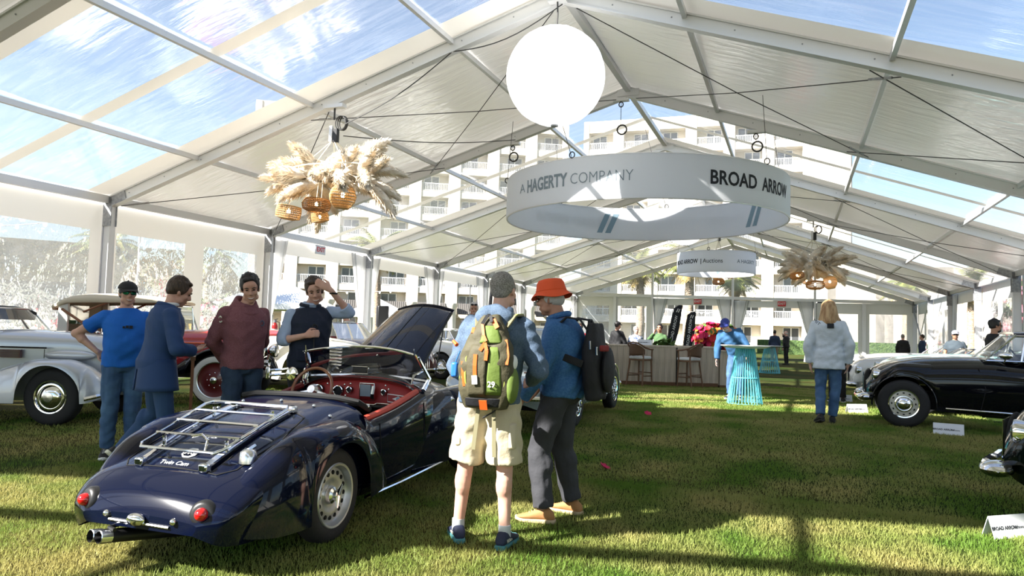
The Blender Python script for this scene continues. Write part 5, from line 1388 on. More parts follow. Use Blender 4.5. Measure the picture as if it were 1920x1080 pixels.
def face_parts(t, H, skin, smile=False, brow='hair_brown', beard=None, eyes=True):
    def add(name, m, mt): m.v = [tuple(H @ Vector(p)) for p in m.v]; return part(name, m, mt, t, smooth=180)
    if eyes:
        for sx in (-1, 1):
            add('eye', MB().sphere((sx*.031, .082, .012), (.0125, .008, .0055), 10, 6), 'eye_dark')
            add('eyebrow', MB().tube([(sx*.014, .0935, .030), (sx*.032, .0925, .037), (sx*.050, .078, .031)], [.003, .0045, .002], 6), brow)
    if smile:
        add('mouth', MB().tube([(-.030, .082, -.054), (-.015, .0925, -.062), (0, .0955, -.064), (.015, .0925, -.062), (.030, .082, -.054)], [.001, .0035, .0042, .0035, .001], 8), 'teeth')
        add('lip', MB().tube([(-.031, .081, -.055), (-.014, .092, -.070), (0, .095, -.072), (.014, .092, -.070), (.031, .081, -.055)], [.002, .004, .0045, .004, .002], 6), 'lip')
    else:
        add('lip', MB().tube([(-.024, .083, -.060), (0, .0955, -.061), (.024, .083, -.060)], [.002, .0045, .002], 6), 'lip')
    if beard:
        m = MB(); m.sphere((0, .034, -.083), (.056, .062, .047), 16, 10); m.sphere((0, .076, -.048), (.030, .022, .008), 12, 6)
        add('beard', m, beard)
def hair_part(t, H, style, mt, vox, seed=1):
    m = MB(); rd = random.Random(seed)
    if style in ('short', 'wavy', 'crew'):
        k = {'short': .006, 'wavy': .016, 'crew': .0}[style]
        m.sphere((0, -.034, .046), (.079+k*.7, .092+k*.5, .085+k), 24, 16)
        m.sphere((0, -.058, .0), (.070+k*.4, .054+k*.5, .058), 20, 12)
        for sx in (-1, 1): m.sphere((sx*.064, -.006, .018), (.016+k*.3, .040, .042), 12, 8)
        if style != 'crew':
            for i in range(26 if style == 'wavy' else 14):
                a = rd.uniform(0, 2*PI); e = rd.uniform(.15, 1.4); r = .022 if style == 'wavy' else .018
                m.sphere((.074*math.cos(e)*math.cos(a), -.036+.084*math.cos(e)*math.sin(a), .056+.084*math.sin(e)), (r, r, r*.8), 8, 6)
            m.sphere((.010, .040, .103), (.052, .032, .020), 14, 8)
    elif style == 'fringe':
        m.sphere((0, -.055, -.005), (.076, .058, .058), 18, 10)
        for sx in (-1, 1): m.sphere((sx*.069, -.016, .010), (.014, .044, .040), 12, 8)
    elif style == 'long':
        m.sphere((0, -.022, .040), (.095, .112, .100), 24, 16)
        for i in range(34):
            a = PI+PI*(i+.5)/34; x = .088*math.cos(a); y = -.028+.096*math.sin(a); L_ = rd.uniform(.20, .30)
            m.tube([(x*.8, y*.8, .06), (x*1.08, y*1.05, -.05), (x*1.30+rd.uniform(-.02, .02), y*1.15-.008, -.05-L_*.55), (x*1.45+rd.uniform(-.04, .04), y*1.0, -.05-L_)], [.028, .030, .026, .008], 7)
    m.v = [tuple(H @ Vector(p)) for p in m.v]
    me = remesh(m, vox, 2, .004 if style != 'crew' else .001, seed); me.materials.append(M[mt])
    return obj('hair', me, t)
def cap_part(t, H, mt, name='baseball_cap', back=False):
    m = MB(); rings = []
    for i in range(9):
        e = PI/2*i/8; r = math.cos(e) if i < 8 else .03
        rings.append([(.092*r*math.cos(a), -.014+.110*r*math.sin(a), .046+.082*math.sin(e)) for a in np.linspace(0, 2*PI, 24, False)])
    m.loft(rings, True); m.v = [tuple(H @ Vector(p)) for p in m.v]; o = part(name, m, mt, t, smooth=180)
    b = MB()
    def fn(u, v):
        a = PI*(.14+.72*u); r = 1+.70*v*math.sin(a)**1.5
        return H @ Vector((.090*math.cos(a)*(1+.08*v), (-.014+.108*math.sin(a))*1+(.075*v*math.sin(a)**1.2), .050-.020*v-.035*(math.cos(a)**2)*v))
    part('brim', b.grid(fn, 16, 5), mt, o, smooth=180, solid=.005)
    part('button', MB().sphere(H @ Vector((0, -.014, .130)), .008, 8, 5), mt, o)
    return o
def bucket_hat(t, H):
    prof = [(.0, .158), (.05, .158), (.080, .150), (.093, .128), (.100, .092), (.105, .068), (.107, .062), (.130, .038), (.143, .020), (.140, .018), (.103, .056), (.097, .092), (.078, .142), (0, .150)]
    m = MB().lathe(prof, 40); m.v = [tuple(H @ Vector((p[0], p[1]*1.12-.012, p[2]+.012*math.sin(3*math.atan2(p[1], p[0]))*(1 if abs(p[2]) < .03 else 0)))) for p in m.v]
    o = part('bucket_hat', m, 'hat_orange', t, smooth=60)
    part('hat_band_stitch', MB().tube([H @ Vector((.1065*math.cos(a), .1065*1.12*math.sin(a)-.012, .070)) for a in np.linspace(0, 2*PI, 40, False)], .0015, 4, closed=True), 'pack_orange', o)
def shoe(t, an, yaw, s, upper, sole, pitch=0.0, high=.0, nm='shoe', lace=None):
    L_ = .285
    m = Matrix.Translation(Vector(an)) @ Matrix.Rotation(yaw, 4, 'Z') @ Matrix.Rotation(pitch, 4, 'X') @ Matrix.Translation((0, 0, -.095*s)) @ Matrix.Scale(s, 4)
    rings = []
    for y, w, z1, zb in ((-.085, .022, .050, .028), (-.075, .034, .080+high, .022), (-.045, .039, .105+high, .020), (0, .041, .112+high, .020), (.045, .043, .092, .020), (.09, .047, .070, .020), (.13, .049, .058, .022), (.165, .043, .048, .025), (.190, .028, .040, .028), (.198, .010, .034, .030)):
        rings.append([m @ Vector((w*sp(math.cos(a), .75), y, zb+(z1-zb)*(.5+.5*sp(math.sin(a), .8)))) for a in np.linspace(0, 2*PI, 16, False)])
    o = part(nm, MB().loft(rings, True), upper, t, smooth=70)
    rings = []
    for y, w in ((-.095, .022), (-.085, .036), (-.03, .042), (.04, .042), (.10, .051), (.15, .050), (.185, .034), (.203, .012)):
        rings.append([m @ Vector((w*sp(math.cos(a), .5), y, .014+.016*sp(math.sin(a), .5)+(.010 if y > .17 else 0))) for a in np.linspace(0, 2*PI, 12, False)])
    part('sole', MB().loft(rings, True), sole, o, smooth=50)
    lc = MB()
    for i in range(4): lc.tube([m @ Vector((-.022, .035+.020*i, .093-.009*i)), m @ Vector((.022, .045+.020*i, .092-.009*i))], .0032*s, 5)
    part('laces', lc, lace or sole, o)
    return o
def person(label, loc, face, h=1.78, pose={}, skin='skin_light', top='tee_blue', sleeve='long', bottom='jeans', legs='long', hair=('short', 'hair_brown'), shoes=('shoe_black', 'shoe_black'),
           look=(0, 0, 0), hands=None, vox=.009, smile=False, hat=None, brow='hair_brown', beard=None, build=1.0, hem=.0, top_extra=None, face_on=True, fold=.006, shoeyaw=(.18, -.18), shoepitch=(0, 0), toplen=0.0, z=None, name='person', sock=None, belly=0.0, baggy=0.0, glasses=None):
    t = thing(name, label, 'person', (loc[0], loc[1], gz(loc[0], loc[1]) if z is None else z), R(face)-PI/2)
    J, s = skeleton(h, pose); B = build
    arms = {}
    for c in 'RL': arms[c] = [J['sh'+c], J['el'+c], J['wr'+c]]
    H = head_mat(J, s, *look)
    # continuous body
    b = MB(); torso(b, J, [(a, w*s*.93*B, d*s*.93*B, o*s) for a, w, d, o in TORSO_M])
    nb = J['neck']; hb = H @ Vector((0, -.028, -.05)); limb(b, [nb-Vector((0, 0, .04*s)), hb], [.062*s, .056*s])
    head_geo(b, H)
    hd = hands or {}
    for c, sd in (('R', 1), ('L', -1)):
        a = arms[c]; limb(b, a, [.048*s*B, .041*s*B, .027*s]); mid = a[1].lerp(a[2], .3); b.sphere(mid, (.043*s*B,)*3, 12, 8)
        d, n, cu = hd.get(c, ((a[2]-a[1]).normalized(), Vector((-sd, 0.2, 0)), .45))
        hand_geo(b, a[2], d, n, sd, s, cu)
        limb(b, [J['hip'+c], J['kn'+c], J['an'+c]], [.082*s*B, .054*s*B, .036*s]); cf = J['kn'+c].lerp(J['an'+c], .28)-Vector((0, .016*s, 0)); b.sphere(cf, (.054*s*B, .056*s*B, .105*s), 12, 8)
        limb(b, [J['an'+c], J['an'+c]+Vector((0, .02, -.05))*s], [.036*s, .034*s])
    me = remesh(b, vox, 3); me.materials.append(M[skin]); obj('body', me, t)
    cv = max(.0105, vox*1.15)
    # trousers or shorts
    g = .012*s+baggy
    b = MB(); torso(b, J, [(a, w*s*1.0*B, d*s*1.0*B, o*s) for a, w, d, o in TORSO_M if a <= .23], g*.9)
    for c in 'RL':
        hp, kn, an = J['hip'+c], J['kn'+c], J['an'+c]
        if legs == 'long':
            cf = kn.lerp(an, .28)-Vector((0, .014*s, 0)); b.sphere(cf, (.066*s*B+g*.6, .068*s*B+g*.6, .13*s), 12, 8); limb(b, [hp, kn, an+Vector((0, 0, .01))], [.094*s*B+g*.6, .066*s*B+g*.8, .058*s+g*.7], flat=True)
        else: limb(b, [hp, hp.lerp(kn, .45), kn.lerp(hp, .06)], [.094*s*B+g, .092*s*B+g, .096*s*B+g], flat=True)
    me = remesh(b, cv, 4, fold*.9, len(label)); me.materials.append(M[bottom]); obj('shorts' if legs != 'long' else 'trousers', me, t)
    # upper garment
    secs = [(a, w*s*1.02*B, d*s*1.02*B, o*s) for a, w, d, o in TORSO_M if a >= -.1-toplen]
    if toplen: secs = [(-.16-toplen, .185*s, .135*s, -.01*s)]+[q for q in secs if q[0] > -.1]
    secs = [(a, w+(belly*.4 if .1 < a < .5 else 0), d+(belly if .1 < a < .5 else 0), o+(belly*.5 if .1 < a < .5 else 0)) for a, w, d, o in secs]
    b = MB(); torso(b, J, secs[:-1]+[(1.0, .078*s, .074*s, -.006*s)], .016*s+hem)
    sl = sleeve if isinstance(sleeve, (tuple, list)) else (sleeve, sleeve)
    for c, k in zip('RL', sl):
        a = arms[c]; g2 = .014*s+hem*.7
        if k == 'long': limb(b, [a[0], a[1], a[2].lerp(a[1], .03)], [.057*s*B+g2*.6, .050*s*B+g2*.7, .036*s+g2*.8], flat=True)
        elif k == 'rolled': limb(b, [a[0], a[1], a[1].lerp(a[2], .28)], [.057*s*B+g2*.6, .053*s*B+g2*.8, .052*s+g2*.6], flat=True)
        elif k == 'short': limb(b, [a[0], a[0].lerp(a[1], .62)], [.058*s*B+g2*.6, .064*s*B+g2*.7], flat=True)
        elif k == 'none': b.sphere(a[0], .062*s*B+g2*.4, 14, 10)
    me = remesh(b, cv, 4, fold, len(label)*.7); me.materials.append(M[top]); up = obj('shirt', me, t)
    if hair: hair_part(t, H, hair[0], hair[1], max(.006, vox*.8), len(label))
    if face_on: face_parts(t, H, skin, smile, brow, beard, eyes=not glasses)
    if hat == 'bucket': bucket_hat(t, H)
    elif hat: cap_part(t, H, hat)
    if glasses:
        gm = part('glasses', MB().tube([H @ Vector(p) for p in ((-.076, .0, .016), (-.066, .072, .018), (0, .096, .018), (.066, .072, .018), (.076, .0, .016))], .003*s, 6), 'black_plastic', t)
        for sx in (-1, 1):
            part('lens', MB().sphere((0, 0, 0), (.031*s, .008*s, .020*s), 14, 8, (H.to_3x3()*(1/s)) @ Matrix.Rotation(-sx*.42, 3, 'Z')).xf(Matrix.Translation(H @ Vector((sx*.035, .090, .010)))), glasses, gm)
    for i, c in enumerate('RL'):
        shoe(t, J['an'+c], shoeyaw[i]*-1, s, shoes[0], shoes[1], shoepitch[i])
        if sock: part('sock', MB().tube([J['an'+c]+Vector((0, 0, -.03))*s, J['an'+c]+Vector((0, 0, .045))*s], .042*s, 12), sock, t)
    return t, J, s, H
# ------------------------------------------------------------------ the two men at the roadster
NM = person('man in khaki shorts and blue hoodie seen from behind with green backpack', (-1.92, 4.46), 97, 1.80,
    dict(pelvis=(.03, 0, .95), chest=(.055, 0, 1.26), neck=(.08, .0, 1.49), head=(.10, .03, 1.645), shR=(.255, -.01, 1.405), shL=(-.105, -.01, 1.41), elR=(.36, .0, 1.14), elL=(-.205, .0, 1.13), wrR=(.26, .23, 1.06), wrL=(-.14, .23, 1.02),
         hipR=(.125, 0, .91), hipL=(-.065, 0, .91), knR=(.14, .02, .50), knL=(-.13, .03, .50), anR=(.165, -.03, .095), anL=(-.165, .02, .095)),
    'skin_pink', 'hoodie_blue', 'long', 'khaki', 'short', ('crew', 'hair_grey'), ('shoe_navy', 'shoe_teal'), (-.18, -.05, 0), vox=.008, build=1.04, hem=.014, fold=.008, face_on=True, brow='hair_grey', sock='sock_grey', baggy=.010, shoeyaw=(.1, -.5))
t, J, s, H = NM
hd = MB(); c0 = J['neck']
for k in range(3): hd.tube([c0+Vector(((.085+.018*k)*math.cos(a), -.045-.012*k+(.075+.01*k)*math.sin(a), .030-.045*k+.045*math.sin(a))) for a in np.linspace(PI*.95, 2.05*PI, 14)], [.03]*14, 8)
hd.sphere(c0+Vector((0, -.105, -.02)), (.135, .06, .085), 16, 10)
me = remesh(hd, .010, 3, .010, 3); me.materials.append(M['hoodie_blue']); obj('hood', me, t)
pk = MB()
for sx in (-1, 1): pk.box((J['hipR'].x*0+.03+sx*.20, -.01, .70), (.03, .16, .18))
for sx in (-1, 1):
    p = part('cargo_pocket', MB().box(((J['hipR'] if sx > 0 else J['hipL'])+Vector((sx*.085, -.02, -.20))), (.05, .15, .17)), 'khaki', t, bev=.015)
    text_part('shoe_mark', 'HOKA', .032, 'print_cream', t, Matrix.Translation(J['anR' if sx > 0 else 'anL']+Vector((sx*.040, -.015, -.045))) @ Matrix.Rotation(sx*PI/2-(.1 if sx > 0 else -.5), 4, 'Z') @ Matrix.Rotation(R(80), 4, 'X'))
def green_pack():
    b = thing('backpack', 'green and olive hiking backpack with orange straps on the man in shorts', 'backpack', (-1.92, 4.46, gz(-1.92, 4.46)), R(97)-PI/2)
    cx, y0, z0 = .06, -.15, .90
    def ring(v):
        w = .185*math.sin(PI*min(1, .16+.80*v)**.9)**.45*(1-.22*max(0, v-.55)/.45); d = .16*math.sin(PI*(.10+.84*v))**.5; z = z0+.60*v
        return w, d, z
    rings = []
    for i in range(17):
        v = i/16; w, d, z = ring(v)
        rings.append([(cx+.02*v+w*sp(math.cos(a), .7), y0+.01-d*(.5-.5*sp(math.sin(a), .75)) if math.sin(a) < 0 else y0+.01-d*(.5-.5*sp(math.sin(a), .6)), z) for a in np.linspace(0, 2*PI, 28, False)])
    me = remesh(MB().loft(rings, True), .010, 3, .005, 2); me.materials.append(M['pack_olive']); obj('pack_body', me, b)
    def surf(u, v, lift=.004):      # u in -1..1 across the back face
        w, d, z = ring(v); x = u*w; yy = y0+.01-d*(.5+.5*(1-abs(u)**2.6)**.75)
        return Vector((cx+.02*v+x, yy-lift, z))
    def patch(name, mt, u0, u1, v0, v1, lift=.006, taper=0, nu=8, nv=10):
        def fn(a, c):
            v = v0+(v1-v0)*c; m_ = (u0+u1)/2; k = 1-taper*c; return surf(m_+(u0-m_+(u1-u0)*a)*k, v, lift)
        return part(name, MB().grid(fn, nu, nv), mt, b, smooth=180, solid=.006)
    patch('side_panel', 'pack_lime', -.95, -.60, .20, .62, taper=.4); patch('side_panel', 'pack_green', .10, .66, .16, .66, taper=.45)
    patch('front_panel', 'pack_olive', -.58, .10, .14, .68, lift=.012); patch('top_panel', 'pack_green', -.25, .72, .70, .88, taper=.2); patch('side_panel', 'pack_lime', .70, .97, .12, .4, taper=.2)
    patch('base_panel', 'pack_black', -.96, .96, .03, .12)
    def strip(name, pts, mt, w=.024, lift=.02):
        m = MB(); q = [surf(u, v, lift) for u, v in pts]
        for a, c in zip(q[:-1], q[1:]): m.beam(a, c, w, .005, up=(0, 1, 0))
        return part(name, m, mt, b)
    strip('zip_pull_strap', [(-.30, .58), (-.28, .46), (-.26, .36)], 'pack_orange'); o = strip('buckle', [(-.27, .36), (-.25, .27)], 'badge_white', .036, .026)
    strip('base_loop', [(.02, .10), (.04, .0)], 'pack_orange', .05, .022)
    strip('orange_zip', [(-.80, .50), (-.76, .38), (-.70, .24)], 'pack_orange', .016, .014)
    strip('compression_strap', [(-.92, .86), (-.80, .80)], 'pack_orange', .02); strip('compression_strap', [(-.36, .90), (-.10, .78), (.06, .72)], 'pack_orange', .018)
    strip('compression_strap', [(-.15, .62), (.02, .70), (.12, .62), (.10, .52)], 'pack_orange', .022); strip('compression_strap', [(.40, .95), (.62, .86)], 'pack_orange', .03)
    strip('compression_strap', [(.90, .74), (.86, .58), (.80, .48)], 'pack_orange', .018)
    strip('haul_handle', [(-.35, .90), (-.2, .99), (.15, .99), (.3, .92)], 'pack_black', .02, .025)
    part('orange_tag', MB().tube([(cx-.20, y0-.06, z0+.40), (cx-.235, y0-.03, z0+.425)], [.014, .010], 6), 'pack_orange', b)
    text_part('size_number', '29', .05, 'badge_white', b, Matrix.Translation(surf(.32, .27, .016)) @ Matrix.Rotation(R(90), 4, 'X'), off=.001)
    part('side_pocket', MB().sphere((cx+.17, y0-.05, z0+.16), (.045, .07, .12), 14, 10), 'pack_green', b)
    part('pocket_pouch', MB().sphere((cx+.175, y0-.05, z0+.30), (.03, .045, .05), 12, 8), 'paper', b)
    part('bottle_tag', MB().box((cx-.215, y0-.04, z0+.24), (.045, .04, .095)), 'bottle_blue', b, bev=.012)
    part('tag_cord', MB().tube([(cx-.19, y0-.02, z0+.36), (cx-.215, y0-.04, z0+.28)], .004, 5), 'bottle_blue', b)
    for sx in (-1, 1):
        pts = [(cx+.02+sx*.085, y0-.01, z0+.52), (cx+.03+sx*.115, y0+.05, z0+.60), (cx+.035+sx*.125, y0+.15, z0+.605), (cx+.02+sx*.135, y0+.27, z0+.50), (cx+sx*.15, y0+.28, z0+.30)]
        m = MB()
        for a, c in zip(pts[:-1], pts[1:]): m.beam(a, c, .062, .014, up=(0, 0, 1) if a[2] > z0+.5 else (0, 1, 0))
        o = part('shoulder_strap', m, 'pack_strap', b, bev=.004)
        m = MB()
        for a, c in zip(pts[:-1], pts[1:]): m.beam(Vector(a)+Vector((sx*.022, 0, .008)), Vector(c)+Vector((sx*.022, 0, .008)), .012, .006, up=(0, 0, 1) if a[2] > z0+.5 else (0, 1, 0))
        part('strap_piping', m, 'pack_lime', o)
    for sx, ln in ((-1, .26), (1, .30)):
        part('waist_strap', MB().beam((cx+sx*.05, y0-.03, z0+.02), (cx+sx*.07, y0-.055, z0-ln), .026, .004, up=(0, 1, 0)), 'pack_strap', b)
    part('waist_cord', MB().tube([(cx-.02, y0-.03, z0-.06), (cx+.05, y0-.05, z0-.02), (cx+.10, y0-.05, z0+.02)], .005, 5), 'pack_black', b)
green_pack()
HM = person('older man in orange bucket hat and blue denim shirt looking into the roadster', (-1.70, 5.26), 178, 1.80,
    dict(pelvis=(0, -.06, .95), chest=(0, -.085, 1.25), neck=(0, -.035, 1.47), head=(0, .045, 1.615), shR=(.175, -.06, 1.385), shL=(-.175, -.06, 1.385), elR=(.26, .0, 1.12), elL=(-.25, .01, 1.10), wrR=(.2, .20, .93), wrL=(-.22, .17, .88),
         hipR=(.092, -.05, .91), hipL=(-.092, -.05, .91), knR=(.13, -.03, .5), knL=(-.12, .06, .5), anR=(.18, -.10, .095), anL=(-.17, .0, .095)),
    'skin_tan', 'denim_shirt', 'long', 'trousers_charcoal', 'long', ('fringe', 'hair_white'), ('shoe_tan', 'shoe_sole'), (0, -.13, 0), vox=.008, build=1.02, hem=.018, fold=.008, hat='bucket', brow='hair_white', baggy=.012)
t, J, s, H = HM
part('shirt_collar', MB().tube([J['neck']+Vector((.075*math.cos(a), .01+.078*math.sin(a), .02+.025*math.cos(a-PI*1.5))) for a in np.linspace(0, 2*PI, 24, False)], .022, 8, closed=True), 'denim_shirt', t)
g = part('glasses', MB().tube([H @ Vector((.022*math.cos(a)-.034, .094, .010+.017*math.sin(a))) for a in np.linspace(0, 2*PI, 14, False)], .0018, 5, closed=True), 'black_plastic', t)
part('glasses_arm', MB().tube([H @ Vector((-.055, .09, .014)), H @ Vector((-.078, .0, .016))], .0018, 5), 'black_plastic', g)
def black_pack():
    b = thing('backpack', 'black laptop backpack with red flash on the orange hat man', 'backpack', (-1.62, 5.26, gz(-1.70, 5.26)), R(178)-PI/2)
    y0, z0 = -.195, .90; rings = []
    for i in range(13):
        v = i/12; w = .165*math.sin(PI*(.18+.70*v))**.35; d = .17*math.sin(PI*(.14+.74*v))**.5*(1-.25*v); yy = y0+.035*math.sin(PI*v)
        rings.append([(w*sp(math.cos(a), .6), yy-d/2+d/2*sp(math.sin(a), .7), z0+.56*v) for a in np.linspace(0, 2*PI, 24, False)])
    me = remesh(MB().loft(rings, True), .010, 3, .004, 5); me.materials.append(M['pack_black']); obj('pack_body', me, b)
    part('red_flash', MB().box((-.115, y0-.145, z0+.38), (.09, .03, .045), Matrix.Rotation(R(-20), 3, 'Z')), 'pack_red', b, bev=.01)
    part('rear_pocket', MB().sphere((0, y0-.145, z0+.22), (.12, .04, .17), 16, 10), 'pack_black', b)
    for dz, dy in ((.40, -.05), (.36, -.10)): part('zip_pull', MB().tube([(-.158, y0+dy, z0+dz+.03), (-.163, y0+dy-.004, z0+dz-.03)], .008, 6), 'chrome', b)
    for sx in (-1, 1):
        pts = [(sx*.11, y0-.02, z0+.50), (sx*.125, y0+.04, z0+.585), (sx*.135, y0+.14, z0+.60), (sx*.16, y0+.25, z0+.50), (sx*.185, y0+.23, z0+.38), (sx*.19, y0+.14, z0+.31), (sx*.165, y0-.0, z0+.26)]
        m = MB()
        for a, c in zip(pts[:-1], pts[1:]): m.beam(a, c, .055, .014, up=(0, 0, 1) if a[2] > z0+.49 else (sx, 0, 0))
        part('shoulder_strap', m, 'pack_black', b, bev=.004)
    part('haul_loop', MB().tube([(-.04, y0, z0+.53), (-.03, y0, z0+.585), (.03, y0, z0+.585), (.04, y0, z0+.53)], .01, 6), 'pack_black', b)
black_pack()
# ------------------------------------------------------------------ the four men behind the roadster
t, J, s, H = person('man in bright blue T-shirt, black cap and mirrored sunglasses, hand on hip', (-6.42, 5.50), -36, 1.80,
    dict(elR=(.43, -.12, 1.24), wrR=(.235, -.07, 1.06), elL=(-.24, -.02, 1.14), head=(.0, .02, 1.655)), 'skin_pink', 'tee_blue', 'short', 'jeans', 'long', ('fringe', 'hair_grey'), ('shoe_black', 'paper'),
    (.12, -.06, 0), dict(R=((-.7, -.25, -.45), (.0, 1, 0), .5)), smile=True, hat='cap_black', glasses='lens_green', build=1.08, belly=.02, fold=.007, beard=None)
part('shirt_print', MB().box((-.035, .166, 1.33), (.03, .006, .032)).box((.0, .168, 1.333), (.026, .006, .026)).box((.03, .168, 1.328), (.022, .006, .022)), 'print_dark', t)
t, J, s, H = person('man in navy blue blazer looking down at a card, his back turned', (-5.42, 5.02), 62, 1.84,
    dict(pelvis=(-.02, -.02, .95), chest=(0, .03, 1.27), neck=(0, .06, 1.49), head=(0, .14, 1.615), elR=(.28, .06, 1.12), wrR=(.13, .24, 1.10), elL=(-.25, .0, 1.13), wrL=(-.10, .23, 1.08), shR=(.175, .03, 1.41), shL=(-.175, .03, 1.41),
         knL=(-.24, .05, .53), anL=(-.46, -.16, .17), knR=(.10, .05, .50), anR=(.10, .0, .095)), 'skin_light', 'blazer_blue', 'long', 'blazer_trousers', 'long', ('wavy', 'hair_brown'), ('shoe_black', 'print_cream'),
    (-.15, -.42, 0), dict(R=((-.5, .6, .1), (0, 0, 1), .5), L=((.5, .6, .1), (0, 0, 1), .5)), hem=.02, fold=.0035, shoepitch=(0, -.75), build=.95)
sk = MB(); rings = []
for i in range(8):
    v = i/7; z = 1.02-.27*v; w = .205+.035*v; rings.append([(-.02*(1-v)+w*sp(math.cos(a), .9), -.015+(.150+.03*v)*sp(math.sin(a), .9), z*s) for a in np.linspace(-PI/2+.10, 1.5*PI-.10, 36)])
part('blazer_skirt', MB().loft(rings, False, False, False), 'blazer_blue', t, smooth=180, solid=.012)
part('shirt_collar', MB().tube([J['neck']+Vector((.068*math.cos(a), .0+.07*math.sin(a), .018)) for a in np.linspace(0, 2*PI, 20, False)], .017, 8, closed=True), 'shirt_white', t)
part('blazer_collar', MB().tube([J['neck']+Vector((.085*math.cos(a), -.005+.085*math.sin(a), -.004-.03*math.sin(a))) for a in np.linspace(PI*.9, PI*2.1, 16)], .022, 8), 'blazer_blue', t)
for c in 'RL': part('shirt_cuff', MB().tube([J['wr'+c].lerp(J['el'+c], .10), J['wr'+c].lerp(J['el'+c], -.02)], .040*s, 12), 'shirt_white', t)
o = part('note_card', MB().box((0, 0, 0), (.16, .11, .006), Matrix.Rotation(R(20), 3, 'X')).xf(Matrix.Translation((.02, .36, 1.16))), 'paper', None)
o.parent = None; o.location = (-5.42, 5.02, gz(-5.42, 5.02)); o.rotation_euler = (0, 0, R(62)-PI/2); tag(o, 'white card held in the hands of the navy blazer man', 'card')
t, J, s, H = person('smiling man in maroon hoodie and dark jeans, hands behind his back', (-4.93, 5.55), -22, 1.87,
    dict(elR=(.245, -.11, 1.16), elL=(-.245, -.11, 1.16), wrR=(.07, -.20, .99), wrL=(-.07, -.21, 1.01), head=(-.01, .055, 1.64), neck=(0, .01, 1.50)), 'skin_light', 'hoodie_maroon', 'long', 'jeans_dark', 'long', ('wavy', 'hair_black'), ('shoe_black', 'paper'),
    (-.42, -.30, .12), smile=True, hem=.016, fold=.008, brow='hair_black', baggy=.006, build=.94)
hd = MB(); c0 = J['neck']
for k in range(3): hd.tube([c0+Vector(((.088+.020*k)*math.cos(a), -.010+(.084+.018*k)*math.sin(a), .018-.032*k-.045*math.sin(a))) for a in np.linspace(0, 2*PI, 20, False)], .024, 8, closed=True)
hd.sphere(c0+Vector((0, -.10, -.02)), (.10, .05, .08), 14, 10)
me = remesh(hd, .010, 3, .006, 2); me.materials.append(M['hoodie_maroon']); obj('hood', me, t)
part('sleeve_mark', MB().tube([J['shR']+Vector((.068+.004*math.sin(a), .03+.028*math.cos(a), -.06+.028*math.sin(a))) for a in np.linspace(.6, 5.6, 12)], .006, 5), 'print_cream', t)
part('chest_mark', MB().tube([(-.10+.02*math.cos(a), .150, 1.40+.025*math.sin(a)) for a in np.linspace(0, 2*PI, 8, False)], .005, 5, closed=True), 'hoodie_blue', t)
t, J, s, H = person('man in navy quilted vest and pale blue shirt holding his forehead', (-4.55, 6.05), -38, 1.87,
    dict(elR=(.26, .03, 1.17), wrR=(.10, .21, 1.22), elL=(-.34, .13, 1.45), wrL=(-.135, .185, 1.655), shL=(-.18, .0, 1.445), head=(-.02, .045, 1.64)), 'skin_pink', 'shirt_paleblue', 'rolled', 'trousers_black', 'long', ('wavy', 'hair_brown'), ('shoe_black', 'shoe_black'),
    (-.2, -.30, .18), dict(R=((-.8, .5, .25), (-.3, -.8, -.3), 1.25), L=((.72, -.10, .42), (0, -1, -.1), .30)), smile=True, hem=.002, fold=.005, build=.92)
b = MB(); torso(b, J, [(a, w*s*.95, d*s*.98, o*s) for a, w, d, o in TORSO_M if a >= -.09][:-1], .040)
for c in 'RL': b.sphere(J['sh'+c]+Vector((0, 0, -.02)), .062*s, 12, 8)
me = remesh(b, .011, 4, .006, 4); me.materials.append(M['vest_navy']); v_ = obj('vest', me, t)
for sx in (-1, 1):
    part('vest_pocket', MB().box((sx*.10, .165, 1.09), (.13, .02, .12)), 'vest_navy', v_, bev=.01); part('press_stud', MB().sphere((sx*.10, .178, 1.13), .007, 8, 5), 'chrome', v_)
part('vest_zip', MB().tube([(.0, .172, .98), (0, .176, 1.2), (0, .170, 1.40)], .006, 5), 'black_plastic', v_)
part('shirt_collar', MB().tube([J['neck']+Vector((.066*math.cos(a), .008+.070*math.sin(a), .020-.012*math.sin(a))) for a in np.linspace(0, 2*PI, 20, False)], .018, 8, closed=True), 'shirt_paleblue', t)
part('vest_collar', MB().tube([J['neck']+Vector((.092*math.cos(a), -.002+.088*math.sin(a), .006-.014*math.sin(a))) for a in np.linspace(PI*.62, PI*2.38, 20)], .020, 8), 'vest_navy', t)
part('wrist_watch', MB().tube([J['wrL'].lerp(J['elL'], .14)+Vector((.033*math.cos(a), .033*math.sin(a), .0)) for a in np.linspace(0, 2*PI, 14, False)], .010, 6, closed=True), 'black_plastic', t)
o = part('hanging_sunglasses', MB().tube([(.026*math.cos(a), .183, 1.37+.022*math.sin(a)) for a in np.linspace(0, 2*PI, 12, False)], .006, 5, closed=True).tube([(.024*math.cos(a), .183, 1.31+.026*math.sin(a)) for a in np.linspace(0, 2*PI, 12, False)], .006, 5, closed=True), 'black_plastic', t)
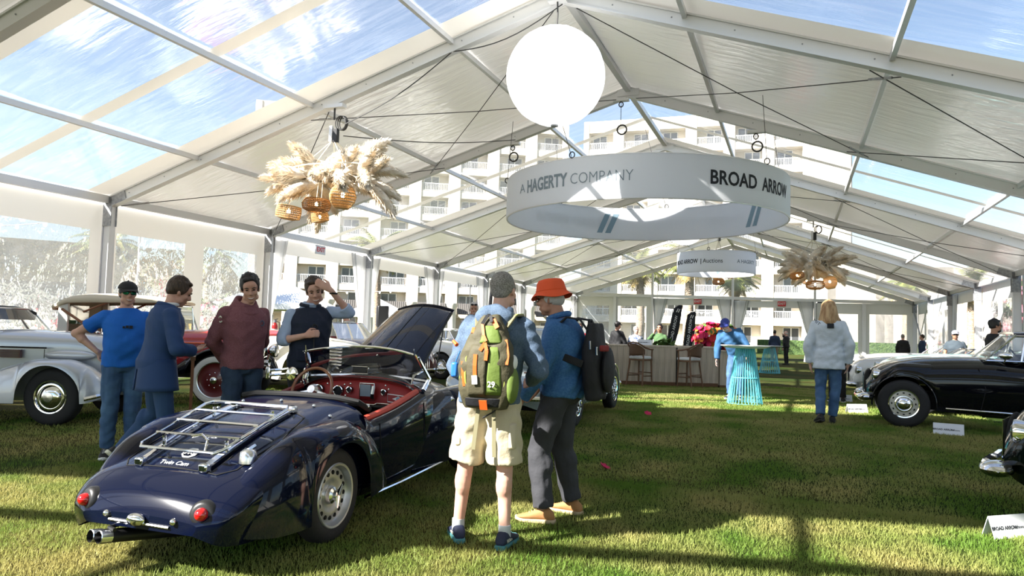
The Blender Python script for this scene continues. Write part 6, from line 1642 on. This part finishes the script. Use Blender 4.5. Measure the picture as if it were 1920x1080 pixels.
# ------------------------------------------------------------------ others
t, J, s, H = person('blond woman in white jacket and jeans seen from behind on the lawn', (.46, 11.65), 97, 1.80,
    dict(elR=(.285, -.05, 1.13), elL=(-.285, -.03, 1.12), wrR=(.27, .03, .87), wrL=(-.25, .0, .86), anL=(-.13, -.14, .12), knL=(-.10, .03, .5), anR=(.06, .03, .095)), 'skin_pink', 'jacket_white', 'long', 'jeans', 'long', ('long', 'hair_blond'), ('shoe_black', 'shoe_black'),
    (.05, 0, 0), vox=.011, hem=.024, toplen=.16, fold=.006, shoepitch=(0, -.25), build=1.0, face_on=False)
part('collar_patch', MB().box((.0, -.175, 1.42), (.09, .02, .07)), 'print_dark', t)
text_part('sleeve_print', 'MIT', .07, 'print_dark', t, Matrix.Translation((-.185, -.155, 1.47)) @ Matrix.Rotation(R(38), 4, 'Y') @ Matrix.Rotation(R(65), 4, 'X'))
person('bearded man in blue pullover and blue cap bending over the wire table', (-1.12, 15.35), -102, 1.78,
    dict(pelvis=(-.02, -.12, .93), chest=(.04, .04, 1.20), neck=(.10, .16, 1.385), head=(.14, .25, 1.50), shR=(.27, .10, 1.33), shL=(-.08, .08, 1.37), elR=(.33, .12, 1.04), elL=(-.24, .06, 1.10), wrR=(.33, .16, .80), wrL=(-.25, .1, .86), hipR=(.08, -.1, .9), hipL=(-.10, -.1, .9)),
    'skin_pink', 'polo_blue', 'long', 'jeans', 'long', None, ('shoe_black', 'paper'), (.1, -.5, .1), vox=.012, hat='cap_blue', beard='hair_white', brow='hair_white', hem=.02, fold=.008, build=1.05, glasses='black_plastic')
person('man in black jacket and black cap with his back to the bar', (-4.95, 21.35), 62, 1.76, dict(elR=(.28, .05, 1.14), wrR=(.15, .2, 1.0)), 'skin_tan', 'suit_black', 'long', 'trousers_black', 'long', ('crew', 'hair_black'), vox=.014, hat='cap_black', hem=.02)
person('white haired guest in patterned shirt behind the bar between cap man and green woman', (-4.42, 21.5), -60, 1.62, {}, 'skin_pink', 'patterned', 'long', 'trousers_black', 'long', ('short', 'hair_white'), vox=.014, hem=.01)
person('dark haired woman in green top touching her ear behind the bar', (-3.75, 21.7), -100, 1.70, dict(elR=(.38, .06, 1.26), wrR=(.16, .07, 1.50)), 'skin_tan', 'green_top', 'long', 'trousers_black', 'long', ('wavy', 'hair_black'), vox=.013, build=.92, brow='hair_black', hands=dict(R=((-.3, -.1, .9), (-1, 0, 0), .5)))
person('guest in red beyond the bar stool half hidden by the black backpack', (-6.1, 21.3), -80, 1.66, {}, 'skin_pink', 'red_paint', 'short', 'trousers_black', 'long', ('wavy', 'hair_brown'), vox=.014)
person('man in navy suit standing far off on the sunlit lawn', (-.98, 39.9), 96, 1.78, {}, 'skin_tan', 'suit_navy', 'long', 'canvas_inner', 'long', ('short', 'hair_black'), vox=.016, hem=.015, face_on=False)
person('man in black suit drinking far off on the sunlit lawn', (-.42, 40.4), 160, 1.76, dict(elR=(.30, .16, 1.32), wrR=(.10, .20, 1.55), head=(0, .03, 1.66)), 'skin_pink', 'suit_black', 'long', 'trousers_black', 'long', ('fringe', 'hair_white'), vox=.016, hem=.015, build=1.05)
person('man in pale shirt and navy cap looking down beside the loudspeaker', (-12.1, 17.95), 190, 1.86, dict(neck=(0, .06, 1.48), head=(0, .13, 1.60), wrR=(.1, .25, 1.02), wrL=(-.1, .25, 1.02)), 'skin_pink', 'shirt_cream', 'long', 'trousers_black', 'long', ('crew', 'hair_brown'), vox=.013, hat='cap_navy', hem=.02, look=(0, -.3, 0))
t, J, s, H = person('white haired man in black jacket with sunglasses on his head beyond the bonnet', (-5.6, 12.35), -66, 1.80, {}, 'skin_tan', 'suit_black', 'long', 'trousers_black', 'long', ('short', 'hair_white'), vox=.011, hem=.02, smile=True, brow='hair_grey')
for sx in (-1, 1): part('sunglasses_lens', MB().sphere(H @ Vector((sx*.034, .075, .095)), (.03, .015, .02), 12, 8), 'black_plastic', t)
person('man in grey cap, sunglasses and slate T-shirt between the parked cars', (3.98, 22.3), -95, 1.74, {}, 'skin_tan', 'tee_slate', 'short', 'trousers_black', 'long', ('crew', 'hair_brown'), vox=.013, hat='cap_grey', glasses='black_plastic', build=1.05)
person('dark haired bearded man in black shirt in profile behind the black saloon', (3.62, 16.55), 8, 1.80, {}, 'skin_tan', 'suit_black', 'long', 'trousers_black', 'long', ('wavy', 'hair_black'), vox=.011, beard='hair_black', brow='hair_black', hem=.01, build=1.05, glasses='black_plastic')
person('grey haired man in dark suit by the gable corner, his back turned', (4.55, 37.0), 80, 1.72, {}, 'skin_pink', 'suit_black', 'long', 'trousers_black', 'long', ('crew', 'hair_grey'), vox=.016, hem=.02, face_on=False)
person('younger man in dark suit talking beside the gable corner', (5.35, 37.2), 175, 1.72, {}, 'skin_pink', 'suit_navy', 'long', 'trousers_black', 'long', ('short', 'hair_brown'), vox=.016, hem=.02)
person('person in black trousers almost hidden behind the blond woman', (.82, 16.5), 92, 1.74, {}, 'skin_tan', 'suit_black', 'long', 'trousers_black', 'long', ('short', 'hair_black'), ('shoe_black', 'paper'), vox=.014, face_on=False, hem=.01)
# ================================================================== bar, stools, tables
def bar():
    # bar front runs from A to B, planks upright
    A = Vector((-5.55, 19.01)); B = Vector((-1.93, 20.25)); d = (B-A).normalized(); n = Vector((d.y, -d.x)); L_ = (B-A).length; ang = math.atan2(d.y, d.x)
    t = thing('bar_counter', 'long bar counter clad in pale upright wooden planks', 'bar', (A.x, A.y, gz(-4, 19.5)-.01), ang)
    W = .16; k = 0; x = 0; hgt = 1.07
    part('core', MB().box((L_/2, .42, hgt/2), (L_-.06, .78, hgt-.06)), 'bar_slot', t)
    pm = {}
    while x < L_-.02:
        w = min(W, L_-x); key = round(w, 2)
        if key not in pm: pm[key] = mesh_of(MB().box((0, 0, (hgt+.10)/2), (w-.005, .03, hgt-.13)), 'bar_wood', 'plank', 20)
        if abs(x-(L_-1.12)) > .08 or True:
            share('plank', pm[key], t, (x+w/2, .015+.003*((k*7) % 3), 0))
        x += W; k += 1
    part('panel_gap', MB().box((L_-1.10, -.004, hgt/2+.02), (.035, .03, hgt-.08)), 'bar_slot', t)
    part('plinth', MB().box((L_/2, .05, .06), (L_+.02, .10, .12)), 'bar_plinth', t)
    part('counter_top', MB().box((L_/2, .42, hgt), (L_+.04, .86, .05)), 'bar_wood', t, bev=.008)
    for i in range(6): share('plank', mesh_of(MB().box((0, 0, (hgt+.05)/2), (.03, .13, hgt-.10)), 'bar_wood', 'plank', 20), t, (L_+.015, .08+.135*i, 0))
    # low return unit
    u = thing('side_unit', 'lower wooden end unit standing against the bar end', 'counter', (B.x+.05, B.y-.05, gz(-2, 20)-.01), ang)
    for i in range(3): part('plank', MB().box((.14+.0*i, .12+.2*i, .52), (.24, .195, .92)), 'bar_wood', u, smooth=20)
    part('top', MB().box((.14, .32, .995), (.28, .66, .03)), 'bar_wood', u); part('plinth', MB().box((.14, .32, .04), (.24, .6, .08)), 'bar_plinth', u)
    return A, d, n, ang, L_
BA, BD, BN, BANG, BL = bar()
def stool():
    t = thing('bar_stool', '', 'bar stool', (0, 0, 0), 0, 'wooden bar stools along the counter')
    W = 'stool_wood'
    for sx in (-1, 1):
        part('leg', MB().tube([(sx*.225, .20, .0), (sx*.20, .175, .78)], [.019, .024], 8), W, t)          # at the bar side
        part('leg', MB().tube([(sx*.27, -.27, .0), (sx*.225, -.19, .60), (sx*.215, -.18, .95)], [.019, .025, .022], 8), W, t)
        part('arm_post', MB().tube([(sx*.225, .16, .70), (sx*.235, .17, .97)], .020, 8), W, t)
        part('arm_rest', MB().tube([(sx*.235, .21, .975), (sx*.245, .05, .985), (sx*.25, -.16, 1.03), (sx*.225, -.27, 1.09), (sx*.14, -.33, 1.14)], [.022, .024, .024, .022, .02], 8), W, t)
        part('stretcher', MB().tube([(sx*.225, .19, .28), (sx*.25, -.235, .28)], .014, 8), W, t)
    part('top_rail', MB().tube([(-.15, -.325, 1.135), (0, -.345, 1.16), (.15, -.325, 1.135)], .022, 8), W, t)
    part('stretcher', MB().tube([(-.225, .195, .36), (.225, .195, .36)], .014, 8), W, t); part('stretcher', MB().tube([(-.25, -.24, .34), (.25, -.24, .34)], .014, 8), W, t)
    part('seat_frame', MB().box((0, 0, .70), (.45, .42, .05)), W, t, bev=.01)
    part('cushion', MB().box((0, 0, .755), (.46, .44, .075)), 'cushion', t, bev=.025)
    def fn(u, v):
        a = PI*(1.06+.88*u); r = .245; return (r*math.cos(a), -.10+.235*math.sin(a), (.80+.04*abs(2*u-1))+(.33*(1-.62*abs(2*u-1)**1.6))*v)
    part('cane_back', MB().grid(fn, 18, 5), 'stool_cane', t, smooth=180, solid=.014)
    return t
st0 = stool()
for i, (x, lab, rz) in enumerate(((1.72, 'bar stool in front of the counter, second from the end unit', -.8), (2.98, 'bar stool nearest the end unit of the counter', .8), (.62, 'bar stool half hidden by the silver grey coupe', -.25))):
    p = BA+BD*x*1.0+BN*.34; o = st0 if i == 0 else dup(st0, (0, 0, 0))
    o['label'] = lab; o.location = (p.x, p.y, gz(p.x, p.y)); o.rotation_euler = (0, 0, BANG+rz)
def wire_table(x, y, label, h=1.08, r=.55, rb=.53, rt=.27, n=44):
    t = thing('wire_table', label, 'table', (x, y, gz(x, y)), 0, 'round high tables on aqua wire bases')
    wires = []
    for i in range(n):
        a = 2*PI*i/n
        if i == 0:
            wm = mesh_of(MB().tube([(rb, 0, .0), (rt, 0, h-.05)], .0085, 5), 'wire_aqua', 'wire')
        share('wire', wm, t, (0, 0, 0), (0, 0, a))
    for z, rr in ((.01, rb), (h*.45, rb+(rt-rb)*.45), (h-.05, rt)): part('wire_ring', MB().tube([(rr*math.cos(a), rr*math.sin(a), z) for a in np.linspace(0, 2*PI, 40, False)], .009, 5, closed=True), 'wire_aqua', t)
    part('table_top', MB().lathe([(0, h-.05), (r*.8, h-.05), (r, h-.012), (r, h), (0, h)], 48), 'table_white', t)
wire_table(-.86, 14.15, 'round high table with white top on an aqua wire base under the leaning man', rb=.315, rt=.165, r=.44, n=34)
wire_table(-.93, 30.6, 'distant aqua wire high table in front of the navy suit man', rb=.40, rt=.2, r=.5, n=30)
# ------------------------------------------------------------------ flowers
def blossom_mesh(mt, r=.05, n=6):
    m = MB()
    for k in range(n):
        a = 2*PI*k/n; ca, sa = math.cos(a), math.sin(a)
        def fn(u, v): 
            w = math.sin(PI*(.12+.8*u))*.55*r*(2*v-1); q = r*u; return (q*ca-w*sa, q*sa+w*ca, .35*r*u*u+.1*r*(2*v-1)**2)
        m.grid(fn, 3, 2)
    return mesh_of(m, mt, 'blossom', 180)
LEAF = mesh_of(MB().grid(lambda u, v: (.13*u, .05*math.sin(PI*(.05+.9*u))*(2*v-1), -.04*u*u+.015*abs(2*v-1)), 5, 2), 'leaf', 'leaf', 180)
BLS = {k: blossom_mesh(k) for k in ('petal_magenta', 'petal_red', 'petal_orange', 'petal_pink')}
def bouquet(name, label, cat, c, rx, ry, rz_, nb, nl, mix, seed, base=None, bs=1.0):
    rd = random.Random(seed); t = thing(name, label, cat, c)
    def pt():
        while True:
            p = Vector((rd.uniform(-1, 1), rd.uniform(-1, 1), rd.uniform(-1, 1)))
            if .45 < p.length < 1: return p
    for i in range(nl):
        p = pt(); o = share('leaf', LEAF, t, (p.x*rx*.95, p.y*ry*.95, p.z*rz_*.95), (rd.uniform(-1, 1), rd.uniform(-1, 1), rd.uniform(0, 6.28)), (bs*1.2,)*3)
    for i in range(nb):
        p = pt(); d = Vector((p.x, p.y-.25, p.z+.3)).normalized(); k = rd.choice(mix); sc = bs*rd.uniform(.8, 1.5)
        o = share('blossom', BLS[k], t, (p.x*rx, p.y*ry, p.z*rz_)); o.rotation_euler = d.to_track_quat('Z', 'Y').to_euler(); o.scale = (sc, sc, sc)
    sm = MB()
    for i in range(10): p = pt(); sm.tube([(0, 0, -rz_*1.1), (p.x*rx*.8, p.y*ry*.8, p.z*rz_*.7)], .006, 4)
    part('stems', sm, 'leaf', t)
    if base: base(t)
def pot(h, r):
    def f(t): part('pot', MB().lathe([(0, -h-.3), (r*.7, -h-.3), (r, -.25), (r*.9, -.25), (0, -.28)], 18), 'umbrella_brown', t)
    return f
bouquet('flower_arrangement', 'big crimson and orange flower arrangement at the end of the bar', 'flowers', (-2.15, 21.75, 1.38), .66, .45, .44, 230, 36, ['petal_magenta', 'petal_magenta', 'petal_magenta', 'petal_red', 'petal_orange'], 3, bs=1.6, base=pot(.7, .25))
bouquet('flower_arrangement', 'trailing dark crimson flowers hanging down beside the end unit', 'flowers', (-1.33, 21.2, .62), .22, .22, .60, 80, 40, ['petal_magenta', 'petal_red', 'petal_red'], 6, bs=1.3)
bouquet('flower_arrangement', 'small leafy green centrepiece on the bar top beside the leaning flag', 'flowers', (-3.35, 20.3, 1.17), .30, .14, .07, 0, 40, ['petal_orange'], 8, bs=1.1)
bouquet('bougainvillea', 'pink bougainvillea bush outside the open bay by the parked cars', 'bush', (8.0, 31.5, 2.6), 1.1, 1.0, 1.2, 170, 120, ['petal_pink', 'petal_magenta', 'petal_pink'], 9, bs=3.2, base=lambda t: part('trunk', MB().tube([(0, 0, -2.6), (.1, 0, -1.2), (0, 0, -.4)], [.12, .09, .06], 8), 'palm_trunk', t))
bouquet('bougainvillea', 'pink bougainvillea seen hazily through vinyl behind the maroon hoodie man', 'bush', (-17.5, 18.5, 1.3), 1.3, 1.0, .9, 120, 100, ['petal_pink', 'petal_magenta'], 12, bs=3.0, base=lambda t: part('trunk', MB().tube([(0, 0, -1.3), (.1, 0, -.5), (0, 0, 0)], [.12, .09, .06], 8), 'palm_trunk', t))
# ------------------------------------------------------------------ flags, speaker, signs
def feather_flag(x, y, h, lean, label, rz, text='BROAD ARROW', w=.62):
    t = thing('feather_flag', label, 'flag', (x, y, gz(x, y)), rz, 'dark feather flags')
    t.rotation_euler = (0, lean, rz)
    part('pole', MB().tube([(0, 0, 0), (0, 0, h*.7), (.04, 0, h*.9), (w*.55, 0, h+.05)], [.02, .016, .012, .008], 6), 'black_plastic', t)
    part('foot', MB().box((0, 0, .02), (.5, .08, .04)).box((0, 0, .02), (.08, .5, .04)), 'black_plastic', t)
    def fn(u, v):
        top = h*(.92+.10*math.sin(PI/2*u)) if u < 1 else h; z = .45+(top-.45)*v
        return (.02+w*u*(.85+.15*math.sin(PI*min(1, v*1.1))), .03*math.sin(5*v+3*u), z)
    part('sail', MB().grid(fn, 6, 14), 'flag_black', t, smooth=180, solid=.004)
    text_part('flag_lettering', text, .26, 'badge_white', t, Matrix.Translation((w*.5, -.05, h*.52)) @ Matrix.Rotation(R(-90), 4, 'Y') @ Matrix.Rotation(R(90), 4, 'X'), off=.002)
    mk = MB()
    for k in (0, 1): mk.add([(w*.35+.12*k, -.05, h*.86), (w*.35+.12*k+.06, -.05, h*.86), (w*.35+.12*k+.12, -.05, h*.93), (w*.35+.12*k+.06, -.05, h*.93)], [(0, 1, 2, 3)])
    part('double_bar_mark', mk, 'badge_white', t, smooth=0)
feather_flag(-8.15, 48.6, 3.5, .20, 'dark feather flag leaning beside the woman in green', 0)
feather_flag(-7.0, 48.9, 3.0, .12, 'shorter dark feather flag behind the bar near the flowers', 0)
feather_flag(1.3, 48.5, 3.8, -.05, 'dark feather flag standing outside the gable behind the blond woman', 0)
feather_flag(-15.9, 34.2, 3.6, .16, 'grey black feather flag behind the near man beside the hotel palm', .4, w=.9)
def speaker(x, y, label):
    t = thing('loudspeaker', label, 'loudspeaker', (x, y, gz(x, y)), -.9)
    b = part('cabinet', MB().box((0, 0, 1.75), (.40, .36, .70)), 'black_plastic', t, bev=.03); part('grille', MB().box((0, -.185, 1.75), (.34, .02, .62)), 'flag_black', b)
    part('pole', MB().tube([(0, 0, .3), (0, 0, 1.42)], .02, 8), 'black_plastic', t)
    for k in range(3): a = 2*PI*k/3; part('leg', MB().tube([(0, 0, .75), (.5*math.cos(a), .5*math.sin(a), .0)], .014, 6), 'black_plastic', t)
speaker(-12.75, 20.8, 'black loudspeaker on a tripod beyond the maroon tourer')
def tent_card(x, y, rz, label, w=.36):
    t = thing('tent_card', label, 'sign', (x, y, gz(x, y)), rz, 'folded white name cards on the grass')
    hgt, dp = .15, .10
    for s in (-1, 1): part('panel', MB().add([(-w/2, s*dp/2, .0), (w/2, s*dp/2, .0), (w/2, 0, hgt), (-w/2, 0, hgt)], [(0, 1, 2, 3)]), 'sign_white', t, smooth=0, solid=.004)
    m = Matrix.Translation((-.055, -.030, .068)) @ Matrix.Rotation(R(71.5), 4, 'X')
    text_part('card_lettering', 'BROAD ARROW', .034, 'print_dark', t, m, off=.001); text_part('card_lettering', '| Auctions', .030, 'print_dark', t, Matrix.Translation((.115, 0, 0)) @ m @ Matrix.Translation((.01, 0, 0)))
tent_card(1.94, 11.36, R(-8), 'white folded name card on the grass under the black saloon')
tent_card(1.42, 6.22, R(40), 'white folded name card on the grass at the frame edge below the chrome bumper')
tent_card(.98, 13.6, R(30), 'white folded name card just behind the front wheel of the black saloon')
tent_card(.95, 16.9, R(10), 'white folded name card in front of the dark nose beyond the turquoise car')
tent_card(-4.05, 19.75, BANG, 'white folded name card standing on the bar top before the green woman') ; bpy.data.objects[-1] if False else None
for o in list(COL.objects):
    if o.name.startswith('tent_card') and 'bar top' in o.get('label', ''): p = BA+BD*1.9-BN*.3; o.location = (p.x, p.y, gz(-4, 19.5)+1.085)
def exit_sign(c, rz, label, arrow=False):
    t = thing('exit_sign', label, 'sign', c, rz, 'exit signs on the valances')
    part('panel', MB().box((0, 0, 0), (.46, .04, .30)), 'exit_red', t, bev=.01)
    text_part('sign_lettering', 'EXIT', .20, 'badge_white', t, Matrix.Translation((0, -.024, 0)) @ Matrix.Rotation(R(90), 4, 'X'), off=.004)
exit_sign((-5.7, TY(8)-.02, 3.52), 0, 'red exit sign on the far valance above the feather flags')
exit_sign((-.75, TY(8)-.02, 3.44), 0, 'red exit sign on the far valance above the two distant suits')
t = thing('exit_sign', 'pale exit sign on the valance above the vest man', 'sign', (XL+.02, TY(2)+2.3, 3.72), R(90)); part('panel', MB().box((0, 0, 0), (.5, .03, .28)), 'sign_white', t, bev=.01)
text_part('sign_lettering', 'EXIT', .2, 'exit_red', t, Matrix.Translation((0, -.02, 0)) @ Matrix.Rotation(R(90), 4, 'X'), off=.004)
def extinguisher(x, y, z, label):
    t = thing('fire_extinguisher', label, 'extinguisher', (x, y, z))
    part('cylinder', MB().lathe([(0, 0), (.075, .01), (.08, .05), (.08, .40), (.06, .46), (.025, .50), (0, .5)], 16), 'ext_red', t)
    part('valve', MB().box((0, 0, .53), (.05, .09, .07)), 'steel_plate', t); part('lever', MB().beam((0, -.02, .57), (0, .12, .60), .025, .012), 'black_plastic', t)
    part('hose', MB().tube([(0, .03, .53), (.08, .08, .5), (.10, .06, .3), (.09, .03, .15)], .012, 6), 'black_plastic', t)
    part('label_band', MB().lathe([(.0815, .15), (.0815, .32)], 16), 'paper', t)
extinguisher(XL+.28, TY(2)+.05, .95, 'red fire extinguisher on the tent post beside the vest man')
extinguisher(XR-.28, TY(7)-.05, .9, 'red fire extinguisher on the tent post behind the suited men')
# canopy tent outside, string lights
def market_canopy(x, y, rz, label):
    t = thing('market_canopy', label, 'canopy', (x, y, 0), rz); w = 2.6
    part('canopy_top', MB().add([(-w, -w, 2.3), (w, -w, 2.3), (w, w, 2.3), (-w, w, 2.3), (0, 0, 3.6)], [(0, 1, 4), (1, 2, 4), (2, 3, 4), (3, 0, 4)]), 'canopy_white', t, smooth=0, solid=.02)
    for sx in (-1, 1):
        for sy in (-1, 1): part('leg', MB().box((sx*(w-.05), sy*(w-.05), 1.15), (.07, .07, 2.3)), 'window_frame', t)
    for s in (-1, 1): part('valance', MB().box((0, s*w, 2.2), (2*w, .02, .25)).box((s*w, 0, 2.2), (.02, 2*w, .25)), 'canopy_white', t)
market_canopy(-24, 29.5, .5, 'white pyramid canopy outside the open side behind the vest man')
market_canopy(-31, 50, .5, 'farther white pyramid canopy outside beside the palm trunk')
def string_lights(a, b, sag, n, label):
    t = thing('string_lights', label, 'string lights', a); a = Vector(a); b = Vector(b)-a
    P = lambda u: b*u+Vector((0, 0, -sag*4*u*(1-u)))
    for q in (Vector((0, 0, 0)), b): part('pole', MB().tube([(q.x, q.y, -a.z), (q.x, q.y, q.z+.1)], .03, 6), 'window_frame', t)
    part('wire', MB().tube([P(i/20) for i in range(21)], .012, 4), 'window_frame', t)
    bm_ = mesh_of(MB().sphere((0, 0, -.06), (.05, .05, .07), 8, 6), 'string_bulb', 'bulb', 180)
    for i in range(n): share('bulb', bm_, t, P((i+.5)/n))
string_lights((-25, 34, 3.4), (-17.5, 38, 4.6), .5, 14, 'string of white bulbs rising outside the open side of the tent')
string_lights((-17.5, 38, 4.6), (-15, 52, 3.4), .5, 18, 'string of white bulbs outside between the side palm and gable')
string_lights((-12, 52, 4.1), (-3.5, 54, 3.2), .5, 20, 'string of white bulbs behind the far gable left of its middle post')
string_lights((-3.5, 54, 3.2), (2, 56, 3.0), .4, 16, 'string of white bulbs behind the far gable over the suited men')
string_lights((-28, 10.8, 4.2), (-19, 16.6, 4.8), .5, 14, 'string of white bulbs outside the hazy vinyl wall')
# fallen petals
for i, (x, y, lab) in enumerate(((-2.1, 11.2, 'crimson petal fallen on the shaded lawn'), (-1.75, 7.1, 'dark red petal cluster on the grass behind the hat man'))):
    t = thing('fallen_petal', lab, 'petal', (x, y, gz(x, y)+.02)); o = share('blossom', BLS['petal_magenta'], t); o.rotation_euler = (.4, .3, i); o.scale = (1.2, 1.2, 1.2)
# wooden easel board between the blazer man and hoodie man
t = thing('wooden_stand', 'narrow brown slatted wooden stand beside the blazer man', 'stand', (-5.66, 5.66, gz(-5, 5.4)), R(-45))
for i in range(4): part('slat', MB().box((-.075+.05*i, .0, .52), (.044, .03, 1.0)), 'tan_wood' if i % 2 else 'stool_wood', t, smooth=20)
part('foot', MB().box((0, 0, .02), (.3, .3, .04)), 'stool_wood', t); part('top_rail', MB().box((0, 0, 1.03), (.22, .05, .04)), 'stool_wood', t)

bpy.data.scenes.remove(TMP)
